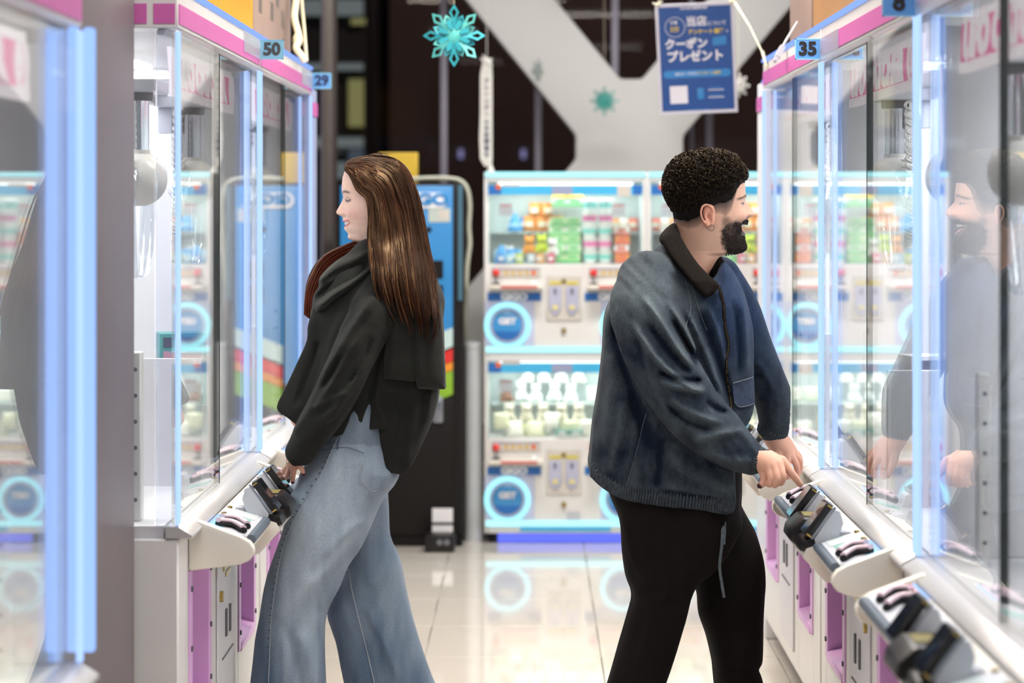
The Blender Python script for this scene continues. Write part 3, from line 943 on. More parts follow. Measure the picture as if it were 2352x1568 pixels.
def prize_tower():
    root = thing('prize_tower', (0, YT, 0), 'x', 'arcade machine', 'prize towers at the back')
    w = TW
    cb = MB()
    cb.box(0, w, 0.30, TD, 0.045, 1.645)
    cb.box(0, 0.016, 0.0, 0.30, 0.045, 1.645)
    cb.box(w - 0.016, w, 0.0, 0.30, 0.045, 1.645)
    for z0, z1 in ((0.045, 0.465), (0.805, 0.845), (0.845, 1.236), (1.60, 1.645)):
        cb.box(0.016, w - 0.016, 0.0, 0.30, z0, z1)
    cb.build('cabinet', M_white, root, bevel=0.004, seg=1)
    ft = MB()
    for x in (0.05, w - 0.05):
        ft.cyl((x, 0.07, 0), (x, 0.07, 0.05), 0.028, 14)
        ft.cyl((x, 0.48, 0), (x, 0.48, 0.05), 0.028, 14)
    ft.build('feet', M_rubber, root, smooth=40)
    MB().box(0.06, w - 0.06, 0.02, 0.035, 0.004, 0.040).build('underglow_strip', M_uv, root)
    MB().box(0.005, w - 0.005, -0.012, 0.0, 1.624, 1.645).build('light_bar', M_ledteal, root, bevel=0.004)
    for zb, tier in ((0.845, 'upper'), (0.075, 'lower')):
        # zb = height of the tier's own light bar; offsets measured from it
        zo = zb - 0.845
        top = 1.587 + zo + (0 if tier == 'upper' else -0.017)
        MB().box(0.008, w - 0.008, -0.012, 0.0, zb + 0.003, zb + 0.027).build('light_bar', M_ledteal, root, bevel=0.004)
        hb = MB().box(0.018, w - 0.018, -0.004, 0.012, top - 0.043, top).build('header_band', M_skyband, root)
        MB().box(0.02, 0.075, -0.006, -0.0035, top - 0.042, top - 0.001).build('band_end', M_blueband, hb)
        MB().box(w - 0.06, w - 0.02, -0.006, -0.0035, top - 0.042, top - 0.001).build('band_end', M_blueband, hb)
        MB().box(0.30, 0.39, -0.006, -0.0035, top - 0.04, top - 0.004).build('band_label', M_bluegrey, hb)
        MB().box(w - 0.13, w - 0.07, -0.007, -0.0035, top - 0.05, top).build('band_notice', M_plate, hb)
        MB().lathe([(0.0, -0.004), (0.013, -0.004), (0.013, 0.0)], (0.063, -0.006, top - 0.008), 'y', 16).build('round_badge', M_orange, hb, smooth=40)
        MB().box(0.08, 0.16, -0.005, -0.0035, top - 0.006, top + 0.006).build('badge_strip', M_plate, hb)
        zl, zh = (1.236, 1.60) if tier == 'upper' else (0.465, 0.805)
        MB().box(0.016, w - 0.016, 0.285, 0.299, zl, zh).build('display_back', M_inner, root)
        for dx in (0.016, w - 0.022):
            MB().box(dx, dx + 0.006, 0.02, 0.28, zl, zh).build('display_side', M_inner, root)
        MB().box(0.06, w - 0.06, 0.03, 0.09, zh - 0.012, zh - 0.004).build('display_lamp', M_lamp, root)
        MB().box(0.02, w - 0.02, 0.002, 0.006, zl, zh).build('window_glass', M_glass, root)
        MB().box(0.03, w - 0.03, 0.18, 0.285, zl + 0.135, zl + 0.142).build('shelf', M_inner, root)
        # control ledge
        zc = 1.118 + zo
        for x in (0.015, 0.445):
            pl = MB().box(x + 0.02, x + 0.235, -0.006, 0.0, zc + 0.062, zc + 0.105).build('instruction_plate', M_plate, root, bevel=0.002, seg=1)
            MB().box(x + 0.022, x + 0.233, -0.008, -0.006, zc + 0.096, zc + 0.101).build('plate_rim', M_bluegrey, pl)
            for k in range(5):
                MB().box(x + 0.075 + k * 0.03, x + 0.093 + k * 0.03, -0.0075, -0.006, zc + 0.070, zc + 0.092).build('plate_print', M_ochre if k < 4 else M_orange, pl)
            ld = MB()
            ld.box(x + 0.01, x + 0.245, -0.09, 0.0, zc + 0.012, zc + 0.030)
            lb = ld.build('control_ledge', M_cream, root, bevel=0.004)
            MB().box(x + 0.06, x + 0.22, -0.092, -0.090, zc + 0.014, zc + 0.027).build('red_strip', M_redstrip, lb)
            MB().cyl((x + 0.038, -0.05, zc + 0.03), (x + 0.038, -0.05, zc + 0.075), 0.004, 8).build('joystick_shaft', M_steel, lb)
            MB().ball((x + 0.038, -0.05, zc + 0.082), 0.0175, 18, 12).build('joystick_ball', M_red, lb, smooth=60)
            MB().lathe([(0.022, 0), (0.02, 0.006), (0.008, 0.009)], (x + 0.038, -0.05, zc + 0.030), 'z', 16).build('joystick_base', M_black, lb, smooth=40)
            MB().lathe([(0.017, 0), (0.016, 0.01), (0.008, 0.014)], (x + 0.205, -0.05, zc + 0.030), 'z', 16).build('push_button', M_inkwhite, lb, smooth=40)
            nb = MB().box(x, x + 0.236, -0.006, 0.0, zc - 0.043, zc - 0.008).build('name_band', M_blueband, root)
            text('band_lettering', 'GiGO', 0.042, (x + 0.118, -0.007, zc - 0.026), (1, 0, 0), (0, 0, 1), M_inkwhite, nb, 0.0008, 0.003, wide=1.1)
        # coin panel
        cp = MB().box(0.275, 0.43, -0.008, 0.0, zc - 0.13, zc + 0.068).build('coin_panel', M_plate, root, bevel=0.003, seg=1)
        for x in (0.287, 0.362):
            MB().prism([(x, zc + 0.02), (x + 0.055, zc + 0.02), (x + 0.055, zc - 0.075), (x + 0.04, zc - 0.105), (x + 0.015, zc - 0.105), (x, zc - 0.075)], 'y', -0.016, -0.008).build('coin_mech', M_coin, cp, bevel=0.003, seg=1)
            MB().box(x + 0.023, x + 0.031, -0.019, -0.016, zc - 0.015, zc + 0.012).build('coin_slot', M_ink, cp)
            MB().box(x + 0.015, x + 0.04, -0.021, -0.016, zc - 0.082, zc - 0.062).build('return_flap', M_yellowlit, cp)
            MB().box(x + 0.002, x + 0.053, -0.011, -0.008, zc + 0.030, zc + 0.042).build('yellow_label', M_yellow, cp)
        for z in (zc + 0.044, zc - 0.175):
            MB().lathe([(0, -0.006), (0.011, -0.006), (0.012, 0)], (0.352, -0.006, z), 'y', 16).build('key_lock', M_brass, root, smooth=40)
        if tier == 'lower':
            MB().box(0.365, 0.425, -0.005, 0.0, zc - 0.24, zc - 0.205).build('rating_plate', M_grey, root)
            pl2 = MB().box(0.16, 0.56, -0.008, 0.0, 0.056, 0.072).build('base_strip', M_skyband, root)
        # prize flaps with ring lights
        for x in (0.103, w - 0.103):
            zr = 0.966 + zo
            rp = MB().box(x - 0.10, x + 0.10 + (0.02 if x < 0.3 else 0), -0.003, 0.0, zr - 0.088, zr + 0.105).build('flap_panel', M_ringpanel, root)
            MB().torus((x, -0.010, zr), 0.0925, 0.0105, 'y', 48, 10).build('ring_light', M_ledring, rp, smooth=80)
            MB().lathe([(0.080, -0.006), (0.074, -0.014), (0.074, -0.003), (0.06, -0.002)], (x, 0, zr), 'y', 40).build('flap_rim', M_coin, rp, smooth=30)
            df = MB().lathe([(0.0, -0.009), (0.055, -0.011), (0.066, -0.006), (0.067, 0.0)], (x, -0.001, zr), 'y', 40).build('prize_flap', M_bluedoor, rp, smooth=40)
            MB().prism([(x + 0.062 * math.cos(a), zr + 0.062 * math.sin(a)) for a in np.linspace(math.radians(205), math.radians(335), 12)], 'y', -0.0125, -0.009).build('flap_lip', M_blueband, rp)
            text('flap_lettering', 'GET', 0.036, (x, -0.0132, zr + 0.018), (1, 0, 0), (0, 0, 1), M_inkwhite, rp, 0.0008, 0.002, wide=1.15)
    return root


M_ochre = mat('ochre_print', (205, 178, 120), 0.5)
M_yellowlit = mat('return_flap_yellow', (222, 212, 150), 0.35)
tw = prize_tower()
tw.location = (X_T[0], YT, 0)
tw['label'] = 'first white two-tier prize tower, nearest the blue change machine'
TWS = [tw, dup(tw, (X_T[1], YT, 0), 'second white two-tier prize tower, half hidden behind the bearded man'),
       dup(tw, (X_T[2], YT, 0), 'third white two-tier prize tower, seen through the panes of the claw machines behind the man')]
for x0 in X_T:
    area('display_light', (x0 + TW / 2, YT + 0.12, 1.585), (0.6, 0.08), 1.3, (0.96, 1.0, 0.98))
    area('display_light', (x0 + TW / 2, YT + 0.12, 0.79), (0.6, 0.08), 1.3, (0.96, 1.0, 0.98))

# prizes in the towers, each one a thing; meshes shared
PM = {}


def prize_mesh(kind, colour, second):
    key = (kind, colour, second)
    if key in PM:
        return PM[key]
    m1 = mat('prize_%s' % kind, colour, 0.55, var=0.05)
    m2 = mat('prize_%s_print' % kind, second, 0.5, var=0.05)
    mb = MB()
    if kind == 'bag':
        n = 8
        prof = [(0.030, 0.0), (0.032, 0.004), (0.027, 0.012), (0.029, 0.03), (0.027, 0.052), (0.030, 0.066), (0.031, 0.070)]
        vs_, fs_ = [], []
        for (r, h) in prof:
            t = 0.25 if h < 0.006 or h > 0.06 else 0.75
            for k in range(12):
                a = 2 * math.pi * k / 12
                vs_.append((r * math.copysign(abs(math.cos(a)) ** 0.6, math.cos(a)), r * t * math.sin(a), h))
        for i in range(len(prof) - 1):
            for k in range(12):
                fs_.append((i * 12 + k, i * 12 + (k + 1) % 12, (i + 1) * 12 + (k + 1) % 12, (i + 1) * 12 + k))
        fs_ += [tuple(range(11, -1, -1)), tuple(72 + k for k in range(12))]
        mb.add(vs_, fs_)
        mb.add([(-0.018, -0.0245, 0.022), (0.018, -0.0245, 0.022), (0.018, -0.0245, 0.046), (-0.018, -0.0245, 0.046), (-0.018, -0.018, 0.022), (0.018, -0.018, 0.022), (0.018, -0.018, 0.046), (-0.018, -0.018, 0.046)],
               [(0, 1, 2, 3), (7, 6, 5, 4), (0, 4, 5, 1), (1, 5, 6, 2), (2, 6, 7, 3), (3, 7, 4, 0)], 1)
    elif kind == 'packet':
        mb.box(-0.034, 0.034, -0.022, 0.022, 0, 0.040)
        mb.box(-0.0345, 0.0345, -0.0228, 0.0228, 0.0, 0.014, 1)
        mb.box(-0.02, 0.02, -0.0235, -0.02, 0.019, 0.034, 1)
    elif kind == 'cup':
        mb.lathe([(0.022, 0), (0.028, 0.004), (0.032, 0.045), (0.034, 0.048), (0.034, 0.054), (0.012, 0.057)], (0, 0, 0), 'z', 16)
        mb.lathe([(0.0305, 0.016), (0.0325, 0.040)], (0, 0, 0), 'z', 16, 1)
    elif kind == 'plush':
        mb.ball((0, 0, 0.026), (0.030, 0.024, 0.026), 14, 9)
        mb.ball((0, -0.004, 0.062), (0.024, 0.021, 0.021), 14, 9)
        for sx in (-1, 1):
            mb.ball((sx * 0.017, 0, 0.082), (0.008, 0.006, 0.010), 8, 6)
            mb.ball((sx * 0.024, -0.014, 0.012), (0.011, 0.015, 0.010), 8, 6)
            mb.ball((sx * 0.009, -0.0245, 0.066), (0.0028, 0.002, 0.0035), 6, 5, 1)
        mb.ball((0, -0.024, 0.058), (0.006, 0.004, 0.004), 8, 6, 1)
    elif kind == 'cone':
        mb.lathe([(0.030, 0), (0.031, 0.006), (0.02, 0.04), (0.008, 0.068), (0.0, 0.072)], (0, 0, 0), 'z', 16)
        mb.lathe([(0.0265, 0.021), (0.0225, 0.034)], (0, 0, 0), 'z', 16, 1)
    elif kind == 'cushion':
        vs_, fs_ = [], []
        n = 9
        for j in range(n):
            for i in range(n):
                u, v = -1 + 2 * i / (n - 1), -1 + 2 * j / (n - 1)
                t = 0.016 * ((1 - u ** 4) * (1 - v ** 4)) ** 0.5
                vs_.append((u * 0.036, -t, 0.036 + v * 0.036))
        for j in range(n):
            for i in range(n):
                u, v = -1 + 2 * i / (n - 1), -1 + 2 * j / (n - 1)
                vs_.append((u * 0.036, 0.016 * ((1 - u ** 4) * (1 - v ** 4)) ** 0.5 + 0.001, 0.036 + v * 0.036))
        for j in range(n - 1):
            for i in range(n - 1):
                a = j * n + i
                fs_ += [(a, a + 1, a + n + 1, a + n), (a + 81, a + 81 + n, a + 82 + n, a + 82)]
        for i in range(n - 1):
            fs_ += [(i, i + 81, i + 82, i + 1), (72 + i, 73 + i, 154 + i, 153 + i), (i * n, i * n + n, i * n + n + 81, i * n + 81), (i * n + 8, i * n + 89, i * n + n + 89, i * n + n + 8)]
        mb.add(vs_, fs_)
    o = mb.build('prize', [m1, m2], smooth=50)
    me = o.data
    bpy.data.objects.remove(o)
    PM[key] = me
    return me


KN = {'bag': ('snack_bag', 'bag'), 'packet': ('snack_packet', 'packet'), 'cup': ('snack_cup', 'cup'), 'plush': ('plush_toy', 'plush toy'), 'cone': ('cone_toy', 'toy'), 'cushion': ('mini_cushion', 'cushion')}
CN = {}


def prize(ti, tier, kind, colour, second, cname, x, z, y=0.12, sc=1.0, rz=0.0, rx=0.0, where=''):
    nm, cat = KN[kind]
    o = link(nm, prize_mesh(kind, colour, second))
    o.location = (X_T[ti] + x, YT + y, z)
    o.rotation_euler = (rx, 0, rz)
    o.scale = (sc, sc, sc)
    ordn = ('first', 'second', 'third')[ti]
    lab = '%s %s%s, %s prize tower %s case' % (cname, nm.replace('_', ' '), where, ordn, tier)
    tag(o, lab, cat, '%s %ss, %s case, %s prize tower' % (cname, nm.replace('_', ' '), tier, ordn))
    return o


OR, YE, GR, TE, PK, WH, BL, LIME, CR = (240, 150, 50), (246, 205, 70), (120, 205, 130), (130, 215, 205), (236, 130, 185), (240, 244, 240), (60, 160, 225), (200, 225, 30), (240, 236, 214)
ROWS = [' in the bottom row', ' in row two', ' in row three', ' in row four', ' in row five', ' in row six']
SIDE = {False: ', left stack', True: ', right stack'}
ORD = ['first', 'second', 'third', 'fourth', 'fifth', 'sixth', 'seventh', 'eighth']
for ti in range(3):
    R = random.Random(40 + ti)
    zu, zl = 1.2365, 0.4655
    j = lambda a: R.uniform(-a, a)
    flip = (ti == 1)
    fx = (lambda x: TW - x) if flip else (lambda x: x)
    # upper case: bags, packets and toys, on the floor in front and on the shelf behind
    for k in range(5):
        prize(ti, 'upper', 'bag', OR, CR, 'orange and cream', fx(0.20 + 0.052 * (k % 3) + (0.026 if k > 2 else 0)), zu + 0.144 + (0.062 if k > 2 else 0.0), 0.22, 0.95, j(0.3), 0, (', %s on the shelf' % ORD[k]) if k < 3 else (', %s on top of others' % ORD[k - 3]))
    for k in range(2):
        prize(ti, 'upper', 'bag', YE, CR, 'yellow and cream', fx(0.215 + 0.11 * k), zu + 0.144, 0.245, 1.0, j(0.3), 0, ', %s at the back' % ORD[k])
    for r in range(6):
        for c_ in range(2):
            if r < 5:
                prize(ti, 'upper', 'packet', (222, 240, 214) if r % 2 else (190, 222, 170), GR, 'white and green', fx(0.325 + 0.072 * c_ + j(0.004)), zu + 0.004 + r * 0.0405, 0.15, 1.0, j(0.12), 0, ROWS[r] + SIDE[(c_ == 1) ^ flip])
    for r in range(5):
        for c_ in range(2):
            prize(ti, 'upper', 'cup', WH, (PK if r % 2 else TE), 'white and %s' % ('pink' if r % 2 else 'mint'), fx(0.472 + 0.068 * c_ + j(0.003)), zu + 0.002 + r * 0.0575, 0.13, 1.0, 0, 0, ROWS[r] + SIDE[(c_ == 1) ^ flip])
    for r in range(4):
        prize(ti, 'upper', 'packet', WH if r % 2 else OR, (226, 110, 80), 'orange and white', fx(0.615 + j(0.004)), zu + 0.004 + r * 0.0405, 0.12, 0.95, j(0.15), 0, ROWS[r])
    for k, x in enumerate((0.075, 0.135)):
        prize(ti, 'upper', 'cone', BL, (150, 205, 240), 'blue', fx(x), zu + 0.142 if k else zu + 0.002, 0.21 if k else 0.10, 1.15, 0, 0, ' on the shelf' if k else ' on the case floor')
        prize(ti, 'upper', 'bag', BL, WH, 'blue and white', fx(x + 0.05), zu + 0.144 if k else zu + 0.004, 0.23 if k else 0.13, 0.9, j(0.3), 0, ' on the shelf' if k else ' on the case floor')
    prize(ti, 'upper', 'plush', LIME, (60, 60, 40), 'lime green', fx(0.255), zu + 0.012 + 0.035, 0.10, 0.95, j(0.3))
    prize(ti, 'upper', 'plush', (240, 160, 30), (60, 50, 40), 'amber', fx(0.20), zu + 0.006 + 0.035, 0.11, 0.95, j(0.3))
    prize(ti, 'upper', 'plush', (232, 235, 232), (60, 60, 60), 'white', fx(0.305), zu + 0.004 + 0.03, 0.09, 0.9, j(0.3))
    for k, (cc, cn) in enumerate((((70, 140, 215), 'blue'), ((150, 210, 235), 'pale blue'), ((196, 220, 80), 'yellow green'), ((190, 215, 225), 'silver blue'), ((240, 180, 110), 'peach'), ((225, 90, 130), 'crimson'))):
        prize(ti, 'upper', 'bag', cc, WH, cn + ' small', fx(0.065 + 0.047 * k + j(0.005)), zu + 0.003, 0.055, 0.62, j(0.4))
    for k, (cc, cn, kd) in enumerate((((170, 214, 236), 'icy blue', 'bag'), ((226, 232, 236), 'pearl', 'plush'), ((120, 190, 228), 'sky blue', 'cone'), ((238, 196, 210), 'rose', 'plush'), ((236, 226, 196), 'ivory', 'bag'))):
        prize(ti, 'upper', kd, cc, WH if kd == 'bag' else (90, 90, 90), cn, fx(0.062 + 0.050 * k + j(0.004)), zu + 0.003, 0.165, 0.85, j(0.3), 0, ' behind the front row')
    for k in range(4):
        prize(ti, 'upper', 'packet', (238, 236, 214) if k % 2 else (204, 232, 206), YE if k % 2 else GR, 'cream and yellow' if k % 2 else 'mint and green', fx(0.335 + 0.072 * (k // 2)), zu + 0.254 + 0.0405 * (k % 2), 0.15, 0.98, j(0.12), 0, SIDE[(k // 2 == 1) ^ flip])
    for k in range(3):
        prize(ti, 'upper', 'bag', ((244, 176, 120), (246, 238, 228), (236, 120, 96))[k], CR, ('apricot', 'vanilla', 'coral')[k], fx(0.585 + 0.042 * k), zu + 0.144, 0.235, 0.85, j(0.3), 0, ' on the shelf')
    for k in range(4):
        prize(ti, 'lower', 'plush', (244, 246, 240), (130, 130, 130), 'snow white', fx(0.19 + 0.078 * k + j(0.004)), zl + 0.228, 0.235, 0.95, j(0.4), 0, ', %s on top' % ORD[k])
    for k in range(3):
        prize(ti, 'lower', 'cushion', (222, 232, 206) if k % 2 else (242, 240, 226), CR, 'lime white' if k % 2 else 'off white', fx(0.495 + 0.076 * k), zl + 0.144, 0.225, 0.95, j(0.15), 0, ', %s at the side' % ORD[k])
    # lower case: white and cream plush and cushions
    for k in range(4):
        prize(ti, 'lower', 'plush', WH, (130, 130, 130), 'white', fx(0.16 + 0.075 * k + j(0.006)), zl + 0.143 + (0.0 if k % 2 else 0.006), 0.23, 0.98, j(0.4), 0, ', %s along the shelf' % ORD[k])
    for k in range(5):
        prize(ti, 'lower', 'plush', CR, (120, 110, 90), 'cream', fx(0.11 + 0.078 * k + j(0.006)), zl + 0.06, 0.145, 0.98, j(0.5), 0, ', %s before the shelf' % ORD[k])
    for k in range(8):
        prize(ti, 'lower', 'cushion', (236, 238, 226) if k % 2 else (228, 232, 196), CR, 'white' if k % 2 else 'pale yellow', fx(0.07 + 0.078 * k + j(0.01)), zl + 0.004 + (0.035 if k % 3 == 0 else 0), 0.06 + j(0.015), 1.0, j(0.5), j(0.3) - 0.2, ', %s of the front row' % ORD[k])
    for k in range(7):
        prize(ti, 'lower', 'bag', (220, 226, 170) if k % 2 else (206, 218, 196), WH, 'pale green' if k % 2 else 'sage', fx(0.10 + 0.085 * k + j(0.01)), zl + 0.004, 0.112, 0.75, j(0.6), 0, ', %s along' % ORD[k])
    for k in range(2):
        prize(ti, 'lower', 'packet', (110, 180, 175), WH, 'teal', fx(0.345 + 0.062 * k), zl + 0.002, 0.026, 0.85, 0, 0, SIDE[(k == 1) ^ flip])
    tcard = thing('title_card', (X_T[ti] + fx(0.20), YT + 0.03, zu + 0.325), 'long white title card under the lamp, %s prize tower upper case' % ORD[ti], 'card')
    MB().box(-0.085, 0.085, -0.001, 0.001, 0, 0.026).build('card', M_inkwhite, tcard)
    MB().box(-0.06, 0.06, -0.0018, -0.001, 0.008, 0.017).build('card_print', M_grey, tcard)
    t = prize(ti, 'lower', 'plush', (140, 95, 70), (30, 25, 25), 'brown', fx(0.095), zl + 0.143, 0.20, 1.0, 0.3)
    # small notices inside the cases
    for tier, z in (('upper', zu + 0.215), ('lower', zl + 0.205)):
        for x, sd in ((0.095, 'joystick'), (0.595, 'far')):
            if tier == 'lower' and x > 0.3: continue
            nt_ = thing('notice_card', (X_T[ti] + x, YT + 0.025, z), 'grey notice card hanging in the %s case, %s end, %s prize tower' % (tier, 'left' if x < 0.3 else 'right', ('first', 'second', 'third')[ti]), 'card')
            MB().box(-0.03, 0.03, -0.001, 0.001, 0, 0.055).build('card', M_grey, nt_)
            MB().box(-0.024, 0.024, -0.0018, -0.001, 0.042, 0.048).build('red_line', M_redstrip, nt_)

# ---------------------------------------------------------------- change machine, left of the towers
M_kblue = mat('kiosk_blue', (52, 138, 204), 0.3, var=0.03)
M_kblack = mat('kiosk_black', (15, 11, 11), 0.45, spec=0.3)
YK = 10.6
ka, kb = P(776, 0, YK), P(1040, 0, YK)
kc = P(1062, 0, YK)
kt = P(0, 420, YK).z
kb0 = P(0, 882, YK).z
kx = (ka.x + kc.x) / 2
km = thing('change_machine', (kx, YK, 0), 'tall blue and black change machine with shop logo standing behind the woman', 'machine')
o_ = lambda v: v - kx
MB().box(o_(ka.x), o_(kc.x), 0.03, 0.5, 0.02, kt).build('cabinet', M_kblack, km, bevel=0.006)
fp = MB().box(o_(ka.x) + 0.01, o_(kb.x), 0, 0.03, kb0, kt - 0.012).build('front_panel', M_kblue, km, bevel=0.004)
MB().box(o_(ka.x) + 0.01, o_(kb.x), 0.004, 0.03, 0.05, kb0 - 0.004).build('lower_panel', M_kblack, km, bevel=0.004)
MB().box(o_(ka.x), o_(kc.x), 0.01, 0.05, 0.0, 0.045).build('plinth', M_kblack, km)
a0, a1 = P(1052, 425, YK), P(1062, 690, YK)
MB().box(o_(a0.x), o_(a1.x), 0.012, 0.03, a1.z, a0.z).build('side_stripe', mat('side_stripe_blue', (70, 110, 130), 0.4), km)
a0, a1 = P(905, 442, YK), P(1028, 478, YK)
def capsule(x0, x1, z, r, n=12):
    return [(x1 - r + r * math.cos(w), z + r * math.sin(w)) for w in np.linspace(-math.pi / 2, math.pi / 2, n)] + [(x0 + r + r * math.cos(w), z + r * math.sin(w)) for w in np.linspace(math.pi / 2, 3 * math.pi / 2, n)]


lg = MB().prism(capsule(o_(a0.x), o_(a1.x), (a0.z + a1.z) / 2, 0.034), 'y', -0.006, 0.0).build('logo_plate', M_inkwhite, fp)
text('logo_lettering', 'GiGO', 0.066, (o_((a0.x + a1.x) / 2) + 0.01, -0.0085, (a0.z + a1.z) / 2 + 0.002), (1, 0, 0), (0, 0, 1), M_kblue, fp, 0.001, 0.004, wide=1.35)
a0, a1 = P(984, 478, YK), P(1034, 510, YK)
stk = MB().box(o_(a0.x), o_(a1.x), -0.002, 0.0, a1.z, a0.z).build('notice_sticker', mat('sticker_grey_green', (190, 202, 196), 0.4), fp)
MB().box(o_(a0.x) + 0.045, o_(a1.x) - 0.008, -0.003, -0.002, a1.z + 0.012, a0.z - 0.008).build('sticker_print', M_plate, fp)
for (y0, y1) in ((598, 640), (655, 700)):
    q0, q1 = P(985, y0, YK), P(1018, y1, YK)
    MB().box(o_(q0.x), o_(q1.x), -0.004, 0.002, q1.z, q0.z).build('bill_slot', M_kblack, fp, bevel=0.002, seg=1)
q0 = P(985, 527, YK)
MB().lathe([(0, -0.008), (0.012, -0.006), (0.013, 0)], (o_(q0.x), 0, q0.z), 'y', 14).build('coin_knob', M_kblack, fp, smooth=40)
for (y0, y1, nm, colr) in ((752, 800, 'pale_stripe', (200, 225, 225)), (795, 830, 'red_stripe', (222, 50, 45)), (828, 850, 'orange_stripe', (235, 150, 45)), (848, 905, 'green_stripe', (140, 185, 50))):
    x0, x1 = P(940, 0, YK).x, P(1040, 0, YK).x
    zt0, zb0 = P(0, y0, YK).z, P(0, y1, YK).z
    MB().prism([(o_(x0), zb0 - 0.08), (o_(x1), zb0), (o_(x1), zt0), (o_(x0), zt0 - 0.08)], 'y', -0.003, 0.0035).build(nm, mat(nm, colr, 0.4), km)
q0, q1 = P(994, 910, YK), P(1018, 970, YK)
lk = MB().box(o_(q0.x), o_(q1.x), -0.02, 0.004, q1.z, q0.z).build('lock_handle', M_steel, km, bevel=0.008)
MB().lathe([(0, -0.006), (0.014, -0.006), (0.015, 0)], (o_((q0.x + q1.x) / 2), -0.02, q0.z - 0.035), 'y', 14).build('lock_barrel', M_chrome, lk, smooth=40)
for (y0, y1) in ((1167, 1199), (1206, 1229)):
    q0, q1 = P(993, y0, YK), P(1040, y1, YK)
    MB().box(o_(q0.x), o_(q1.x), -0.002, 0.0045, q1.z, q0.z).build('rating_label', M_inkwhite, km)
# black pump box on the floor in front of it
q0, q1 = P(974, 1232, 10.42), P(1046, 1270, 10.42)
pb = thing('pedal_box', ((q0.x + q1.x) / 2, 10.42, 0), 'small black box with round metal knobs on the floor before the change machine', 'box')
MB().box(-0.065, 0.065, 0, 0.12, 0.0, 0.075).build('body', M_black, pb, bevel=0.01)
for x in (-0.01, 0.02):
    MB().lathe([(0, -0.012), (0.012, -0.012), (0.014, 0)], (x + 0.01, 0, 0.045), 'y', 14).build('knob', M_steel, pb, smooth=40)
# yellow carton and hose on top
q0, q1 = P(868, 350, 10.75), P(957, 420, 10.75)
yb = thing('yellow_carton', ((q0.x + q1.x) / 2, 10.80, kt), 'bright yellow carton standing on top of the blue change machine', 'box')
hw = (q1.x - q0.x) / 2
M_carton_y = mat('yellow_card', (222, 186, 60), 0.5)
MB().box(-hw, hw, 0, 0.12, 0, q0.z - kt).build('carton', M_carton_y, yb, bevel=0.003, seg=1)
MB().box(-hw, hw, 0.055, 0.065, q0.z - kt, q0.z - kt + 0.001).build('tape', M_cream, yb)
hs = [P(940, 413, 10.7), P(965, 410, 10.7), P(1000, 409, 10.7), P(1034, 410, 10.7), P(1058, 416, 10.7), P(1073, 434, 10.7), P(1079, 470, 10.7), P(1077, 520, 10.7), P(1079, 560, 10.7), P(1073, 610, 10.7), P(1071, 660, 10.72), P(1069, 700, 10.8), P(1068, 800, 10.9)]
hs = [(v.x, v.y, v.z) for v in hs]


def smooth_pts(pts, n=6):
    pts = [Vector(p) for p in pts]
    out = []
    for i in range(len(pts) - 1):
        p0, p1, p2, p3 = pts[max(i - 1, 0)], pts[i], pts[i + 1], pts[min(i + 2, len(pts) - 1)]
        for k in range(n):
            t = k / n
            out.append(0.5 * ((2 * p1) + (p2 - p0) * t + (2 * p0 - 5 * p1 + 4 * p2 - p3) * t * t + (3 * p1 - p0 - 3 * p2 + p3) * t ** 3))
    out.append(pts[-1])
    return out


tag(MB().tube(smooth_pts(hs), 0.0105, 10).build('air_hose', mat('hose_grey_white', (186, 188, 172), 0.5), smooth=60), 'grey white hose lying over the top corner of the blue change machine and hanging down', 'hose')
cab = [P(1070, 1205, 10.95), P(1078, 1212, 10.98), P(1085, 1205, 11.0), P(1095, 1214, 11.1), P(1102, 1206, 11.2)]
tag(MB().tube(smooth_pts([(v.x, v.y, max(0.012, v.z - 0.05)) for v in cab]), 0.006, 8).build('power_cable', M_black, smooth=60), 'black power cable running from the change machine towards the first prize tower', 'cable')

# ---------------------------------------------------------------- hanging poster
YP = 9.2
pa, pb_, pc = P(1505, 11, YP), P(1682, 3, YP), P(1516, 262, YP)
S9 = F / YP
pw, ph = 180 / S9, 254 / S9
ctr = P(1600, 134, YP)
po = thing('hanging_poster', ctr, 'blue and white coupon poster with large white Japanese lettering hanging on cords', 'poster')
po.rotation_euler = (0, math.radians(-2.4), 0)
M_paper = mat('poster_paper', (206, 206, 222), 0.5)
M_pblue = mat('poster_blue', (14, 72, 146), 0.45, var=0.03)
M_pband = mat('poster_band_blue', (44, 128, 198), 0.45)
M_pwhite = mat('poster_print_white', (222, 222, 236), 0.5)
M_pyel = mat('poster_print_yellow', (222, 192, 60), 0.5)
MB().box(-pw / 2, pw / 2, 0, 0.004, -ph / 2, ph / 2).build('board', M_paper, po, bevel=0.001, seg=1)
fld = MB().box(-pw / 2 + 0.011, pw / 2 - 0.012, -0.0012, 0.0, -ph / 2 + 0.013, ph / 2 - 0.012).build('blue_print', M_pblue, po)


def PT(fx_, fy_):
    """fraction across and down the poster, read off the photograph's crop"""
    return ((fx_ - 0.5) * pw, (0.5 - fy_) * ph)


def ptext(body, cx_, cy_, size, m, bold=0.0, wide=1.0):
    x, z = PT(cx_, cy_)
    return text('lettering', body, size, (x, -0.0018, z), (1, 0, 0), (0, 0, 1), m, po, 0.0004, bold, wide=wide)


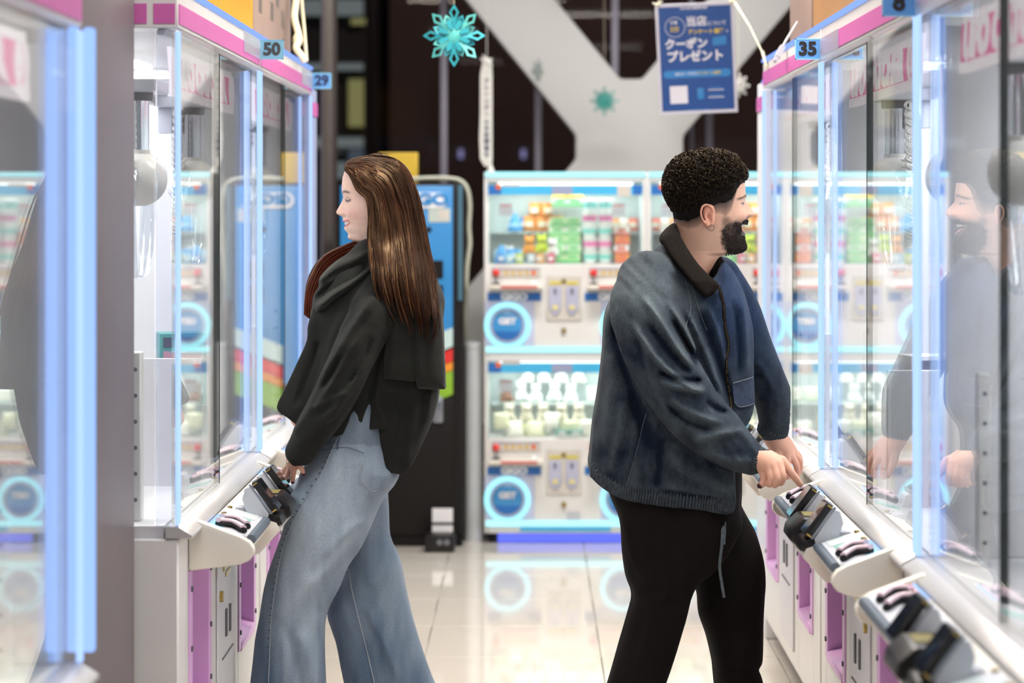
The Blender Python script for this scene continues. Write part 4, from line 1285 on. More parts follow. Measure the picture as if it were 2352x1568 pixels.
ptext('GiGO新宿歌舞伎町', 0.49, 0.046, 0.0125, M_pwhite, 0.0003)
x, z = PT(0.24, 0.212)
MB().torus((x, -0.0015, z), 0.0375, 0.0012, 'y', 32, 6).build('print_ring', M_pwhite, po)
ptext('簡単', 0.225, 0.172, 0.0145, M_pwhite, 0.0005)
ptext('2分', 0.235, 0.232, 0.0235, M_pyel, 0.0006)
ptext('当店', 0.515, 0.170, 0.040, M_pwhite, 0.0012)
ptext('について', 0.775, 0.190, 0.0185, M_pwhite, 0.0003)
ptext('アンケート', 0.565, 0.262, 0.0195, M_pyel, 0.0007)
ptext('回答', 0.80, 0.262, 0.0185, M_pyel, 0.0009)
ptext('で', 0.90, 0.266, 0.011, M_pwhite, 0.0003)
ptext('クーポン', 0.375, 0.370, 0.0415, M_pwhite, 0.0022, 0.98)
ptext('プレゼント', 0.485, 0.485, 0.0445, M_pwhite, 0.0022, 0.98)
x, z = PT(0.80, 0.348)
MB().hexa([(x - 0.026, -0.0016, z - 0.019), (x + 0.026, -0.0016, z - 0.014), (x + 0.026, -0.001, z - 0.014), (x - 0.026, -0.001, z - 0.019), (x - 0.026, -0.0016, z + 0.013), (x + 0.026, -0.0016, z + 0.019), (x + 0.026, -0.001, z + 0.019), (x - 0.026, -0.001, z + 0.013)]).build('print_ticket', M_pband, po)
x, z = PT(0.50, 0.637)
MB().prism(capsule(x - pw * 0.43, x + pw * 0.43, z, 0.0145), 'y', -0.0014, -0.001).build('print_bubble', M_pband, po)
ptext('QRコードから', 0.36, 0.637, 0.0135, M_pwhite, 0.0003)
ptext('アンケート回答', 0.655, 0.637, 0.0125, M_pyel, 0.0004)
x, z = PT(0.255, 0.823)
MB().box(x - 0.0335, x + 0.0335, -0.0016, -0.001, z - 0.0335, z + 0.0335).build('blank_label', M_pwhite, po)
x, z = PT(0.535, 0.82)
MB().box(x - 0.0125, x + 0.0125, -0.0016, -0.001, z - 0.021, z + 0.021).build('print_phone', M_pband, po, bevel=0.0003)
for k, fy_ in enumerate((0.768, 0.79, 0.836, 0.856)):
    x, z = PT(0.72 + 0.01 * (k % 2), fy_)
    MB().box(x - 0.024 - 0.006 * (k % 2), x + 0.024 + 0.006 * (k % 2), -0.0014, -0.001, z - 0.0016, z + 0.0016).build('print_line', M_pband if k % 2 == 0 else M_pwhite, po)
x, z = PT(0.50, 0.963)
MB().box(x - 0.044, x + 0.044, -0.0014, -0.001, z - 0.0012, z + 0.0012).build('print_line', M_pband, po)
x, z = PT(0.5, 0.077)
MB().box(x - 0.07, x + 0.07, -0.0013, -0.001, z - 0.0005, z + 0.0005).build('print_line', M_pband, po)
# clips and cords
M_cord = mat('cream_cord', (214, 206, 180), 0.6)
for sx, lab in ((-1, 'cream cord from the blue poster left top corner up to the ceiling'), (1, None)):
    top = ctr + Vector((sx * (pw / 2 - 0.006), 0, ph / 2 + (0.005 if sx > 0 else -0.005)))
    k = MB().ball((sx * (pw / 2 - 0.008), -0.002, ph / 2 - 0.002), 0.008, 10, 8)
    k.tube([(sx * (pw / 2 - 0.008) - 0.018, -0.004, ph / 2 + 0.006), (sx * (pw / 2 - 0.008), -0.004, ph / 2), (sx * (pw / 2 - 0.008) + 0.02, -0.004, ph / 2 + 0.012)], 0.003, 6)
    k.build('cord_knot', M_cord, po, smooth=60)
    if sx < 0:
        tag(MB().tube([top, top + Vector((-0.05, 0.05, CEIL - top.z))], 0.0022, 6).build('poster_cord', M_cord), lab, 'cord')
    else:
        tag(MB().tube([top, top + Vector((0.03, 0.05, CEIL - top.z))], 0.0022, 6).build('poster_cord', M_cord), 'cream cord from the blue poster right top corner up to the ceiling', 'cord')
        e = P(1759, 143, 8.12)
        o = MB().tube([top, P(1722, 60, 8.8), P(1750, 118, 8.4), e], 0.0028, 6)
        o.tube([P(1752, 120, 8.4), e + Vector((0.004, 0, -0.016))], 0.006, 8)
        tag(o.build('stay_cord', M_cord, smooth=60), 'slack cream cord from the blue poster down to the top edge of the claw machine', 'cord')

# ---------------------------------------------------------------- paper snowflakes
def snowflake(c, r, m, m2, label, yaw=0.0, spin=0.0):
    t = thing('paper_snowflake', c, label, 'decoration')
    t.rotation_euler = (0, spin, yaw)
    # two crossed layers of eight pierced arms
    for lay in range(2):
        for k in range(8):
            a = math.pi / 4 * k + (math.pi / 8 if lay else 0)
            L_ = r * (1.0 if not lay else 0.72)
            w = r * (0.16 if not lay else 0.15)
            ca, sa = math.cos(a), math.sin(a)
            y = -0.004 + 0.008 * lay + 0.004 * math.sin(k * 2.1)
            outer = [(0.25 * L_, -0.3 * w), (0.55 * L_, -w * 0.45), (0.74 * L_, -w), (L_, 0), (0.74 * L_, w), (0.55 * L_, w * 0.45), (0.25 * L_, 0.3 * w)]
            inner = [(0.58 * L_, -0.1 * w), (0.62 * L_, -w * 0.2), (0.75 * L_, -w * 0.52), (0.88 * L_, 0), (0.75 * L_, w * 0.52), (0.62 * L_, w * 0.2), (0.58 * L_, 0.1 * w)]
            vs_, fs_ = [], []
            for yy in (y - 0.0006, y + 0.0006):
                for (u, v) in outer + inner:
                    vs_.append((u * ca - v * sa, yy - 0.25 * v * (1 if lay else -1), u * sa + v * ca))
            n = 7
            for b_, fl in ((0, False), (14, True)):
                for i in range(n):
                    jn = (i + 1) % n
                    q = (b_ + i, b_ + jn, b_ + n + jn, b_ + n + i)
                    fs_.append(q[::-1] if fl else q)
            for i in range(n):
                jn = (i + 1) % n
                fs_.append((i, i + 14, jn + 14, jn))
                fs_.append((n + i, n + jn, n + jn + 14, n + i + 14))
            MB().add(vs_, fs_).build('arm', m if (k + lay) % 2 == 0 else m2, t)
    MB().ball((0, 0, 0), (r * 0.3, 0.008, r * 0.3), 16, 8).build('heart', m2, t, smooth=60)
    for k in range(8):
        a = math.pi / 8 + math.pi / 4 * k
        q = [(0.2 * r, -0.05 * r), (0.42 * r, -0.09 * r), (0.58 * r, 0), (0.42 * r, 0.09 * r), (0.2 * r, 0.05 * r)]
        vs_ = [(u * math.cos(a) - v * math.sin(a), -0.011 + 0.0006 * s_, u * math.sin(a) + v * math.cos(a)) for s_ in (0, 1) for u, v in q]
        MB().add(vs_, [(0, 1, 2, 3, 4), (9, 8, 7, 6, 5)] + [(i, i + 5, (i + 1) % 5 + 5, (i + 1) % 5) for i in range(5)]).build('petal', m, t)
    MB().tube([(0, 0, r * 0.9), (0, 0, CEIL - c[2])], 0.0008, 5).build('hanging_thread', M_cord, t) if abs(spin) < 0.01 else None


M_foil = mat('teal_foil', (52, 160, 178), 0.28, 0.25, var=0.18, vscale=18)
M_foil2 = mat('mint_foil', (84, 176, 176), 0.3, 0.2, var=0.18, vscale=22)
M_foilg = mat('green_foil', (44, 138, 130), 0.4, 0.1, var=0.12)
M_foilw = mat('grey_paper', (150, 162, 158), 0.5, var=0.1)
M_foilwh = mat('white_paper', (216, 214, 208), 0.6, var=0.05)
snowflake(P(1043, 82, 8.2), 72 * 8.2 / F, M_foil, M_foil2, 'large teal foil snowflake hanging before the first mullion, nearest of the snowflakes')
snowflake(P(1388, 232, 11.6), 35 * 11.6 / F, M_foilg, M_foilg, 'small green foil snowflake hanging in front of the middle of the white brace')
snowflake(P(1234, 165, 11.6), 34 * 11.6 / F, M_foilw, M_foilw, 'grey paper snowflake turned edge-on before the white brace arm', yaw=1.1)
snowflake(P(1696, 196, 10.2), 30 * 10.2 / F, M_foilwh, M_foilwh, 'white paper snowflake half hidden behind the blue poster', yaw=0.4)

# vertical paper strip
st = thing('paper_strip', P(1117, 260, 11.0), 'long narrow white paper strip with vertical dark writing hanging over the first prize tower', 'banner')
S11 = F / 11.0
pts = [(0, -126), (2, -118), (0, -90), (0, 0), (-1, 60), (0, 105), (4, 122)]
hwid = [15, 10, 14, 14, 15, 14, 8]
vs_, fs_ = [], []
for (dx, dy), hw_ in zip(pts, hwid):
    for sx in (-1, 1):
        for yy in (0, 0.002):
            vs_.append(((dx + sx * hw_) / S11, yy + 0.004 * math.sin(dy * 0.05), -dy / S11))
for i in range(len(pts) - 1):
    a = i * 4
    fs_ += [(a, a + 2, a + 6, a + 4), (a + 1, a + 5, a + 7, a + 3), (a, a + 4, a + 5, a + 1), (a + 2, a + 3, a + 7, a + 6)]
fs_ += [(0, 1, 3, 2), (24, 26, 27, 25)]
MB().add(vs_, fs_).build('strip', M_foilwh, st)
for k, ch in enumerate('クレーンゲーム大会開催中'):
    text('lettering', ch, 0.026, (1.0 / S11, -0.007, (74 - k * 15.5) / S11), (1, 0, 0), (0, 0, 1), M_ink29, st, 0.0004, 0.0004)
kn = MB()
kn.ball((1 / S11, 0, 120 / S11), (0.012, 0.008, 0.016), 10, 8)
kn.tube([(1 / S11, 0, 120 / S11), (-8 / S11, 0, 134 / S11)], [0.008, 0.003], 6)
kn.tube([(1 / S11, 0, 120 / S11), (14 / S11, 0, 108 / S11)], [0.008, 0.004], 6)
kn.tube([(1 / S11, 0, 120 / S11), (2 / S11, 0, CEIL - st.location.z)], 0.0015, 5)
kn.build('knot', M_foilwh, st, smooth=60)
tail = MB().lathe([(0.006, 0), (0.02, 0.01), (0.012, 0.03), (0.004, 0.05)], (10 / S11, 0.0, (-141) / S11), 'z', 10).build('paper_tassel', M_foilwh, st, smooth=60)

# ---------------------------------------------------------------- cartons and cables on top of the machines
M_cardO = mat('amber_carton', (222, 170, 70), 0.6, var=0.06, vscale=5)
M_cardB = mat('brown_carton', (152, 110, 62), 0.65, var=0.08, vscale=5, bump=0.1)
M_cardT = mat('taupe_carton', (140, 118, 108), 0.65, var=0.1, vscale=6)
M_tape = mat('parcel_tape', (190, 160, 110), 0.25)


def carton(loc, size, m, label, mside=None, rz=0.0):
    t = thing('cardboard_box', loc, label, 'box', 'cardboard boxes on the claw machines', rz)
    w, d, h = size
    MB().box(-w / 2, w / 2, -d / 2, d / 2, 0, h).build('carton', m, t, bevel=0.004, seg=1)
    MB().box(-0.03, 0.03, -d / 2 - 0.001, -d / 2, h * 0.5, h).build('tape', M_tape, t)
    if mside is not None:
        MB().box(w / 2, w / 2 + 0.0015, -d / 2 + 0.004, d / 2 - 0.004, 0.004, h - 0.004).build('printed_side', mside, t)
        for k in range(5):
            MB().box(w / 2 + 0.0015, w / 2 + 0.002, -d / 2 + 0.15 + 0.17 * k, -d / 2 + 0.24 + 0.17 * k, 0.1 + 0.06 * (k % 2), 0.16 + 0.06 * (k % 2)).build('print_mark', M_postdk, t)
    return t


carton((-1.10, 7.95, 2.001), (0.50, 1.15, 0.36), M_cardO, 'amber cardboard box with taupe printed long side on top of the left machines', M_cardT)
bR = carton((1.10, 6.72, 2.001), (0.48, 1.30, 0.40), M_cardB, 'brown cardboard box with a printed code frame on top of the right machines')
t0 = P(1935, 0, 6.7)
fr = MB()
xs_ = -0.2425
for (a, b, c_, d_) in ((-0.45, -0.10, 0.10, 0.102), (-0.45, -0.10, 0.165, 0.167), (-0.10, -0.098, 0.10, 0.23), (-0.45, -0.448, 0.10, 0.23)):
    fr.box(xs_, xs_ + 0.001, a, b, c_, d_)
fr.build('code_frame', M_ink, bR)
text('code_lettering', 'K0W31T', 0.05, (xs_ - 0.0006, -0.26, 0.20), (0, -1, 0), (0, 0, 1), M_ink, bR, 0.0004, 0.0006)
text('code_lettering', '賞品', 0.05, (xs_ - 0.0006, -0.21, 0.133), (0, -1, 0), (0, 0, 1), M_ink, bR, 0.0004, 0.0004)
carton((1.08, 7.72, 2.001), (0.44, 0.62, 0.40), M_cardT, 'paler taupe cardboard box behind the brown box on the right machines')
# bundled white cables left
q = [P(682, -60, 8.45), P(680, 0, 8.4), P(676, 40, 8.35), P(686, 85, 8.3), P(680, 110, 8.25), P(692, 128, 8.2), P(700, 142, 8.2)]
q2 = [P(692, -60, 8.5), P(693, 0, 8.45), P(699, 70, 8.4), P(704, 140, 8.3)]
cbm = MB().tube(smooth_pts(q), 0.012, 8)
cbm.ball(P(684, 92, 8.3), (0.018, 0.014, 0.026), 10, 8)
tag(cbm.build('cable_bundle', mat('cream_cable', (226, 220, 190), 0.5), smooth=60), 'thick cream cable bundle hanging down behind the box onto the left machine top', 'cable')
tag(MB().tube(smooth_pts(q2), 0.006, 8).build('cream_cord', M_cord, smooth=60), 'thin cream cord hanging beside the cable bundle on the left machine top', 'cord')
pl_ = MB()
pl_.tube([P(1832, 50, 7.62), P(1806, 92, 7.6), P(1796, 112, 7.56)], 0.004, 6)
a, b = P(1797, 108, 7.55), P(1785, 132, 7.52)
pl_.tube([a, b], 0.012, 4)
pl_.tube([b, P(1780, 141, 7.5)], 0.008, 4)
tag(pl_.build('extension_plug', M_grey, smooth=30), 'grey extension plug on a lead hanging over the right machine beside the cardboard boxes', 'plug')
pipe_ = P(1822, 0, 8.6)
tag(MB().cyl((pipe_.x + 0.02, 8.6, 1.5), (pipe_.x + 0.02, 8.6, CEIL), 0.018, 12).build('trim_4', M_white, smooth=50), kind='structure')
# ---------------------------------------------------------------- figures: signed-distance modelling on a grid, meshed by surface nets
def catmull(pts, n=4, closed=False):
    pts = np.asarray(pts, float)
    m = len(pts)
    out = []
    rng = range(m) if closed else range(m - 1)
    for i in rng:
        if closed:
            p0, p1, p2, p3 = pts[(i - 1) % m], pts[i], pts[(i + 1) % m], pts[(i + 2) % m]
        else:
            p0, p1, p2, p3 = pts[max(i - 1, 0)], pts[i], pts[i + 1], pts[min(i + 2, m - 1)]
        for k in range(n):
            t = k / n
            out.append(0.5 * ((2 * p1) + (p2 - p0) * t + (2 * p0 - 5 * p1 + 4 * p2 - p3) * t * t + (3 * p1 - p0 - 3 * p2 + p3) * t ** 3))
    if not closed:
        out.append(pts[-1])
    return np.array(out)


def smin(a, b, k):
    h = np.clip(0.5 + 0.5 * (b - a) / k, 0, 1)
    return b * (1 - h) + a * h - k * h * (1 - h)


def sstep(a, b, x):
    t = np.clip((x - a) / (b - a), 0, 1)
    return t * t * (3 - 2 * t)


def vnoise(x, y, seed):
    """smooth value noise in two dimensions"""
    rs = np.random.RandomState(seed)
    T = rs.rand(64, 64)
    xi, yi = np.floor(x).astype(int), np.floor(y).astype(int)
    fx, fy = x - xi, y - yi
    fx, fy = fx * fx * (3 - 2 * fx), fy * fy * (3 - 2 * fy)
    a = T[xi % 64, yi % 64]; b = T[(xi + 1) % 64, yi % 64]; c = T[xi % 64, (yi + 1) % 64]; d = T[(xi + 1) % 64, (yi + 1) % 64]
    return (a * (1 - fx) + b * fx) * (1 - fy) + (c * (1 - fx) + d * fx) * fy - 0.5


def surface_nets(f, lo, h):
    nx, ny, nz = f.shape
    s = f < 0
    cnt = np.zeros((nx - 1, ny - 1, nz - 1), np.int8)
    offs = [(i, j, k) for i in (0, 1) for j in (0, 1) for k in (0, 1)]
    for (i, j, k) in offs:
        cnt += s[i:nx - 1 + i, j:ny - 1 + j, k:nz - 1 + k]
    act = np.argwhere((cnt > 0) & (cnt < 8))
    idx = -np.ones(cnt.shape, np.int64)
    idx[act[:, 0], act[:, 1], act[:, 2]] = np.arange(len(act))
    vals = np.stack([f[act[:, 0] + i, act[:, 1] + j, act[:, 2] + k] for (i, j, k) in offs], 1)
    O = np.array(offs, float)
    pos = np.zeros((len(act), 3)); n = np.zeros(len(act))
    for a in range(8):
        for b in range(a + 1, 8):
            if abs(O[a] - O[b]).sum() != 1: continue
            va, vb = vals[:, a], vals[:, b]
            mk = (va < 0) != (vb < 0)
            t = np.where(mk, va / np.where(mk, va - vb, 1), 0)
            pos += mk[:, None] * (O[a] + t[:, None] * (O[b] - O[a]))
            n += mk
    v = (act + pos / n[:, None]) * h + np.array(lo)
    faces = []
    for ax in range(3):
        s0 = s.take(range(0, f.shape[ax] - 1), ax); s1 = s.take(range(1, f.shape[ax]), ax)
        d = np.argwhere(s0 != s1)
        b, c = [(1, 2), (2, 0), (0, 1)][ax]
        ok = (d[:, b] > 0) & (d[:, c] > 0) & (d[:, b] < f.shape[b] - 1) & (d[:, c] < f.shape[c] - 1)
        d = d[ok]
        ins = s0[d[:, 0], d[:, 1], d[:, 2]]

        def cell(db, dc):
            q = d.copy(); q[:, b] += db; q[:, c] += dc
            return idx[q[:, 0], q[:, 1], q[:, 2]]
        q = np.stack([cell(-1, -1), cell(0, -1), cell(0, 0), cell(-1, 0)], 1)
        q[~ins] = q[~ins][:, ::-1]
        faces.append(q)
    return v, np.concatenate(faces)


def relax(v, f, it=2, lam=0.5):
    e = np.concatenate([f[:, [0, 1]], f[:, [1, 2]], f[:, [2, 3]], f[:, [3, 0]]])
    e = np.concatenate([e, e[:, ::-1]])
    deg = np.bincount(e[:, 0], minlength=len(v))[:, None]
    for _ in range(it):
        acc = np.zeros_like(v)
        for k in range(3):
            acc[:, k] = np.bincount(e[:, 0], weights=v[e[:, 1], k], minlength=len(v))
        v = v + lam * (acc / np.maximum(deg, 1) - v)
    return v


class Vol:
    """grid in front of the camera; pixel outlines are placed at depth Y0 (metres) and given real thickness"""

    def __init__(self, box_px, Y0, near, far, h):
        self.Y0, self.h, self.S = Y0, h, F / Y0
        x0, y0, x1, y1 = box_px
        lo = P(x0, y1, Y0); hi = P(x1, y0, Y0)
        self.lo = np.array([lo.x, Y0 + near, lo.z])
        n = [int((hi.x - lo.x) / h) + 2, int((far - near) / h) + 2, int((hi.z - lo.z) / h) + 2]
        self.x = (self.lo[0] + h * np.arange(n[0])).astype(np.float32)
        self.y = (self.lo[1] + h * np.arange(n[1])).astype(np.float32)
        self.z = (self.lo[2] + h * np.arange(n[2])).astype(np.float32)
        self.f = np.full(n, 1.0, np.float32)
        self.px = CX + self.x * self.S
        self.py = CY + (EYE - self.z) * self.S
        self.PX, self.PY = np.meshgrid(self.px, self.py, indexing='ij')

    def poly2d(self, pts, n=4):
        q = catmull(pts, n, True) if n > 1 else np.asarray(pts, float)
        d = np.full(self.PX.shape, 1e9); ins = np.zeros(self.PX.shape, bool)
        for a, b in zip(q, np.roll(q, -1, 0)):
            ab = b - a
            t = np.clip(((self.PX - a[0]) * ab[0] + (self.PY - a[1]) * ab[1]) / max(ab @ ab, 1e-9), 0, 1)
            d = np.minimum(d, (self.PX - a[0] - t * ab[0]) ** 2 + (self.PY - a[1] - t * ab[1]) ** 2)
            if a[1] != b[1]:
                cr = ((a[1] > self.PY) != (b[1] > self.PY)) & (self.PX < (b[0] - a[0]) * (self.PY - a[1]) / (b[1] - a[1]) + a[0])
                ins ^= cr
        return (np.where(ins, -1, 1) * np.sqrt(d) / self.S).astype(np.float32)

    def line2d(self, pts, n=5):
        q = catmull(pts, n)
        d = np.full(self.PX.shape, 1e9); tt = np.zeros(self.PX.shape)
        L = len(q) - 1
        for i in range(L):
            a, b = q[i], q[i + 1]
            ab = b - a
            t = np.clip(((self.PX - a[0]) * ab[0] + (self.PY - a[1]) * ab[1]) / max(ab @ ab, 1e-9), 0, 1)
            dd = (self.PX - a[0] - t * ab[0]) ** 2 + (self.PY - a[1] - t * ab[1]) ** 2
            m = dd < d
            d = np.where(m, dd, d); tt = np.where(m, (i + t) / L, tt)
        return np.sqrt(d), tt

    def tab(self, pairs):
        """table of (py, metres) read along the height"""
        a = np.array(pairs, float)
        return np.interp(self.py, a[:, 0], a[:, 1]).astype(np.float32)

    def pillow(self, pts, yc, b, R, n=4, relief=None, cut=None):
        d2 = self.poly2d(pts, n)
        yc = self.tab(yc) if isinstance(yc, list) else yc
        b = self.tab(b) if isinstance(b, list) else b
        R = self.tab(R) if isinstance(R, list) else R
        yy = (self.y[None, :, None] - self.Y0) - (yc[None, None, :] if isinstance(yc, np.ndarray) else yc)
        bb = b[None, None, :] if isinstance(b, np.ndarray) else b
        RR = R[None, None, :] if isinstance(R, np.ndarray) else R
        q1 = d2[:, None, :] + RR
        q2 = np.abs(yy) - (bb - RR)
        f = np.minimum(np.maximum(q1, q2), 0) + np.sqrt(np.maximum(q1, 0) ** 2 + np.maximum(q2, 0) ** 2) - RR
        if relief is not None:
            f = f - relief[:, None, :] * sstep(0.02, -0.03, yy)
        if cut is not None:
            f = np.maximum(f, self.poly2d(cut, n)[:, None, :])
        return f.astype(np.float32)

    def tube(self, nodes, sub=4, pad=0.06, relief=None):
        """nodes (px, py, dy, half width in the picture plane, half depth)"""
        q = []
        for (px, py, dy, a, b) in nodes:
            p = P(px, py, self.Y0 + dy)
            q.append((p.x, p.y, p.z, a, b))
        q = catmull(q, sub)
        out = np.full(self.f.shape, 1.0, np.float32)
        rm = q[:, 3:].max() + pad
        sl = []
        for ax, arr in ((0, self.x), (1, self.y), (2, self.z)):
            i0 = np.searchsorted(arr, q[:, ax].min() - rm); i1 = np.searchsorted(arr, q[:, ax].max() + rm)
            sl.append(slice(max(i0 - 1, 0), min(i1 + 1, len(arr))))
        X = self.x[sl[0]][:, None, None]; Y = self.y[sl[1]][None, :, None]; Z = self.z[sl[2]][None, None, :]
        o = np.full((X.shape[0], Y.shape[1], Z.shape[2]), 1.0, np.float32)
        for a, b in zip(q[:-1], q[1:]):
            d = b[:3] - a[:3]
            L2 = max(d @ d, 1e-12)
            t = np.clip(((X - a[0]) * d[0] + (Y - a[1]) * d[1] + (Z - a[2]) * d[2]) / L2, 0, 1)
            ra = a[3] + t * (b[3] - a[3]); rb = a[4] + t * (b[4] - a[4])
            ex, ey, ez = X - a[0] - t * d[0], Y - a[1] - t * d[1], Z - a[2] - t * d[2]
            g = (np.sqrt((ex ** 2 + ez ** 2) / ra ** 2 + ey ** 2 / rb ** 2) - 1) * np.minimum(ra, rb)
            o = np.minimum(o, g)
        if relief is not None:
            dyc = np.interp(self.z[sl[2]], q[::-1, 2] if q[0, 2] > q[-1, 2] else q[:, 2], q[::-1, 1] if q[0, 2] > q[-1, 2] else q[:, 1])
            o = o - relief[sl[0], sl[2]][:, None, :] * sstep(0.03, -0.02, Y - dyc[None, None, :])
        out[sl[0], sl[1], sl[2]] = o
        return out

    def ridges(self, lst):
        """relief: (line in px, half width px, height m), ends taper off"""
        h = np.zeros(self.PX.shape)
        for (pts, w, a) in lst:
            d, t = self.line2d(pts)
            h += a * np.exp(-(d / w) ** 2) * sstep(0, 0.22, t) * sstep(1, 0.78, t)
        return h.astype(np.float32)

    def foldnoise(self, ang, length, width, amp, seed):
        c, s = math.cos(math.radians(ang)), math.sin(math.radians(ang))
        u, v = self.PX * c + self.PY * s, -self.PX * s + self.PY * c
        warp = 0.6 * width * vnoise(u / length * 0.8, v / (width * 2.5), seed + 5)
        n1 = vnoise(u / length, (v + warp) / width, seed)
        n2 = vnoise(u / length * 1.3, (v + 1.4 * warp) / width * 1.3, seed + 2)
        return (amp * (0.8 * n1 + 0.9 * (0.12 - np.abs(n2)) + 0.35 * vnoise(u / length * 1.7, (v + warp) / width * 2.1, seed + 1))).astype(np.float32)

    def mesh(self, f=None, it=2):
        v, q = surface_nets(self.f if f is None else f, self.lo, self.h)
        return relax(v, q, it), q


def mesh_obj(name, v, q, m, parent=None, col=None, loc=None):
    me = bpy.data.meshes.new(name)
    o3 = np.asarray(loc if loc is not None else (0, 0, 0), float)
    v = np.asarray(v, float) - o3
    q = np.asarray(q)
    if q.dtype != object and q.ndim == 2:
        k = q.shape[1]
        me.vertices.add(len(v)); me.loops.add(q.size); me.polygons.add(len(q))
        me.vertices.foreach_set('co', v.astype(np.float32).ravel())
        me.loops.foreach_set('vertex_index', q.astype(np.int32).ravel())
        me.polygons.foreach_set('loop_start', np.arange(0, q.size, k, dtype=np.int32))
        me.polygons.foreach_set('loop_total', np.full(len(q), k, np.int32))
        me.update(calc_edges=True)
        me.validate()
    else:
        me.from_pydata(v.tolist(), [], [list(x) for x in q])
    me.shade_smooth()
    for mm in (m if isinstance(m, (list, tuple)) else [m]):
        me.materials.append(mm)
    if col is not None:
        a = me.color_attributes.new('Col', 'FLOAT_COLOR', 'POINT')
        c4 = np.ones((len(v), 4), np.float32); c4[:, :3] = col
        a.data.foreach_set('color', c4.ravel())
    return link(name, me, parent)


def px_of(v):
    v = np.asarray(v)
    s = F / v[:, 1]
    return CX + v[:, 0] * s, CY + (EYE - v[:, 2]) * s


def col_mat(name, rough=0.5, spec=0.4, sss=0.0, bump=0.0, bscale=200.0, fine=0.06, fscale=300.0, sheen=0.0, stretch=(1, 1, 1), bdist=0.001):
    """material that takes its own colour from the mesh's colour layer, with fine procedural grain"""
    m = bpy.data.materials.new(name)
    nt, N, L = nodes_of(m)
    b = N['Principled BSDF']
    at = N.new('ShaderNodeVertexColor'); at.layer_name = 'Col'
    tc = N.new('ShaderNodeTexCoord')
    mp = N.new('ShaderNodeMapping'); mp.inputs['Scale'].default_value = stretch
    L.new(tc.outputs['Object'], mp.inputs[0])
    nz = N.new('ShaderNodeTexNoise'); nz.inputs['Scale'].default_value = fscale; nz.inputs['Detail'].default_value = 3
    L.new(mp.outputs[0], nz.inputs['Vector'])
    mr = N.new('ShaderNodeMapRange')
    mr.inputs['From Min'].default_value = 0.3; mr.inputs['From Max'].default_value = 0.7
    mr.inputs['To Min'].default_value = 1 - fine; mr.inputs['To Max'].default_value = 1 + fine
    L.new(nz.outputs['Fac'], mr.inputs[0])
    mx = N.new('ShaderNodeVectorMath'); mx.operation = 'SCALE'
    L.new(at.outputs['Color'], mx.inputs[0]); L.new(mr.outputs[0], mx.inputs['Scale'])
    L.new(mx.outputs[0], b.inputs['Base Color'])
    b.inputs['Roughness'].default_value = rough
    b.inputs['Specular IOR Level'].default_value = spec
    b.inputs['Sheen Weight'].default_value = sheen
    if sss:
        b.inputs['Subsurface Weight'].default_value = sss
        b.inputs['Subsurface Radius'].default_value = (0.008, 0.003, 0.0015)
        b.inputs['Subsurface Scale'].default_value = 1.0
    if bump:
        n2 = N.new('ShaderNodeTexNoise'); n2.inputs['Scale'].default_value = bscale; n2.inputs['Detail'].default_value = 3
        L.new(mp.outputs[0], n2.inputs['Vector'])
        bp_ = N.new('ShaderNodeBump'); bp_.inputs['Strength'].default_value = bump; bp_.inputs['Distance'].default_value = bdist
        L.new(n2.outputs['Fac'], bp_.inputs['Height']); L.new(bp_.outputs[0], b.inputs['Normal'])
    return m


M_skin = col_mat('skin', 0.48, 0.35, 0.12, 0.12, 500, 0.03, 60)
M_eye = mat('eye_white', (225, 222, 220), 0.15)
M_tooth = mat('teeth', (238, 232, 222), 0.2)
M_gold = mat('gold', (230, 216, 192), 0.15, 1.0)


def lut(tbl, x, sm=1.2):
    a = np.array(tbl, float)
    y = np.interp(x, a[:, 0], a[:, 1])
    if sm:
        k = int(4 * sm) | 1
        g = np.exp(-0.5 * ((np.arange(-k, k + 1)) / (sm / (x[1] - x[0]))) ** 2); g /= g.sum()
        y = np.convolve(np.pad(y, k, mode='edge'), g, 'valid')
    return y


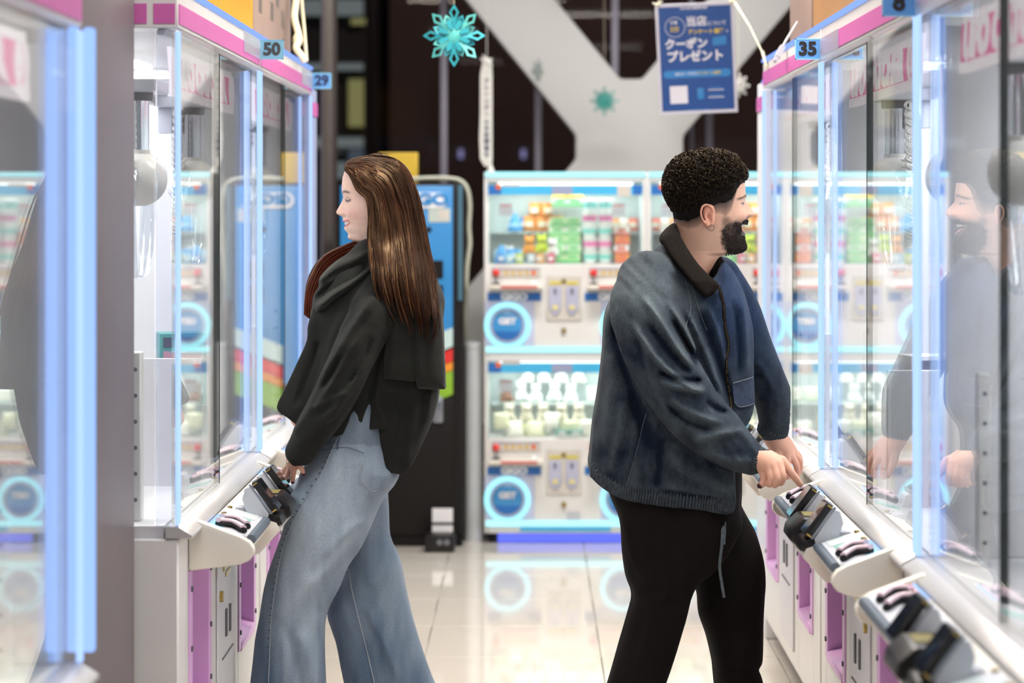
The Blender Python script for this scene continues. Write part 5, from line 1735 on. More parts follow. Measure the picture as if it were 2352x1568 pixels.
def build_head(c0, dirn, Y0, front, base, back, cen, wid, sig, paint, bumps, py0, py1, mouth, yaw, dpy=1.0, ncol=300):
    """head and neck as rings from the crown (py0) to the neck (py1); tables are traced outlines in px"""
    S = F / Y0
    py = np.arange(py0, py1 + 0.01, dpy)
    fr, ba, bk, ce, wi, sg = (lut(t, py) for t in (front, base, back, cen, wid, sig))
    t = np.linspace(-1, 1, ncol, endpoint=False)
    th = math.pi * np.sign(t) * np.abs(t) ** 1.45
    T, PYg = np.meshgrid(th, py)
    c_, s_ = np.cos(T), np.sin(T)
    low = sstep(500, 560, PYg)
    e = 1.0 + 0.0 * T
    ef = 2 / (2.25 - 0.35 * low)
    cu = np.sign(c_) * np.abs(c_) ** ef
    su = np.sign(s_) * np.abs(s_) ** (2 / 2.2)
    U = ce[:, None] + np.where(c_ > 0, (ba - ce)[:, None] * cu, (ce - bk)[:, None] * cu)
    V = wi[:, None] * su
    fm = sstep(0.0, 0.35, c_)
    U = U + fm * (fr - ba)[:, None] * np.exp(-(V / sg[:, None]) ** 2)
    for (v0, p0, sv, sp, au, av) in bumps:
        g = np.exp(-((np.abs(V) - v0) / sv) ** 2 - ((PYg - p0) / sp) ** 2) * fm
        U = U + au * g
        V = V + np.sign(V) * av * g
    # mouth: lips part, the inside is set back
    mpy, mh, mw, rise, deep = mouth
    vv = np.abs(V) / mw
    mid = mpy - rise * vv ** 2
    hh = mh * np.sqrt(np.clip(1 - vv ** 2, 0, 1))
    q = (PYg - mid)
    ins = sstep(0.0, 1.6, hh - np.abs(q)) * fm * (vv < 1)
    U = U - deep * ins
    lipd = np.abs(q) - hh
    col = paint(U, np.abs(V), PYg, ins, lipd, vv, fm)
    x = (c0 - CX) / S + dirn * U / S
    y = Y0 + V / S
    z = EYE - (PYg - CY) / S
    xc = (c0 - CX) / S
    # rows below the jaw stay put, the head turns by yaw
    w = sstep(py1 - 10, 560, PYg) * yaw
    dx, dy = x - xc, y - Y0
    x2 = xc + dx * np.cos(w) - dy * np.sin(w)
    y2 = Y0 + dx * np.sin(w) + dy * np.cos(w)
    v = np.stack([x2, y2, z], -1).reshape(-1, 3)
    nr, nc = len(py), ncol
    i = np.arange(nr - 1)[:, None]; j = np.arange(nc)[None, :]
    q4 = np.stack([i * nc + j, i * nc + (j + 1) % nc, (i + 1) * nc + (j + 1) % nc, (i + 1) * nc + j], -1).reshape(-1, 4)
    if dirn > 0: q4 = q4[:, ::-1]

    def place(u, vl, p):
        """point on the head frame: forward u px, lateral vl px, height py"""
        dx, dy = dirn * u / S, vl / S
        w_ = float(sstep(py1 - 10, 560, np.float64(p))) * yaw
        return (xc + dx * math.cos(w_) - dy * math.sin(w_), Y0 + dx * math.sin(w_) + dy * math.cos(w_), EYE - (p - CY) / S)
    return v, q4, col.reshape(-1, 3), place


def lerpc(a, b, t):
    return a * (1 - t[..., None]) + np.array(b) * t[..., None]


def hand_mesh(Y0, fingers, palm, h=0.0019, skin=(0.80, 0.56, 0.44), tips=None, k=0.006):
    """hand from joint chains (px, py, dy, radius m); the fingers stay apart, only the roots blend into the palm"""
    allp = [n for ch in fingers + palm for n in ch]
    pxs = [n[0] for n in allp]; pys = [n[1] for n in allp]; dys = [n[2] for n in allp]
    vol = Vol((min(pxs) - 36, min(pys) - 36, max(pxs) + 36, max(pys) + 24), Y0, min(dys) - 0.045, max(dys) + 0.045, h)
    pal = None
    for ch in palm:
        t = vol.tube([(a, b, c, r, r) for a, b, c, r in ch], 4, 0.02)
        pal = t if pal is None else smin(pal, t, 0.012)
    f = pal
    fs_ = None
    for ch in fingers:
        t = vol.tube([(a, b, c, r, r) for a, b, c, r in ch], 4, 0.02)
        fs_ = t if fs_ is None else np.minimum(fs_, t)
    f = smin(pal, fs_, k)
    v, q = vol.mesh(f, 2)
    col = np.tile(np.array(skin, np.float32), (len(v), 1))
    # knuckles a little redder
    for ch in fingers:
        for n in ch[:-1]:
            p = np.array(P(n[0], n[1], Y0 + n[2]))
            d = np.linalg.norm(v - p, axis=1)
            w = np.exp(-(d / 0.012) ** 2)[:, None] * 0.35
            col = col * (1 - w) + np.array((0.78, 0.42, 0.32)) * w
    for (px, py, dy, r, c) in (tips or []):
        p = np.array(P(px, py, Y0 + dy))
        d = np.linalg.norm(v - p, axis=1)
        w = sstep(r * 1.15, r * 0.85, d)[:, None]
        col = col * (1 - w) + np.array(c) * w
    return v, q, col


def join(*parts):
    vs_, qs_, cs_ = [], [], []
    n = 0
    for v, q, c in parts:
        vs_.append(v); qs_.append(q + n); cs_.append(c); n += len(v)
    return np.concatenate(vs_), np.concatenate(qs_), np.concatenate(cs_)


def near_y(vol, f):
    """depth of the surface that faces the camera, for laying strands and seams on it"""
    ins = f < 0
    any_ = ins.any(1)
    j = ins.argmax(1)
    jm = np.maximum(j - 1, 0)
    f1 = np.take_along_axis(f, j[:, None, :], 1)[:, 0, :]
    f0 = np.take_along_axis(f, jm[:, None, :], 1)[:, 0, :]
    t = np.where(f0 > f1, f0 / np.maximum(f0 - f1, 1e-9), 1.0)
    y = vol.y[jm] + np.clip(t, 0, 1) * vol.h * (j > 0)
    y[~any_] = np.nan
    return y


def sample_y(vol, ymap, px, py):
    i = np.clip(((np.asarray(px) - CX) / vol.S - vol.lo[0]) / vol.h, 0, len(vol.x) - 1).round().astype(int)
    k = np.clip((EYE - (np.asarray(py) - CY) / vol.S - vol.lo[2]) / vol.h, 0, len(vol.z) - 1).round().astype(int)
    return ymap[i, k]


def lay(vol, ymap, line, lift, n=6, fallback=0.0):
    """points of a px line laid on the surface nearest the camera"""
    q = catmull(line, n)
    y = sample_y(vol, ymap, q[:, 0], q[:, 1])
    good = ~np.isnan(y)
    y = np.interp(np.arange(len(q)), np.where(good)[0], y[good]) if good.any() else np.full(len(q), vol.Y0 + fallback)
    k = np.array([0.25, 0.5, 0.25])
    y = np.convolve(np.pad(y, 1, mode='edge'), k, 'valid')
    # pixel outlines were laid out at the plane Y0
    return [Vector(((a - CX) / vol.S, yy - lift, EYE - (b - CY) / vol.S)) for (a, b), yy in zip(q, y)]
# ---------------------------------------------------------------- the woman, in profile at the left machines
YWm = 6.56
SK_W = np.array(srgb(241, 204, 184))
wom = thing('person', (P(800, 0, YWm).x, YWm, 0), 'woman with long dark hair, grey coat and wide blue jeans playing the left machine', 'person')
WL = tuple(wom.location)

M_coat = mat('charcoal_wool', (40, 41, 39), 0.9, var=0.14, vscale=14, bump=0.35, bscale=420, sheen=0.07, spec=0.1)
M_scarf = mat('grey_wool_scarf', (46, 47, 44), 0.9, var=0.14, vscale=16, bump=0.4, bscale=380, sheen=0.08, spec=0.1)
M_denim = col_mat('washed_denim', 0.85, 0.2, 0, 0.35, 520, 0.15, 520, 0.1, (1, 1, 0.4))
M_denimdk = mat('denim_seam', (70, 86, 108), 0.85, var=0.2, vscale=60)
M_stitch = mat('pale_stitching', (168, 176, 184), 0.8)


def keep(o, root):
    """parent with the part staying where it was built"""
    o.parent = root
    o.matrix_parent_inverse = Matrix.Translation(root.location).inverted()
    return o


def paint_w(U, V, PYg, ins, lipd, vv, fm):
    c = np.broadcast_to(SK_W, U.shape + (3,)).copy()
    blush = np.exp(-((V - 40) / 18) ** 2 - ((PYg - 492) / 16) ** 2) * fm * 0.30
    c = lerpc(c, srgb(226, 150, 140), blush)
    nose = np.exp(-(V / 14) ** 2 - ((PYg - 489) / 7) ** 2) * fm * 0.25
    c = lerpc(c, srgb(226, 150, 140), nose)
    lip = sstep(5.0, 3.2, lipd) * (vv < 1.05) * fm * sstep(-2, 0.0, lipd)
    c = lerpc(c, srgb(206, 112, 116), lip * 0.85)
    c = lerpc(c, srgb(120, 40, 44), ins)
    # brow: thick at the nose, thinning outwards
    bl = 443.5 - 3.5 * np.exp(-((V - 30) / 14) ** 2)
    brow = np.exp(-((PYg - bl) / 2.9) ** 2) * sstep(9, 14, V) * sstep(50, 40, V) * fm
    c = lerpc(c, srgb(62, 42, 36), brow * 0.9)
    # eye: lids nearly closed over a narrow slit, dark lashes
    lash = 461.5 + 2.2 * (1 - ((V - 29) / 13) ** 2)
    on = sstep(14.5, 12.5, np.abs(V - 29)) * fm
    slit = np.exp(-((PYg - (lash - 1.6)) / 1.5) ** 2) * on
    c = lerpc(c, srgb(196, 186, 182), slit * 0.5)
    iris = np.exp(-((PYg - (lash - 1.6)) / 1.7) ** 2) * np.exp(-((V - 25) / 3.6) ** 2) * fm
    c = lerpc(c, srgb(52, 36, 30), iris * 0.9)
    l1 = np.exp(-((PYg - (lash - 3.2)) / 1.5) ** 2) * on
    l2 = np.exp(-((PYg - lash) / 1.2) ** 2) * on * 0.7
    c = lerpc(c, srgb(44, 30, 28), np.clip(1.3 * l1 + l2, 0, 1) * 0.95)
    lid = np.exp(-((PYg - 455) / 4.0) ** 2) * np.exp(-((V - 29) / 13) ** 2) * fm * 0.55
    c = lerpc(c, srgb(150, 108, 100), lid)
    return c


w_front = [(362, 0), (363, 14), (365, 28), (369, 45), (376, 60), (385, 70), (395, 77), (408, 81), (422, 82.5), (435, 83), (442, 82), (448, 80), (455, 79.5), (463, 82.5), (470, 86.5), (478, 91), (484, 94.5), (488, 95.8), (491, 94.5), (494, 89), (496, 83.5), (499, 80.5), (503, 80), (507, 80.5), (510, 79.5), (513, 77), (520, 76.5), (523, 77.5), (527, 77), (531, 73), (535, 69), (538, 68), (542, 69), (546, 69), (550, 65), (553, 59), (555.5, 48), (557.5, 36), (560, 26), (565, 20), (600, 10), (650, 6)]
w_base = [(362, 0), (363, 14), (365, 28), (369, 45), (376, 60), (385, 70), (395, 77), (408, 81), (422, 82.5), (435, 82.5), (448, 79), (460, 77), (475, 76), (490, 74.5), (510, 72), (530, 67), (545, 63), (550, 59), (553, 54), (555.5, 45), (557.5, 36), (560, 26), (565, 20), (600, 10), (650, 6)]
w_back = [(362, 0), (363, -14), (366, -30), (372, -42), (385, -58), (405, -71), (430, -79), (460, -80), (490, -74), (520, -66), (545, -62), (600, -62), (650, -66)]
w_cen = [(362, 0), (500, 0), (530, -5), (545, -14), (560, -20), (600, -26), (650, -30)]
w_wid = [(362, 0), (363, 14), (365, 26), (372, 44), (385, 57), (405, 65), (430, 67), (460, 66), (480, 64), (500, 61), (520, 55), (535, 51), (545, 47), (555, 45), (565, 45), (600, 47), (650, 56)]
w_sig = [(362, 30), (440, 14), (455, 9), (470, 9), (484, 12), (490, 14), (496, 15), (502, 14), (507, 24), (515, 28), (528, 24), (538, 24), (546, 20), (560, 20), (650, 20)]
w_bumps = [(29, 460, 13, 9, -7.5, 0), (29, 461, 10, 6.5, 6.0, 0), (26, 444, 16, 4.5, 2.0, 0), (40, 490, 15, 13, 4.0, 2.5), (13.5, 491, 4.0, 4.5, 5.0, 1.5), (19, 503, 4, 8, -1.5, 0), (27, 538, 9, 12, -2.0, 0), (36, 515, 4, 5, -2.0, 0)]
hv, hq, hc, w_place = build_head(868, -1, YWm, w_front, w_base, w_back, w_cen, w_wid, w_sig, paint_w, w_bumps, 362, 650, (513.5, 4.6, 31, 5.0, 8.0), math.radians(3))

# hidden trunk and arm under the coat, hand at the terminal
SkW = np.array(srgb(226, 172, 152))
vb = Vol((620, 590, 1040, 1120), YWm, -0.30, 0.30, 0.009)
fb = vb.tube([(895, 600, 0, 0.055, 0.055), (895, 660, 0, 0.10, 0.15), (885, 760, 0, 0.10, 0.12), (865, 900, 0, 0.09, 0.10), (838, 1000, 0, 0.09, 0.10), (830, 1070, 0, 0.085, 0.10)], 4)
fb = smin(fb, vb.tube([(890, 665, -0.12, 0.05, 0.05), (835, 770, -0.16, 0.042, 0.045), (770, 905, -0.17, 0.038, 0.04), (700, 1020, -0.19, 0.028, 0.03), (682, 1048, -0.155, 0.022, 0.024)], 4), 0.03)
fb = smin(fb, vb.tube([(890, 665, 0.12, 0.05, 0.05), (820, 770, 0.16, 0.042, 0.045), (740, 900, 0.16, 0.038, 0.04), (690, 960, 0.12, 0.03, 0.03)], 4), 0.03)
tv, tq = vb.mesh(fb, 3)
tc_ = np.tile(SkW, (len(tv), 1))
dark_nail = srgb(70, 34, 44)
HW = 0.0
wf = [[(667, 1064, -0.130, 0.0095), (656, 1077, -0.115, 0.0083), (646, 1087, -0.095, 0.0074), (638, 1095, -0.075, 0.0061)],
      [(671, 1067, -0.140, 0.0090), (664, 1082, -0.127, 0.0079), (657, 1095, -0.110, 0.0070), (651, 1105, -0.095, 0.0058)],
      [(676, 1069, -0.155, 0.0088), (674, 1084, -0.151, 0.0076), (673, 1096, -0.143, 0.0067), (672, 1107, -0.133, 0.0054)],
      [(682, 1066, -0.165, 0.0081), (690, 1073, -0.173, 0.0072), (695, 1080, -0.169, 0.0063), (697, 1088, -0.161, 0.0052)],
      [(676, 1054, -0.110, 0.0108), (672, 1071, -0.090, 0.0095), (664, 1086, -0.077, 0.0081), (658, 1096, -0.069, 0.0065)]]
wp = [[(690, 1030, -0.145, 0.026), (678, 1052, -0.137, 0.023), (670, 1064, -0.131, 0.0135)], [(682, 1048, -0.145, 0.022), (678, 1066, -0.153, 0.0130)], [(682, 1046, -0.135, 0.022), (673, 1065, -0.139, 0.013)]]
wv, wq, wc = hand_mesh(YWm, wf, wp, 0.0018, tuple(SkW), [(637, 1096, -0.075, 0.0062, dark_nail), (672, 1108, -0.136, 0.0062, dark_nail), (697.5, 1089.5, -0.164, 0.006, dark_nail), (650.5, 1107, -0.097, 0.006, dark_nail)])
bv, bq, bc = join((hv, hq, hc), (tv, tq, tc_), (wv, wq, wc))
body = keep(mesh_obj('body', bv, bq, M_skin, None, bc), wom)
# teeth behind the parted lips
tm = MB()
for k in range(-6, 7):
    vl = k * 4.0
    u = 74.0 - 0.016 * vl * vl
    p = w_place(u, vl, 512.2 - 4.6 * (vl / 31) ** 2)
    s_ = YWm / F
    tm.ball(p, (2.6 * s_, 2.3 * s_, 4.6 * s_), 8, 6)
keep(tag(tm.build('teeth', M_tooth, smooth=60), kind='stuff'), body).name = 'teeth'
rg = P(663, 1061, YWm - 0.143)
keep(MB().torus(rg, 0.0095, 0.0012, 'z', 20, 6).ball((rg.x, rg.y - 0.0105, rg.z + 0.001), 0.0032, 10, 8).build('finger_ring', M_gold, smooth=60), body)

# --- coat
vc = Vol((630, 570, 1045, 1095), YWm, -0.30, 0.26, 0.0045)
r_torso = vc.ridges([([(800, 700), (770, 790), (740, 880), (720, 960)], 10, 0.010), ([(860, 880), (880, 930), (895, 968)], 9, 0.008), ([(905, 700), (880, 800), (862, 900), (846, 1000)], 7, -0.014),
                     ([(745, 770), (722, 840), (690, 930)], 7, -0.010), ([(960, 900), (950, 980), (930, 1060)], 12, 0.009), ([(990, 880), (985, 940), (955, 1030)], 10, 0.007)]) + vc.foldnoise(100, 160, 34, 0.012, 3)
r_torso *= 1.4
W1 = [(795, 590), (870, 590), (925, 620), (955, 700), (945, 850), (907, 966), (895, 971), (830, 977), (765, 991), (705, 968), (672, 946), (648, 926), (668, 880), (700, 812), (716, 772), (718, 735), (745, 645)]
W2 = [(860, 600), (940, 612), (990, 650), (1012, 700), (1018, 780), (1010, 870), (1003, 932), (977, 1004), (942, 1070), (918, 1076), (833, 1046), (842, 1000), (860, 900), (850, 750)]
W1x = [(795, 590), (870, 590), (925, 620), (955, 700), (950, 980), (930, 1090), (740, 1120), (590, 1060), (590, 940), (640, 820), (680, 740), (718, 690), (745, 640)]
W2x = [(860, 600), (940, 612), (990, 650), (1012, 700), (1018, 780), (1012, 870), (1007, 932), (995, 1010), (985, 1100), (970, 1200), (830, 1200), (815, 1046), (830, 950), (850, 750)]
fc = vc.pillow(W1x, 0.0, 0.165, 0.12, 3, r_torso, W1)
fc = smin(fc, vc.pillow(W2x, 0.01, 0.158, 0.11, 3, r_torso, W2), 0.006)
r_sl = vc.ridges([([(880, 668), (840, 720), (790, 800), (745, 880)], 11, 0.012), ([(850, 740), (810, 810), (770, 880), (735, 930)], 9, 0.009), ([(862, 800), (830, 860), (790, 915), (740, 960)], 10, 0.008), ([(800, 800), (775, 850), (755, 880)], 6, -0.008),
                  ([(820, 880), (780, 900), (735, 925)], 7, 0.007), ([(868, 760), (842, 830), (815, 870)], 6, -0.008), ([(740, 905), (712, 950), (690, 985)], 8, 0.005), ([(790, 940), (760, 970), (730, 1000)], 7, -0.006)]) + vc.foldnoise(122, 120, 24, 0.010, 11)
r_sl *= 1.5
sleeve = vc.tube([(898, 655, -0.075, 0.085, 0.07), (872, 690, -0.130, 0.072, 0.075), (845, 745, -0.168, 0.064, 0.070), (803, 835, -0.192, 0.060, 0.064), (765, 915, -0.192, 0.058, 0.058), (722, 985, -0.192, 0.051, 0.053), (688, 1038, -0.168, 0.040, 0.043)], 4, 0.05, r_sl)
# flat cuff end
cut = ((vc.PX - 683) * 0.50 - (vc.PY - 1046) * 0.86) / vc.S
sleeve = np.maximum(sleeve, -(cut[:, None, :]).astype(np.float32) - 0.004)
fc = smin(fc, sleeve, 0.008)
vc.f = fc
cv, cq = vc.mesh(None, 2)
coat = keep(mesh_obj('coat', cv, cq, M_coat), wom)
cy = near_y(vc, fc)
# far sleeve end and far front edge
# --- cowl scarf with long end hanging down the back
vsn = Vol((690, 545, 1045, 900), YWm, -0.27, 0.22, 0.0042)
r_sc = vsn.ridges([([(866, 574), (815, 592), (768, 620), (733, 655)], 11, 0.022), ([(868, 596), (820, 622), (770, 655), (728, 690)], 8, -0.014), ([(876, 606), (830, 640), (780, 672), (730, 712)], 10, 0.020),
                   ([(880, 630), (840, 662), (790, 696), (735, 732)], 8, -0.012), ([(886, 644), (850, 680), (800, 712), (745, 740)], 9, 0.014)]) + vsn.foldnoise(140, 110, 15, 0.009, 21)
r_sc *= 1.25
SC1 = [(872, 562), (840, 570), (792, 592), (748, 634), (724, 682), (716, 730), (726, 744), (768, 722), (815, 690), (858, 660), (888, 630), (900, 600)]
fs1 = vsn.pillow(SC1, 0.0, [(560, 0.085), (600, 0.13), (660, 0.165), (745, 0.15)], [(560, 0.05), (620, 0.09), (745, 0.10)], 3, r_sc)
r_pan = vsn.ridges([([(962, 690), (960, 780), (960, 880)], 5, -0.012), ([(925, 700), (915, 790), (912, 860)], 14, 0.008), ([(995, 720), (1000, 800), (1000, 878)], 14, 0.008)]) + vsn.foldnoise(95, 150, 26, 0.006, 8)
PAN = [(900, 630), (960, 628), (1005, 660), (1020, 720), (1024, 800), (1027, 880), (1026, 884), (964, 883), (961, 870), (892, 861), (889, 857), (893, 790), (898, 700)]
fs2 = vsn.pillow(PAN, [(620, -0.09), (700, -0.115), (890, -0.115)], [(620, 0.06), (700, 0.068), (884, 0.070)], 0.03, 2, r_pan)
hk = vsn.tube([(850, 590, -0.06, 0.05, 0.05), (905, 600, -0.07, 0.06, 0.06), (950, 640, -0.08, 0.055, 0.06), (975, 690, -0.10, 0.05, 0.05)], 4, 0.04)
fs_all = smin(smin(fs1, fs2, 0.01), hk, 0.03)
sv, sq = vsn.mesh(fs_all, 2)
scarf = keep(mesh_obj('scarf', sv, sq, M_scarf), wom)

# --- jeans
vj = Vol((555, 860, 1060, 1745), YWm, -0.25, 0.25, 0.0052)
r_j = vj.ridges([([(735, 1290), (700, 1330), (665, 1370), (640, 1400)], 12, 0.008), ([(800, 1240), (760, 1290), (720, 1330)], 9, 0.007), ([(700, 1420), (725, 1490), (735, 1560)], 13, 0.010), ([(665, 1400), (690, 1480), (700, 1568)], 10, -0.007),
                 ([(850, 1170), (800, 1210), (755, 1260)], 10, 0.006), ([(905, 1060), (885, 1095), (850, 1130)], 8, 0.006), ([(760, 1300), (745, 1360), (742, 1400)], 8, -0.007), ([(645, 1380), (640, 1400), (625, 1405)], 6, -0.006)]) + vj.foldnoise(112, 170, 40, 0.008, 31)
r_j2 = vj.ridges([([(890, 1230), (880, 1290), (850, 1350)], 12, 0.008), ([(905, 1290), (870, 1370), (860, 1450)], 13, 0.008), ([(840, 1380), (880, 1470), (920, 1560)], 12, 0.007)]) + vj.foldnoise(70, 170, 40, 0.009, 37)
JN = [(790, 900), (820, 870), (865, 880), (905, 1035), (919, 1078), (906, 1105), (886, 1128), (863, 1185), (836, 1245), (804, 1292), (786, 1337), (762, 1382), (752, 1422), (751, 1490), (754, 1568), (756, 1690), (752, 1736), (570, 1736), (568, 1690), (580, 1568), (590, 1500), (604, 1410), (622, 1310), (654, 1220), (683, 1120), (703, 1068), (735, 1020)]
JF = [(840, 1000), (900, 1060), (905, 1095), (888, 1125), (889, 1180), (892, 1240), (904, 1268), (918, 1302), (929, 1360), (945, 1430), (966, 1500), (990, 1568), (1030, 1660), (1050, 1736), (860, 1736), (822, 1680), (786, 1568), (768, 1480), (750, 1400), (790, 1300), (800, 1150), (800, 1040)]
JP = [(775, 900), (855, 880), (908, 1030), (917, 1078), (890, 1130), (800, 1190), (700, 1130), (722, 1050)]
fj = vj.pillow(JN, -0.075, 0.098, 0.085, 3, r_j)
fj = smin(fj, vj.pillow(JF, 0.075, 0.098, 0.085, 3, r_j2), 0.008)
fj = smin(fj, vj.pillow(JP, 0.0, 0.15, 0.12, 3), 0.02)
jv, jq = vj.mesh(fj, 2)
jpx, jpy = px_of(jv)
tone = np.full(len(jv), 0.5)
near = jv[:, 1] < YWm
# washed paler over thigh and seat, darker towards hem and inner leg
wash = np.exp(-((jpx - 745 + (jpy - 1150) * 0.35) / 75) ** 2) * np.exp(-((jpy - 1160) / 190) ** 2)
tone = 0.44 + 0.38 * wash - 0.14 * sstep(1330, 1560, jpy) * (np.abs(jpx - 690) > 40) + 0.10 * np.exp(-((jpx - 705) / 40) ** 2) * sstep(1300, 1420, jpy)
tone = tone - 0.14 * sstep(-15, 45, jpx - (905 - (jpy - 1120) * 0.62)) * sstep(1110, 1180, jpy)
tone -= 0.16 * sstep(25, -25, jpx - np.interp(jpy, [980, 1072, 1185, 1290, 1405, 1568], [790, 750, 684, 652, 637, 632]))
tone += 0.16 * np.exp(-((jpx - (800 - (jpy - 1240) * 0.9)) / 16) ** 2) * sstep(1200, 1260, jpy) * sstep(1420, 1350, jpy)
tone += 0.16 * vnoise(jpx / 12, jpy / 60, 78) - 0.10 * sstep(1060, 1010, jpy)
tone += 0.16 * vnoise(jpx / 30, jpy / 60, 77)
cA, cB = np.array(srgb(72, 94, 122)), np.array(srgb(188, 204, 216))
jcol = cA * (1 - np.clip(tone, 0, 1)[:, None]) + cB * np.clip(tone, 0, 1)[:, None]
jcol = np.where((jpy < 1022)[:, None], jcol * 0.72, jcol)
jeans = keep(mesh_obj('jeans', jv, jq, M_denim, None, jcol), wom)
jy = near_y(vj, fj)
side = [(790, 985), (771, 1025), (750, 1072), (713, 1130), (684, 1185), (664, 1235), (652, 1290), (644, 1345), (637, 1405), (634, 1480), (632, 1568), (630, 1700)]
L1_ = lay(vj, jy, side, 0.0014, 12)
keep(MB().tube(L1_, 0.0011, 6).build('side_seam', M_stitch, smooth=60), jeans)
pk = MB()
for i in range(6, len(L1_) - 2, 3):
    a, b = L1_[i], L1_[i + 1]
    d = (b - a).normalized()
    n_ = Vector((d.z, 0, -d.x))
    pk.tube([a + n_ * 0.002 + Vector((0, -0.0006, 0)), a + n_ * 0.008 + d * 0.002 + Vector((0, 0.0006, 0))], [0.0017, 0.0009], 5)
keep(tag(pk.build('seam_puckers', M_denimdk, smooth=60), kind='stuff'), jeans)
keep(MB().tube(lay(vj, jy, [(797, 1292), (808, 1350), (826, 1420), (846, 1500), (862, 1568), (880, 1650)], 0.0022, 10), 0.0015, 6).build('inner_seam', M_stitch, smooth=60), jeans)
pkt = MB()
for ln in ([(841, 1046), (836, 1070), (834, 1086), (848, 1103), (863, 1118), (880, 1114), (894, 1110)], [(845, 1048), (840, 1070), (838, 1084), (851, 1099), (864, 1112), (878, 1109), (892, 1105)]):
    pkt.tube(lay(vj, jy, ln, 0.0014, 8), 0.0009, 6)
keep(pkt.build('back_pocket', M_stitch, smooth=60), jeans)
wb = MB()
wb.tube(lay(vj, jy, [(740, 1026), (775, 1016), (810, 1013), (845, 1026)], 0.0014, 8), 0.0008, 6)
wb.tube(lay(vj, jy, [(791, 985), (789, 1000), (786, 1018)], 0.001, 8), 0.0045, 6, flat=0.3)
keep(wb.build('waistband', M_denimdk, smooth=60), jeans)

# --- shoes below the frame
M_sneak = mat('white_sneaker', (225, 222, 216), 0.5)


def shoe(root, cx_, cy_, dirn, m, sole):
    """low shoe pointing along dirn * X"""
    secs = [(-0.085, 0.030, 0.060), (-0.05, 0.037, 0.085), (0.0, 0.040, 0.080), (0.06, 0.045, 0.062), (0.12, 0.046, 0.048), (0.16, 0.036, 0.040), (0.178, 0.016, 0.028)]
    vs_, fs_ = [], []
    n = 14
    for (x, w, h) in secs:
        for k in range(n):
            a = 2 * math.pi * k / n
            z = 0.5 * h + 0.5 * h * math.sin(a)
            vs_.append((cx_ + dirn * x, cy_ + w * math.cos(a), max(0.016, z + 0.012)))
    for i in range(len(secs) - 1):
        for k in range(n):
            fs_.append((i * n + k, i * n + (k + 1) % n, (i + 1) * n + (k + 1) % n, (i + 1) * n + k))
    fs_ += [tuple(range(n)), tuple(range((len(secs) - 1) * n, len(secs) * n))]
    o = keep(MB().add(vs_, fs_).build('shoe', m, smooth=60), root)
    sp = [(cx_ + dirn * x, cy_ + w * 1.04) for x, w, h in secs] + [(cx_ + dirn * x, cy_ - w * 1.04) for x, w, h in secs[::-1]]
    keep(MB().prism(sp, 'z', 0.001, 0.020).build('sole', sole, bevel=0.003, seg=1), o)
    return o


shoe(wom, P(665, 0, YWm).x + 0.02, YWm - 0.075, -1, M_sneak, M_sneak)
shoe(wom, P(950, 0, YWm).x + 0.02, YWm + 0.075, -1, M_sneak, M_sneak)

# --- long hair: a body of hair plus laid strands
M_hair = mat('dark_brown_hair', (36, 18, 15), 0.5, var=0.35, vscale=40, bump=0.6, bscale=160, spec=0.32, stretch=(6, 6, 0.6))
M_hair2 = mat('brown_strand', (60, 34, 25), 0.36, var=0.3, vscale=30, spec=0.6)
M_hair3 = mat('light_brown_strand', (118, 80, 46), 0.36, var=0.3, vscale=30, spec=0.6)
M_hairred = mat('auburn_strand', (98, 44, 32), 0.36, var=0.3, vscale=30, spec=0.6)
for hm_ in (M_hair, M_hair2, M_hair3, M_hairred):
    hm_.node_tree.nodes['Principled BSDF'].inputs['Specular Tint'].default_value = (1.0, 0.66, 0.36, 1)
vh = Vol((690, 345, 1040, 775), YWm, -0.29, 0.22, 0.0042)
HB = [(794, 388), (796, 374), (812, 364), (846, 357), (880, 357), (912, 366), (937, 388), (956, 430), (972, 490), (985, 560), (1000, 630), (1013, 690), (1016, 712), (1004, 722), (985, 708), (960, 702), (935, 690), (910, 676), (886, 660), (866, 636), (862, 600), (858, 568), (853, 540), (853, 500), (852, 470), (842, 455), (826, 442), (816, 420), (806, 404), (798, 396)]
rh = vh.foldnoise(78, 130, 11, 0.010, 51) + vh.foldnoise(70, 90, 22, 0.010, 53)
HBx = [(752, 400), (765, 368), (800, 356), (846, 352), (882, 353), (914, 363), (938, 386), (958, 430), (974, 490), (987, 560), (1002, 630), (1015, 690), (1020, 745), (1004, 760), (960, 750), (900, 720), (850, 690), (815, 640), (800, 580), (790, 520), (770, 470)]
fh = vh.pillow(HBx, [(357, 0), (560, 0), (640, -0.035), (740, -0.05)], [(357, 0.090), (480, 0.093), (560, 0.115), (620, 0.165), (740, 0.19)], [(357, 0.085), (480, 0.088), (560, 0.085), (640, 0.06), (740, 0.04)], 3, rh, HB)
far_lock = vh.tube([(835, 565, 0.06, 0.022, 0.03), (790, 585, 0.09, 0.026, 0.03), (750, 610, 0.10, 0.028, 0.03), (726, 650, 0.09, 0.026, 0.03), (717, 695, 0.075, 0.020, 0.025), (718, 733, 0.065, 0.008, 0.012)], 4, 0.04)
fh = smin(fh, far_lock, 0.01)
hv2, hq2 = vh.mesh(fh, 1)
hair = keep(mesh_obj('hair', hv2, hq2, M_hair), wom)
hy = near_y(vh, fh)
G0 = catmull([(798, 388), (812, 412), (826, 440), (846, 458), (853, 500), (855, 545), (860, 600), (868, 655), (885, 705), (905, 742)], 6)
G1 = catmull([(806, 369), (846, 358), (890, 359), (922, 373), (947, 410), (967, 470), (984, 560), (1002, 640), (1015, 700), (1021, 748), (1012, 785)], 6)
RS = random.Random(5)
sets = {0: MB(), 1: MB(), 2: MB()}


def strand_len(u):
    return 0.82 + 0.2 * RS.random()


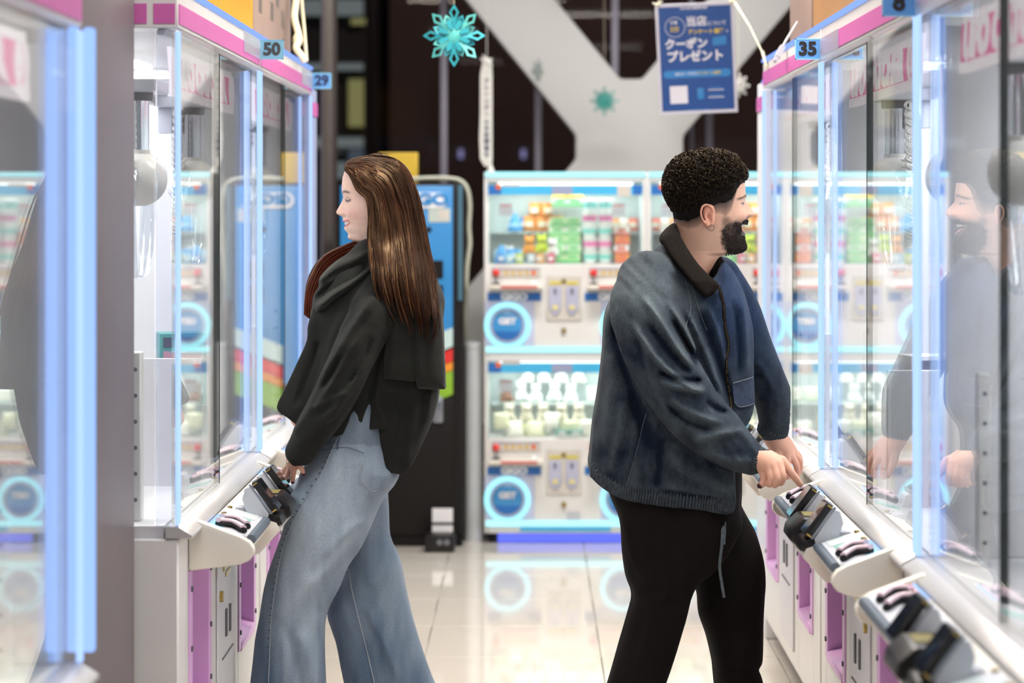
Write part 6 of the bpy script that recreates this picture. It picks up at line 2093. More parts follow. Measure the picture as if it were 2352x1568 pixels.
def at_(G, t):
    fi = min(max(t, 0), 0.9999) * (len(G) - 1)
    i0 = int(fi); w = fi - i0
    return G[i0] * (1 - w) + G[i0 + 1] * w


LOCKS = [dict(u=(i + 0.5) / 64 + RS.uniform(-0.01, 0.01), end=RS.uniform(0.74, 1.0), ph=RS.uniform(0, 6.28), am=RS.uniform(2.0, 7.5), fq=RS.uniform(0.9, 1.9), lift=RS.uniform(0.0, 0.009), tone=RS.random()) for i in range(64)]
for k in range(2100):
    lk = LOCKS[RS.randrange(64)]
    du = RS.gauss(0, 0.016)
    end = min(1.0, lk['end'] + RS.uniform(-0.06, 0.03))
    t0 = 0.0 if RS.random() < 0.6 else RS.random() * 0.5
    n = 24
    line, lifts = [], []
    for i in range(n + 1):
        t = t0 + (end - t0) * i / n
        conv = 1.0 - 0.75 * max(0.0, (t / end - 0.72) / 0.28)
        uu = min(max(lk['u'] + du * (1.3 if t < 0.5 else 1.0) * conv, 0.0), 1.0)
        p = at_(G0, t) * (1 - uu) + at_(G1, t) * uu
        wav = lk['am'] * sstep(0.12, 0.8, t) * math.sin(lk['ph'] + lk['fq'] * 6.28 * t) + 0.8 * math.sin(k + 9 * t)
        line.append((p[0] + wav, p[1] + 0.2 * wav))
    pts = lay(vh, hy, line, 0.0, 1)
    lo_ = lk['lift'] + RS.uniform(-0.0005, 0.0025)
    pts = [q + Vector((0, -lo_ * float(sstep(0.25, 0.7, i / n)) - 0.0012, 0)) for i, q in enumerate(pts)]
    r0 = RS.uniform(0.0006, 0.0013)
    rr = [r0 * (1 - 0.8 * max(0, (i / (len(pts) - 1) - 0.6) / 0.4)) for i in range(len(pts))]
    low = 0.6 * lk['tone'] + 0.4 * RS.random()
    sets[0 if low < 0.50 else (1 if low < 0.80 or t0 < 0.12 and RS.random() < 0.75 else 2)].tube(pts, rr, 4, cap=False)
for k, (nm, mm) in enumerate((('dark_strands', M_hair), ('brown_strands', M_hair2), ('light_strands', M_hair3))):
    keep(tag(sets[k].build(nm, mm, smooth=80, recalc=False), kind='stuff'), hair)
# auburn lock over the far shoulder and flyaways
fl = MB()
for k in range(420):
    o1, o2 = RS.uniform(-26, 24), RS.uniform(-0.045, 0.02)
    base_ = [(838, 562), (795, 580), (755, 604), (730, 645), (718, 690), (717, 736)]
    line = [P(a + o1 * (0.4 + 0.1 * i) * 0.8, b + o1 * 0.55 + RS.uniform(-1, 1), YWm + 0.06 + 0.02 * math.sin(i) + o2) for i, (a, b) in enumerate(base_)]
    fl.tube(smooth_pts(line, 4), RS.uniform(0.0007, 0.0013), 4, cap=False)
keep(tag(fl.build('auburn_strands', M_hairred, smooth=80, recalc=False), kind='stuff'), hair)
fw = MB()
for k in range(70):
    x0, y0 = RS.uniform(796, 880), 0
    t = (x0 - 796) / 84
    y0 = 386 - 30 * math.sin(t * 1.57)
    a = P(x0, y0 + 3, YWm + RS.uniform(-0.05, 0.03))
    b = P(x0 + RS.uniform(-6, 10), y0 - RS.uniform(1, 7), YWm + RS.uniform(-0.05, 0.03))
    c = P(x0 + RS.uniform(8, 26), y0 + RS.uniform(-6, 6), YWm + RS.uniform(-0.05, 0.03))
    fw.tube(smooth_pts([a, b, c], 4), 0.00045, 3, cap=False)
keep(tag(fw.build('loose_strands', M_hair2, smooth=80, recalc=False), kind='stuff'), hair)
# ---------------------------------------------------------------- the man, in profile at the right machines
YMm = 6.2
SK_M = np.array(srgb(216, 172, 148))
man = thing('person', (P(1560, 0, YMm).x, YMm, 0), 'bearded man with curly black hair, blue denim jacket and black trousers at the right machine', 'person')
M_djack = col_mat('dark_washed_denim', 0.85, 0.15, 0, 0.4, 380, 0.18, 240, 0.04, (1, 1, 0.4))
M_cord2 = mat('black_brown_corduroy', (25, 20, 18), 0.9, var=0.25, vscale=20, bump=0.5, bscale=90, sheen=0.0, spec=0.1, stretch=(8, 8, 0.7))
M_trous = mat('black_cotton', (19, 15, 14), 0.85, var=0.2, vscale=12, bump=0.2, bscale=300, spec=0.15)
M_zip = mat('brass_zip', (120, 104, 74), 0.35, 0.9, var=0.2, vscale=300)
M_hemrib = mat('gathered_denim', (52, 60, 68), 0.85, var=0.5, vscale=90)
M_dstitch = mat('grey_stitching', (86, 94, 100), 0.85, var=0.3, vscale=150)
M_curl = mat('black_curls', (26, 18, 12), 0.5, var=0.5, vscale=60, spec=0.3)
M_scalp = mat('black_hair_mass', (18, 13, 11), 0.8, var=0.4, vscale=60, spec=0.15, bump=0.8, bscale=260)
M_beard = mat('beard_hair', (36, 24, 19), 0.65, var=0.4, vscale=80, spec=0.2)

M_curl.node_tree.nodes['Principled BSDF'].inputs['Specular Tint'].default_value = (1.0, 0.74, 0.42, 1)
FE = np.array([(1525, 498, 510), (1546, 500, 514), (1570, 504, 526), (1588, 496, 522), (1603, 482, 508), (1618, 470, 492), (1639, 463, 490), (1652, 461, 500), (1666, 455, 482), (1674, 444, 458), (1680, 432, 438), (1690, 419, 424), (1714, 412, 416), (1740, 408, 412)], float)


def paint_m(U, V, PYg, ins, lipd, vv, fm):
    px = 1628 + U
    c = np.broadcast_to(SK_M, U.shape + (3,)).copy()
    warm = np.exp(-((V - 36) / 18) ** 2 - ((PYg - 498) / 14) ** 2) * fm * 0.35
    c = lerpc(c, srgb(214, 140, 116), warm)
    nose = np.exp(-(V / 16) ** 2 - ((PYg - 490) / 9) ** 2) * fm * 0.3
    c = lerpc(c, srgb(214, 142, 122), nose)
    neck = sstep(560, 610, PYg) * 0.5
    c = lerpc(c, srgb(206, 146, 120), neck)
    lip = sstep(5.0, 3.2, lipd) * (vv < 1.05) * fm * (PYg > 520)
    c = lerpc(c, srgb(196, 118, 112), lip * 0.8)
    # faded hair on the sides and nape
    e = np.interp(px, FE[:, 0], FE[:, 1]); d = np.interp(px, FE[:, 0], FE[:, 2])
    fade = np.clip((d - PYg) / np.maximum(d - e, 1), 0, 1)
    c = lerpc(c, srgb(38, 32, 31), fade ** 0.45 * 0.97)
    # beard
    up = np.interp(px, [1640, 1652, 1662, 1676, 1690, 1704, 1712, 1722], [530, 514, 510, 510, 510, 506, 501, 500])
    rear = np.interp(PYg, [480, 512, 530, 545, 560, 572, 584], [1652, 1650, 1645, 1645, 1649, 1655, 1664])
    nzb = 5 * vnoise(px / 4, PYg / 5, 301) + 4 * vnoise(px / 9, PYg / 9, 302)
    bd = sstep(-8, 9, PYg - up + nzb) * sstep(-7, 7, px - rear + nzb) * sstep(590, 580, PYg)
    thin = np.exp(-((px - 1662) / 12) ** 2 - ((PYg - 526) / 14) ** 2) * 0.15 + 0.12 * (vnoise(px / 2.2, PYg / 3, 303) + 0.2)
    side = sstep(1640, 1652, px) * sstep(1668, 1656, px) * sstep(494, 506, PYg) * sstep(530, 510, PYg) * 0.5
    bd = np.clip(np.maximum(bd * (1 - thin), side), 0, 1) * sstep(3.0, 5.0, np.where((vv < 1.0) & (PYg > 518) & (fm > 0.3), lipd, 9.0))
    c = lerpc(c, srgb(22, 14, 11), np.clip(bd, 0, 1) ** 0.6 * 0.97)
    c = lerpc(c, srgb(92, 34, 34), ins * (lipd < 0))
    # brow and eye
    bl = 453 - 5.0 * np.exp(-((V - 32) / 13) ** 2) + 0.14 * (V - 27)
    brow = np.exp(-((PYg - bl) / 3.0) ** 2) * sstep(7, 12, V) * sstep(62, 52, V) * fm
    c = lerpc(c, srgb(40, 28, 24), brow * 0.92)
    ex = (V - 34) / 12
    hh = 2.7 * np.clip(1 - ex ** 2, 0, 1)
    q = PYg - 467.5
    eye = sstep(-0.6, 0.6, hh - np.abs(q)) * (np.abs(ex) < 1) * fm
    c = lerpc(c, srgb(176, 164, 158), eye)
    c = lerpc(c, srgb(40, 26, 20), np.exp(-((V - 32) / 6) ** 4) * eye)
    lash = np.exp(-((q + hh) / 1.2) ** 2) * (np.abs(ex) < 1.05) * fm
    lash2 = np.exp(-((q - hh) / 0.9) ** 2) * (np.abs(ex) < 1.0) * fm * 0.5
    c = lerpc(c, srgb(40, 28, 24), np.clip(lash + lash2, 0, 1) * 0.9)
    return c


m_front = [(356, 0), (357, 16), (360, 34), (366, 52), (376, 66), (390, 76), (402, 80), (416, 82), (430, 84), (445, 85), (452, 86), (458, 85), (463, 86), (470, 92), (476, 97.5), (484, 104), (490, 107.5), (494, 107), (498, 101), (500, 94), (504, 91), (509, 90), (513, 88), (517, 86), (522, 83), (530, 84), (534, 85), (538, 85), (545, 82), (552, 84), (560, 87), (567, 88), (573, 84), (578, 76), (581, 62), (583, 44), (586, 32), (600, 20), (626, 4), (670, -12)]
m_base = [(356, 0), (357, 16), (360, 34), (366, 52), (376, 66), (390, 76), (402, 80), (416, 82), (430, 83.5), (445, 84), (458, 83.5), (475, 84), (490, 84), (505, 82), (525, 79), (545, 78), (560, 80), (567, 80), (573, 77), (578, 70), (581, 58), (583, 43), (586, 32), (600, 20), (626, 4), (670, -12)]
m_back = [(356, 0), (357, -16), (361, -38), (368, -58), (380, -75), (395, -86), (420, -92), (440, -93), (460, -89), (480, -84), (500, -81), (521, -80), (545, -80), (600, -82), (670, -90)]
m_cen = [(356, 0), (500, 0), (530, -5), (560, -14), (580, -25), (600, -30), (670, -48)]
m_wid = [(356, 0), (357, 16), (361, 34), (368, 50), (380, 62), (400, 69), (430, 71), (460, 70), (480, 68), (500, 66), (520, 63), (540, 60), (560, 56), (575, 53), (585, 53), (600, 55), (640, 60), (670, 66)]
m_sig = [(356, 30), (440, 15), (460, 10), (472, 10), (484, 13), (490, 15), (497, 17), (502, 18), (509, 26), (520, 30), (536, 26), (550, 24), (567, 28), (580, 28), (670, 28)]
m_bumps = [(33, 467, 14, 9, -8, 0), (34, 468, 11, 6, 6.0, 0), (30, 451, 20, 5, 3.5, 0), (42, 496, 15, 12, 5.0, 2.5), (15, 492, 5, 5, 5.5, 2), (20, 505, 4, 8, -1.5, 0), (44, 548, 16, 16, 2.0, 3.0), (34, 520, 4, 7, -2.5, 0)]
mv, mq, mc, m_place = build_head(1628, 1, YMm, m_front, m_base, m_back, m_cen, m_wid, m_sig, paint_m, m_bumps, 356, 670, (524.5, 9.5, 34, 6.0, 14.0), math.radians(9))

# ear
ve = Vol((1596, 458, 1650, 530), YMm, -0.115, -0.045, 0.0013)
dy0 = -0.082
plate = ve.pillow([(1613, 474), (1622, 469), (1632, 472), (1637, 484), (1636, 502), (1632, 516), (1624, 519), (1616, 508), (1610, 490)], dy0 + 0.004, 0.006, 0.005, 4)
helix = ve.tube([(1637, 490, dy0 + 0.004, 0.0022, 0.003), (1634, 477, dy0 - 0.002, 0.0026, 0.003), (1624, 470, dy0 - 0.006, 0.0028, 0.003), (1614, 474, dy0 - 0.008, 0.0028, 0.003), (1610, 488, dy0 - 0.009, 0.0026, 0.003), (1613, 502, dy0 - 0.007, 0.0024, 0.003), (1619, 512, dy0 - 0.005, 0.0026, 0.003)], 5, 0.02)
anti = ve.tube([(1628, 480, dy0 - 0.001, 0.0018, 0.002), (1621, 488, dy0 - 0.004, 0.0020, 0.002), (1620, 500, dy0 - 0.004, 0.0020, 0.002), (1626, 507, dy0 - 0.003, 0.002, 0.002)], 5, 0.02)
lobe = ve.tube([(1622, 511, dy0 - 0.003, 0.0055, 0.004), (1625, 517, dy0 - 0.003, 0.005, 0.004)], 3, 0.02)
trag = ve.tube([(1637, 494, dy0 - 0.001, 0.003, 0.003), (1635, 502, dy0 - 0.002, 0.003, 0.003)], 3, 0.02)
root_ = ve.tube([(1630, 478, dy0 + 0.016, 0.012, 0.012), (1630, 504, dy0 + 0.016, 0.012, 0.012)], 3, 0.02)
fe = smin(smin(smin(smin(smin(plate, helix, 0.003), anti, 0.002), lobe, 0.004), trag, 0.003), root_, 0.005)
ev, eq = ve.mesh(fe, 1)
ec = np.tile(np.array(srgb(222, 160, 134)), (len(ev), 1))
epx, epy = px_of(ev)
w = np.exp(-((epx - 1629) / 5) ** 2 - ((epy - 496) / 7) ** 2)[:, None]
ec = ec * (1 - 0.6 * w) + np.array(srgb(140, 74, 60)) * 0.6 * w

# trunk and arms under the jacket
SkM = np.array(srgb(226, 174, 150))
vb = Vol((1350, 600, 1860, 1150), YMm, -0.34, 0.36, 0.010)
fb = vb.tube([(1578, 650, 0, 0.05, 0.055), (1570, 700, 0, 0.08, 0.11), (1555, 780, 0, 0.10, 0.13), (1540, 900, 0, 0.11, 0.12), (1540, 1100, 0, 0.10, 0.12)], 4)
fb = smin(fb, vb.tube([(1530, 720, -0.12, 0.045, 0.045), (1550, 820, -0.18, 0.04, 0.04), (1600, 950, -0.20, 0.04, 0.04), (1700, 1035, -0.22, 0.032, 0.03), (1745, 1056, -0.23, 0.027, 0.026)], 4), 0.03)
fb = smin(fb, vb.tube([(1620, 720, 0.12, 0.045, 0.045), (1715, 790, 0.19, 0.042, 0.042), (1765, 910, 0.22, 0.036, 0.036), (1780, 990, 0.25, 0.028, 0.028)], 4), 0.03)
tv, tq = vb.mesh(fb, 3)
tc_ = np.tile(SkM, (len(tv), 1))
dn = srgb(64, 30, 40)
# right hand: forefinger pressing the terminal, the rest curled
g1 = [[(1797, 1057, -0.262, 0.0115), (1815, 1082, -0.268, 0.0100), (1828, 1099, -0.266, 0.0090), (1838, 1112, -0.262, 0.0074)],
      [(1789, 1066, -0.272, 0.0115), (1797, 1092, -0.284, 0.0102), (1793, 1108, -0.272, 0.0090), (1786, 1104, -0.258, 0.0075)],
      [(1777, 1070, -0.276, 0.0112), (1785, 1098, -0.288, 0.0100), (1780, 1113, -0.276, 0.0088), (1773, 1106, -0.262, 0.0072)],
      [(1765, 1071, -0.274, 0.0105), (1771, 1098, -0.284, 0.0092), (1767, 1112, -0.274, 0.0082), (1762, 1106, -0.262, 0.0068)],
      [(1748, 1066, -0.245, 0.0135), (1755, 1090, -0.262, 0.0115), (1754, 1106, -0.268, 0.0102), (1746, 1115, -0.268, 0.0080)]]
p1_ = [[(1735, 1046, -0.238, 0.026), (1760, 1056, -0.250, 0.027), (1782, 1062, -0.258, 0.021)], [(1740, 1052, -0.24, 0.026), (1762, 1066, -0.262, 0.022), (1780, 1070, -0.266, 0.017)]]
h1v, h1q, h1c = hand_mesh(YMm, g1, p1_, 0.0019, tuple(SkM), [(1745, 1116, -0.270, 0.0075, dn)])
# left hand further in, resting over the buttons
g2 = [[(1806, 1050, 0.235, 0.0112), (1810, 1072, 0.232, 0.0098), (1811, 1090, 0.238, 0.0086), (1809, 1102, 0.245, 0.0070)],
      [(1814, 1046, 0.245, 0.0112), (1826, 1060, 0.240, 0.0098), (1831, 1078, 0.244, 0.0088), (1830, 1093, 0.250, 0.0072)],
      [(1818, 1040, 0.262, 0.0110), (1833, 1052, 0.262, 0.0096), (1838, 1068, 0.268, 0.0086), (1836, 1084, 0.272, 0.0070)],
      [(1818, 1034, 0.278, 0.0105), (1832, 1044, 0.282, 0.0092), (1838, 1058, 0.288, 0.0082), (1838, 1070, 0.292, 0.0068)],
      [(1784, 1036, 0.235, 0.0130), (1790, 1060, 0.226, 0.0110), (1797, 1078, 0.228, 0.0096), (1802, 1092, 0.234, 0.0076)]]
p2_ = [[(1772, 990, 0.245, 0.028), (1788, 1018, 0.248, 0.030), (1806, 1042, 0.248, 0.021)], [(1776, 1000, 0.255, 0.026), (1800, 1022, 0.262, 0.025), (1816, 1036, 0.268, 0.018)]]
h2v, h2q, h2c = hand_mesh(YMm, g2, p2_, 0.0019, tuple(SkM))
bv, bq, bc = join((mv, mq, mc), (ev, eq, ec), (tv, tq, tc_), (h1v, h1q, h1c), (h2v, h2q, h2c))
mbody = keep(mesh_obj('body', bv, bq, M_skin, None, bc), man)
tm = MB()
s_ = YMm / F
for k in range(-6, 7):
    vl = k * 4.2
    u = 80.0 - 0.015 * vl * vl
    tm.ball(m_place(u, vl, 517.0 - 2.0 * (vl / 31) ** 2), (2.7 * s_, 2.4 * s_, 4.2 * s_), 8, 6)
for k in range(-4, 5):
    vl = k * 4.0
    tm.ball(m_place(77.0 - 0.016 * vl * vl, vl, 530.0), (2.4 * s_, 2.2 * s_, 2.8 * s_), 8, 6)
keep(tag(tm.build('teeth', M_tooth, smooth=60), kind='stuff'), mbody)
er = P(1634, 523, YMm - 0.088)
keep(MB().torus(er, 0.0075, 0.0011, 'y', 24, 6).build('hoop_earring', M_gold, smooth=60), mbody)

# --- jacket
vm = Vol((1335, 545, 1835, 1175), YMm, -0.33, 0.36, 0.005)
r_m = vm.ridges([([(1555, 690), (1600, 780), (1630, 860), (1655, 930)], 8, 0.010), ([(1585, 690), (1620, 770), (1650, 850), (1662, 910)], 7, -0.009), ([(1610, 690), (1640, 770), (1655, 850)], 6, 0.007),
                 ([(1405, 700), (1420, 800), (1450, 900), (1460, 960)], 12, -0.012), ([(1395, 800), (1395, 900), (1380, 1020)], 12, 0.008), ([(1425, 900), (1410, 1000), (1395, 1080)], 10, 0.007),
                 ([(1475, 930), (1455, 1010), (1430, 1100)], 4, -0.005), ([(1512, 985), (1505, 1050), (1500, 1105)], 7, -0.010), ([(1500, 1105), (1570, 1118), (1650, 1130)], 6, -0.008), ([(1520, 1010), (1560, 1060), (1640, 1095), (1670, 1100)], 14, 0.007),
                 ([(1445, 880), (1470, 960), (1500, 1020)], 12, -0.010), ([(1690, 660), (1700, 740), (1705, 850)], 8, 0.006), ([(1672, 680), (1680, 760), (1685, 860)], 6, -0.006)]) + vm.foldnoise(100, 150, 30, 0.006, 61)
r_m *= 1.5
MT = [(1516, 562), (1540, 572), (1590, 606), (1632, 640), (1658, 600), (1690, 640), (1712, 700), (1723, 760), (1723, 850), (1722, 925), (1706, 962), (1678, 1002), (1675, 1080), (1672, 1157), (1600, 1150), (1500, 1140), (1420, 1125), (1380, 1105), (1357, 1085), (1352, 1068), (1356, 1030), (1362, 960), (1375, 880), (1384, 800), (1388, 732), (1402, 692), (1440, 650), (1480, 612)]
MTx = [(1516, 562), (1540, 572), (1590, 600), (1632, 620), (1660, 596), (1694, 640), (1716, 700), (1728, 760), (1730, 850), (1740, 925), (1745, 1000), (1745, 1080), (1745, 1260), (1600, 1270), (1420, 1260), (1340, 1240), (1335, 1100), (1350, 1030), (1362, 960), (1375, 880), (1384, 800), (1388, 732), (1402, 692), (1440, 650), (1480, 612)]
fj_ = vm.pillow(MTx, 0.0, [(560, 0.10), (620, 0.17), (700, 0.20), (1160, 0.20)], [(560, 0.08), (640, 0.13), (1160, 0.15)], 3, r_m, MT)
r_s = vm.ridges([([(1462, 668), (1500, 720), (1545, 790), (1575, 830)], 7, 0.013), ([(1440, 720), (1480, 790), (1540, 850), (1600, 880)], 7, 0.014), ([(1475, 725), (1520, 790), (1570, 845)], 6, -0.011), ([(1520, 680), (1555, 740), (1585, 800)], 6, 0.010), ([(1530, 720), (1560, 770), (1588, 830)], 6, -0.010),
                 ([(1500, 855), (1550, 872), (1606, 878)], 6, 0.012), ([(1495, 835), (1545, 852), (1600, 858)], 6, -0.012), ([(1520, 890), (1570, 925), (1640, 950)], 6, 0.010), ([(1510, 905), (1560, 945), (1620, 968)], 6, -0.009), ([(1570, 985), (1640, 972), (1690, 965)], 8, 0.008),
                 ([(1460, 800), (1500, 900), (1560, 985)], 12, 0.008), ([(1590, 1010), (1650, 1030), (1710, 1035)], 10, 0.007), ([(1450, 750), (1475, 850), (1510, 930)], 7, -0.007), ([(1600, 900), (1625, 918), (1655, 930)], 5, -0.007)]) + vm.foldnoise(48, 110, 24, 0.007, 67)
r_s *= 1.5
slv = vm.tube([(1490, 650, -0.105, 0.082, 0.09), (1482, 710, -0.165, 0.088, 0.085), (1505, 790, -0.20, 0.088, 0.08), (1540, 865, -0.218, 0.084, 0.076), (1585, 935, -0.220, 0.076, 0.070), (1640, 990, -0.215, 0.070, 0.062), (1690, 1028, -0.225, 0.056, 0.052), (1722, 1050, -0.232, 0.043, 0.042), (1738, 1058, -0.235, 0.032, 0.034)], 4, 0.05, r_s)
slv_far = vm.tube([(1650, 640, 0.10, 0.06, 0.07), (1690, 710, 0.15, 0.062, 0.07), (1722, 790, 0.18, 0.058, 0.06), (1752, 860, 0.205, 0.055, 0.058), (1776, 915, 0.225, 0.052, 0.055), (1782, 955, 0.24, 0.048, 0.05), (1776, 990, 0.25, 0.036, 0.04)], 4, 0.05,
                  vm.ridges([([(1740, 830), (1770, 870), (1800, 925)], 8, 0.006), ([(1720, 860), (1750, 868), (1765, 870)], 6, -0.008), ([(1750, 930), (1785, 935), (1808, 930)], 8, 0.005)]))
fj_ = smin(fj_, slv, 0.006)
fj_ = smin(fj_, slv_far, 0.02)
vm.f = fj_
jv, jq = vm.mesh(None, 2)
jpx, jpy = px_of(jv)
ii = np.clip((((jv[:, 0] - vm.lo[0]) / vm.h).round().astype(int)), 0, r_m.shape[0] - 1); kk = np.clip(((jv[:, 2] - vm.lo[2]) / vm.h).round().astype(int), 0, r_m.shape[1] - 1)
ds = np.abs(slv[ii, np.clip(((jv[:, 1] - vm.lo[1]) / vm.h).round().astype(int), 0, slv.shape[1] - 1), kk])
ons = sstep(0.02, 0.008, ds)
wear_shade = np.clip(np.where(ons > 0.5, r_s[ii, kk], r_m[ii, kk]) / 0.014, -1.2, 1.5)  # worn ridges paler; shade of the fold grooves put into the colour
tone = 0.13 + 0.20 * wear_shade + 0.40 * np.exp(-((jpx - 1475 + (jpy - 660) * 0.1) / 75) ** 2 - ((jpy - 670) / 65) ** 2)
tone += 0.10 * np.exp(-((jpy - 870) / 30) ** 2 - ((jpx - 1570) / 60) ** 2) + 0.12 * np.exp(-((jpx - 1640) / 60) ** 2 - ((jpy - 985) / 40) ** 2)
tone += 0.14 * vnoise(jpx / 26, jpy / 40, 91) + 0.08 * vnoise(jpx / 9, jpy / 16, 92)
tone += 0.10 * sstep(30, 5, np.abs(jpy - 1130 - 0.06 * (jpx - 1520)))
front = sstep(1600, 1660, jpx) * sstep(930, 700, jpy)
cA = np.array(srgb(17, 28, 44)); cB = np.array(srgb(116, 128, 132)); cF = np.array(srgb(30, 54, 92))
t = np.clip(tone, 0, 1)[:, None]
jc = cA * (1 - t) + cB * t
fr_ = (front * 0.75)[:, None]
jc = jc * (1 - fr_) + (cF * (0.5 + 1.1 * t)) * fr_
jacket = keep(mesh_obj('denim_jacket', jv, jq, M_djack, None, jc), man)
jy = near_y(vm, fj_)
# stitched seams
for ln in ([(1412, 688), (1408, 730), (1412, 770), (1422, 800)], [(1476, 935), (1458, 1005), (1440, 1070), (1428, 1112)], [(1566, 640), (1575, 690), (1570, 720), (1560, 745)], [(1580, 650), (1592, 700), (1612, 750)]):
    keep(MB().tube(lay(vm, jy, ln, 0.0016, 10), 0.0010, 5).build('jacket_seam', M_dstitch, smooth=60), jacket)
# zip along the front edge
zl = [(1641, 652), (1648, 690), (1652, 740), (1660, 780), (1655, 815), (1656, 850), (1664, 900), (1666, 925)]
z_ = MB().tube(lay(vm, jy, zl, 0.002, 10), 0.0042, 6, flat=0.5)
zp = keep(z_.build('zip_tape', M_cord2, smooth=60), jacket)
zt = MB()
q = lay(vm, jy, zl, 0.005, 40)
for a in q[::3]:
    zt.box(a.x - 0.0014, a.x + 0.0014, a.y + 0.0004, a.y + 0.002, a.z - 0.0008, a.z + 0.0008)
keep(tag(zt.build('zip_teeth', M_zip), kind='stuff'), jacket)
# chest pocket flap on the far front
M_flap = mat('blue_denim_flap', (32, 44, 66), 0.85, var=0.3, vscale=70, bump=0.4, bscale=300)


def patch(name, outline, lift, th, m, root, vol, ym):
    """cloth patch laid on the surface"""
    top = lay(vol, ym, outline + [outline[0]], lift, 4)[:-1]
    c = sum(top, Vector()) / len(top)
    n = len(top)
    vs_ = top + [p + Vector((0, th, 0)) for p in top] + [c + Vector((0, -0.001, 0))]
    fs_ = [(i, (i + 1) % n, 2 * n) for i in range(n)] + [(i, n + i, n + (i + 1) % n, (i + 1) % n) for i in range(n)]
    return keep(MB().add(vs_, fs_).build(name, m, smooth=50), root)


fp_ = patch('pocket_flap', [(1669, 868), (1695, 862), (1719, 858), (1722, 885), (1721, 918), (1705, 922), (1684, 923), (1673, 910)], 0.007, 0.010, M_flap, jacket, vm, jy)
st_ = MB().tube([p + Vector((0, -0.0015, 0)) for p in lay(vm, jy, [(1672, 908), (1683, 920), (1705, 919), (1720, 915)], 0.007, 6)], 0.0012, 5)
st_.tube(lay(vm, jy, [(1669, 868), (1695, 862), (1719, 858)], 0.0075, 6), 0.0016, 5)
keep(st_.build('flap_stitching', M_dstitch, smooth=60), jacket)
# gathered hem and cuffs: short ribs
hb = MB()
hl = catmull([(1355, 1084), (1380, 1104), (1420, 1123), (1500, 1139), (1600, 1149), (1670, 1156)], 14)
for i, (a, b) in enumerate(hl):
    ln = lay(vm, jy, [(a + 3, b - 30 + 3 * math.sin(i * 2.3)), (a + 1, b - 16), (a - 1, b - 2)], 0.0022 + 0.001 * math.sin(i * 1.7), 3)
    hb.tube(ln, [0.0016] + [0.0030] * (len(ln) - 2) + [0.0016], 6)
keep(tag(hb.build('hem_gathers', M_hemrib, smooth=60), kind='stuff'), jacket)


RCF = random.Random(3)


def cuff(name, c, ax, r, ry, n=38):
    """ring of short ribs round a wrist; ax = direction along the sleeve"""
    mb = MB()
    ax = Vector(ax).normalized()
    u = ax.cross(Vector((0, 1, 0))).normalized()
    v = ax.cross(u).normalized()
    for k in range(n):
        w = 2 * math.pi * k / n
        o = Vector(c) + u * (r * math.cos(w)) + v * (ry * math.sin(w))
        j = RCF.uniform(-0.003, 0.003)
        mb.tube([o - ax * (0.018 + j) - (u * math.cos(w) + v * math.sin(w)) * 0.002, o - ax * 0.004, o + ax * 0.010, o + ax * 0.016 - (u * math.cos(w) + v * math.sin(w)) * 0.004], [0.0022, 0.0036 + j * 0.2, 0.0034, 0.0022], 6)
    return keep(tag(mb.build(name, M_hemrib, smooth=60), kind='stuff'), jacket)


a0, a1 = P(1724, 1050, YMm - 0.233), P(1742, 1060, YMm - 0.238)
cuff('cuff_gathers', (a0 + a1) / 2, a1 - a0, 0.034, 0.034)
a0, a1 = P(1778, 975, YMm + 0.247), P(1773, 997, YMm + 0.252)
cuff('cuff_gathers', (a0 + a1) / 2, a1 - a0, 0.039, 0.040)
# waist cord hanging from the hem
a = [P(1659, 1152, YMm - 0.14), P(1660, 1200, YMm - 0.17), P(1658, 1250, YMm - 0.185), P(1653, 1300, YMm - 0.18), P(1658, 1340, YMm - 0.175), P(1663, 1372, YMm - 0.172)]
c_ = MB().tube(smooth_pts(a, 6), 0.0036, 6, flat=0.5)
c_.tube([p + Vector((0.006, 0, 0)) for p in smooth_pts(a[:3], 6)], 0.0026, 6)
keep(c_.build('waist_cord', M_dstitch, smooth=60), jacket)
# corduroy collar, near flap and far flap
vk = Vol((1500, 500, 1690, 695), YMm, -0.26, 0.20, 0.003)
CN_ = [(1545, 515), (1518, 540), (1519, 560), (1537, 592), (1568, 632), (1609, 678), (1639, 650), (1624, 634), (1595, 603), (1571, 566), (1550, 525)]
fk = vk.pillow(CN_, [(510, -0.035), (540, -0.070), (600, -0.135), (640, -0.178), (680, -0.200)], [(510, 0.03), (540, 0.034), (680, 0.020)], 0.012, 2)
CB_ = [(1545, 514), (1518, 541), (1520, 560), (1540, 575), (1556, 545), (1552, 525)]
fk = smin(fk, vk.pillow(CB_, 0.0, 0.078, 0.02, 2), 0.012)
CF_ = [(1650, 583), (1630, 606), (1623, 622), (1636, 645), (1650, 642), (1657, 637), (1666, 624), (1664, 606)]
fk = np.minimum(fk, vk.pillow(CF_, 0.02, 0.06, 0.02, 3))
kv, kq = vk.mesh(fk, 2)
keep(mesh_obj('collar', kv, kq, M_cord2), jacket)

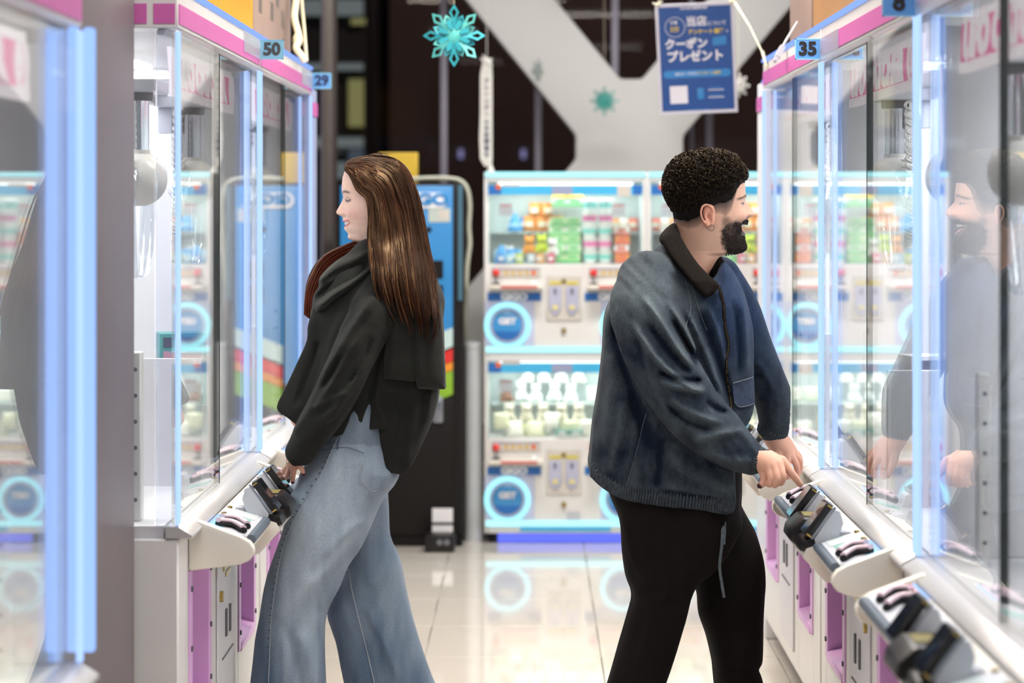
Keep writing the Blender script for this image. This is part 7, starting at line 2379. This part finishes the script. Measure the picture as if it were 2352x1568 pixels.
# --- trousers
vt = Vol((1315, 1030, 1805, 1800), YMm, -0.26, 0.26, 0.006)
r_t = vt.ridges([([(1450, 1345), (1490, 1350), (1530, 1342)], 8, 0.010), ([(1430, 1180), (1445, 1250), (1470, 1310)], 8, 0.007), ([(1490, 1360), (1475, 1440), (1450, 1540)], 10, 0.007), ([(1480, 1220), (1500, 1290), (1490, 1340)], 8, -0.006)]) + vt.foldnoise(100, 150, 36, 0.008, 83)
TN = [(1390, 1030), (1670, 1030), (1690, 1150), (1690, 1215), (1645, 1290), (1590, 1341), (1572, 1410), (1546, 1500), (1520, 1568), (1480, 1680), (1465, 1792), (1325, 1792), (1345, 1690), (1388, 1568), (1419, 1460), (1438, 1394), (1447, 1352), (1433, 1310), (1425, 1250), (1420, 1180), (1398, 1125)]
TF = [(1500, 1030), (1665, 1030), (1682, 1105), (1715, 1180), (1745, 1235), (1758, 1290), (1763, 1340), (1759, 1450), (1757, 1530), (1748, 1548), (1756, 1570), (1775, 1660), (1790, 1792), (1680, 1792), (1655, 1660), (1644, 1570), (1640, 1530), (1626, 1470), (1609, 1420), (1602, 1358), (1560, 1270)]
ft_ = vt.pillow(TN, -0.085, 0.10, 0.085, 3, r_t)
ft_ = smin(ft_, vt.pillow(TF, 0.085, 0.10, 0.085, 3, vt.foldnoise(80, 150, 40, 0.008, 87)), 0.008)
ft_ = smin(ft_, vt.pillow([(1400, 1030), (1670, 1030), (1700, 1170), (1690, 1230), (1600, 1320), (1470, 1260), (1425, 1180)], 0, 0.155, 0.13, 3), 0.02)
tv_, tq_ = vt.mesh(ft_, 2)
keep(mesh_obj('trousers', tv_, tq_, M_trous), man)
M_shoe = mat('black_shoe', (22, 20, 20), 0.4)
shoe(man, P(1400, 0, YMm).x - 0.02, YMm - 0.085, 1, M_shoe, M_rubber)
shoe(man, P(1735, 0, YMm).x - 0.05, YMm + 0.085, 1, M_shoe, M_rubber)

# --- curly hair: the scalp's own shape lifted outwards, then covered with curls
me = mbody.data
nb_ = len(mv)
nall = np.empty(len(bv) * 3, np.float32); me.vertices.foreach_get('normal', nall); nall = nall.reshape(-1, 3)[:nb_]
hpx = None
NC = 300
rows = np.arange(356, 670.01, 1.0)
gpy = np.repeat(rows, NC)
xc_ = (1628 - CX) / (F / YMm)
ca_, sa_ = math.cos(-math.radians(9)), math.sin(-math.radians(9))
ux = (mv[:, 0] - xc_) * ca_ - (mv[:, 1] - YMm) * sa_
gpx = 1628 + ux * (F / YMm)
gedge = np.interp(gpx, FE[:, 0], FE[:, 1]) + 4 * vnoise(gpx / 7, gpy / 7, 211)
dist = gedge - gpy
thick = 0.0085 * sstep(-2, 60, dist) + 0.007 * np.exp(-((gpx - 1706) / 14) ** 2 - ((gpy - 398) / 14) ** 2) + 0.004 * sstep(20, 80, dist)
rv_all = mv + nall * (thick + 0.0035 * vnoise(gpx / 6, gpy / 6 + mv[:, 1] * 120, 212) * sstep(0, 20, dist))[:, None]
keepm = dist > -5
qk = mq[keepm[mq].all(1)]
used = np.unique(qk)
remap = -np.ones(nb_, int); remap[used] = np.arange(len(used))
rv, rq = rv_all[used], remap[qk]
mhair = keep(mesh_obj('hair', rv, rq, M_scalp), man)
RC = random.Random(9)
me = mhair.data
nrm = np.empty(len(rv) * 3, np.float32); me.vertices.foreach_get('normal', nrm); nrm = nrm.reshape(-1, 3)
rpy = gpy[used]
rd = dist[used]
_rw = np.maximum(np.linalg.norm((rv - rv.mean(0)), axis=1), 1e-6)
cand = np.where((rd > np.where(gpx[used] > 1684, 2, 16)) & (nrm[:, 1] < 0.75))[0]
wts = np.linalg.norm(np.cross(rv_all[np.minimum(used + NC, nb_ - 1)] - rv_all[used], rv_all[np.minimum(used + 1, nb_ - 1)] - rv_all[used]), axis=1)[cand]
rs_ = np.random.RandomState(4)
pick = rs_.choice(cand, 4200, p=wts / wts.sum())
cm = MB()
for k in range(4200):
    i = pick[k]
    n_ = Vector(nrm[i].tolist()); p = Vector(rv[i].tolist())
    t1 = n_.orthogonal().normalized(); t2 = n_.cross(t1)
    a0 = RC.uniform(0, 6.28)
    tilt = RC.uniform(-0.8, 0.8)
    e1 = (t1 * math.cos(a0) + t2 * math.sin(a0)); e2 = (n_ * math.cos(tilt) + n_.cross(e1) * math.sin(tilt)).normalized()
    topw = float(0.25 + 0.75 * sstep(12, 62, rd[i])) if gpx[used[i]] < 1684 else 0.8
    R_ = RC.uniform(0.0028, 0.0070) * topw
    pts = []
    m_ = 8
    for q_ in range(m_ + 1):
        w = q_ / m_ * RC.uniform(4.2, 5.6) if False else q_ / m_ * 5.0
        pts.append(p + e1 * (R_ * math.cos(w)) + e2 * (R_ * math.sin(w) + 0.001) + n_.cross(e1) * (0.0025 * q_ / m_))
    cm.tube(pts, [0.0005] + [0.00082] * (m_ - 1) + [0.0004], 3, cap=False)
keep(tag(cm.build('curls', M_curl, smooth=80, recalc=False), kind='stuff'), mhair)
# beard hairs on the jaw
me = mbody.data
nb_ = len(mv)
nrm = np.empty(len(bv) * 3, np.float32); me.vertices.foreach_get('normal', nrm); nrm = nrm.reshape(-1, 3)[:nb_]
lum = mc.mean(1)
bdx, bdy = px_of(mv)
cand = np.where((lum < 0.16) & (bdy > 498) & (bdy < 585) & (bdx > 1640) & ~((bdx > 1702) & (bdy > 513) & (bdy < 541)))[0]
bm_ = MB()
for k in range(6500):
    i = cand[RC.randrange(len(cand))]
    if mc[i][0] > 0.05 and RC.random() < 0.6: continue
    n_ = Vector(nrm[i].tolist()); p = Vector(mv[i].tolist())
    L_ = RC.uniform(0.0025, 0.0055)
    d_ = (n_ * RC.uniform(0.06, 0.30) + Vector((RC.uniform(0.0, 0.5), RC.uniform(-0.2, 0.2), -0.9))).normalized()
    bm_.tube([p, p + d_ * L_ * 0.5 + n_ * 0.0006, p + d_ * L_ + n_ * 0.0004], [0.0006, 0.0005, 0.0002], 3, cap=False)
keep(tag(bm_.build('beard', M_beard, smooth=80, recalc=False), kind='stuff'), mbody)
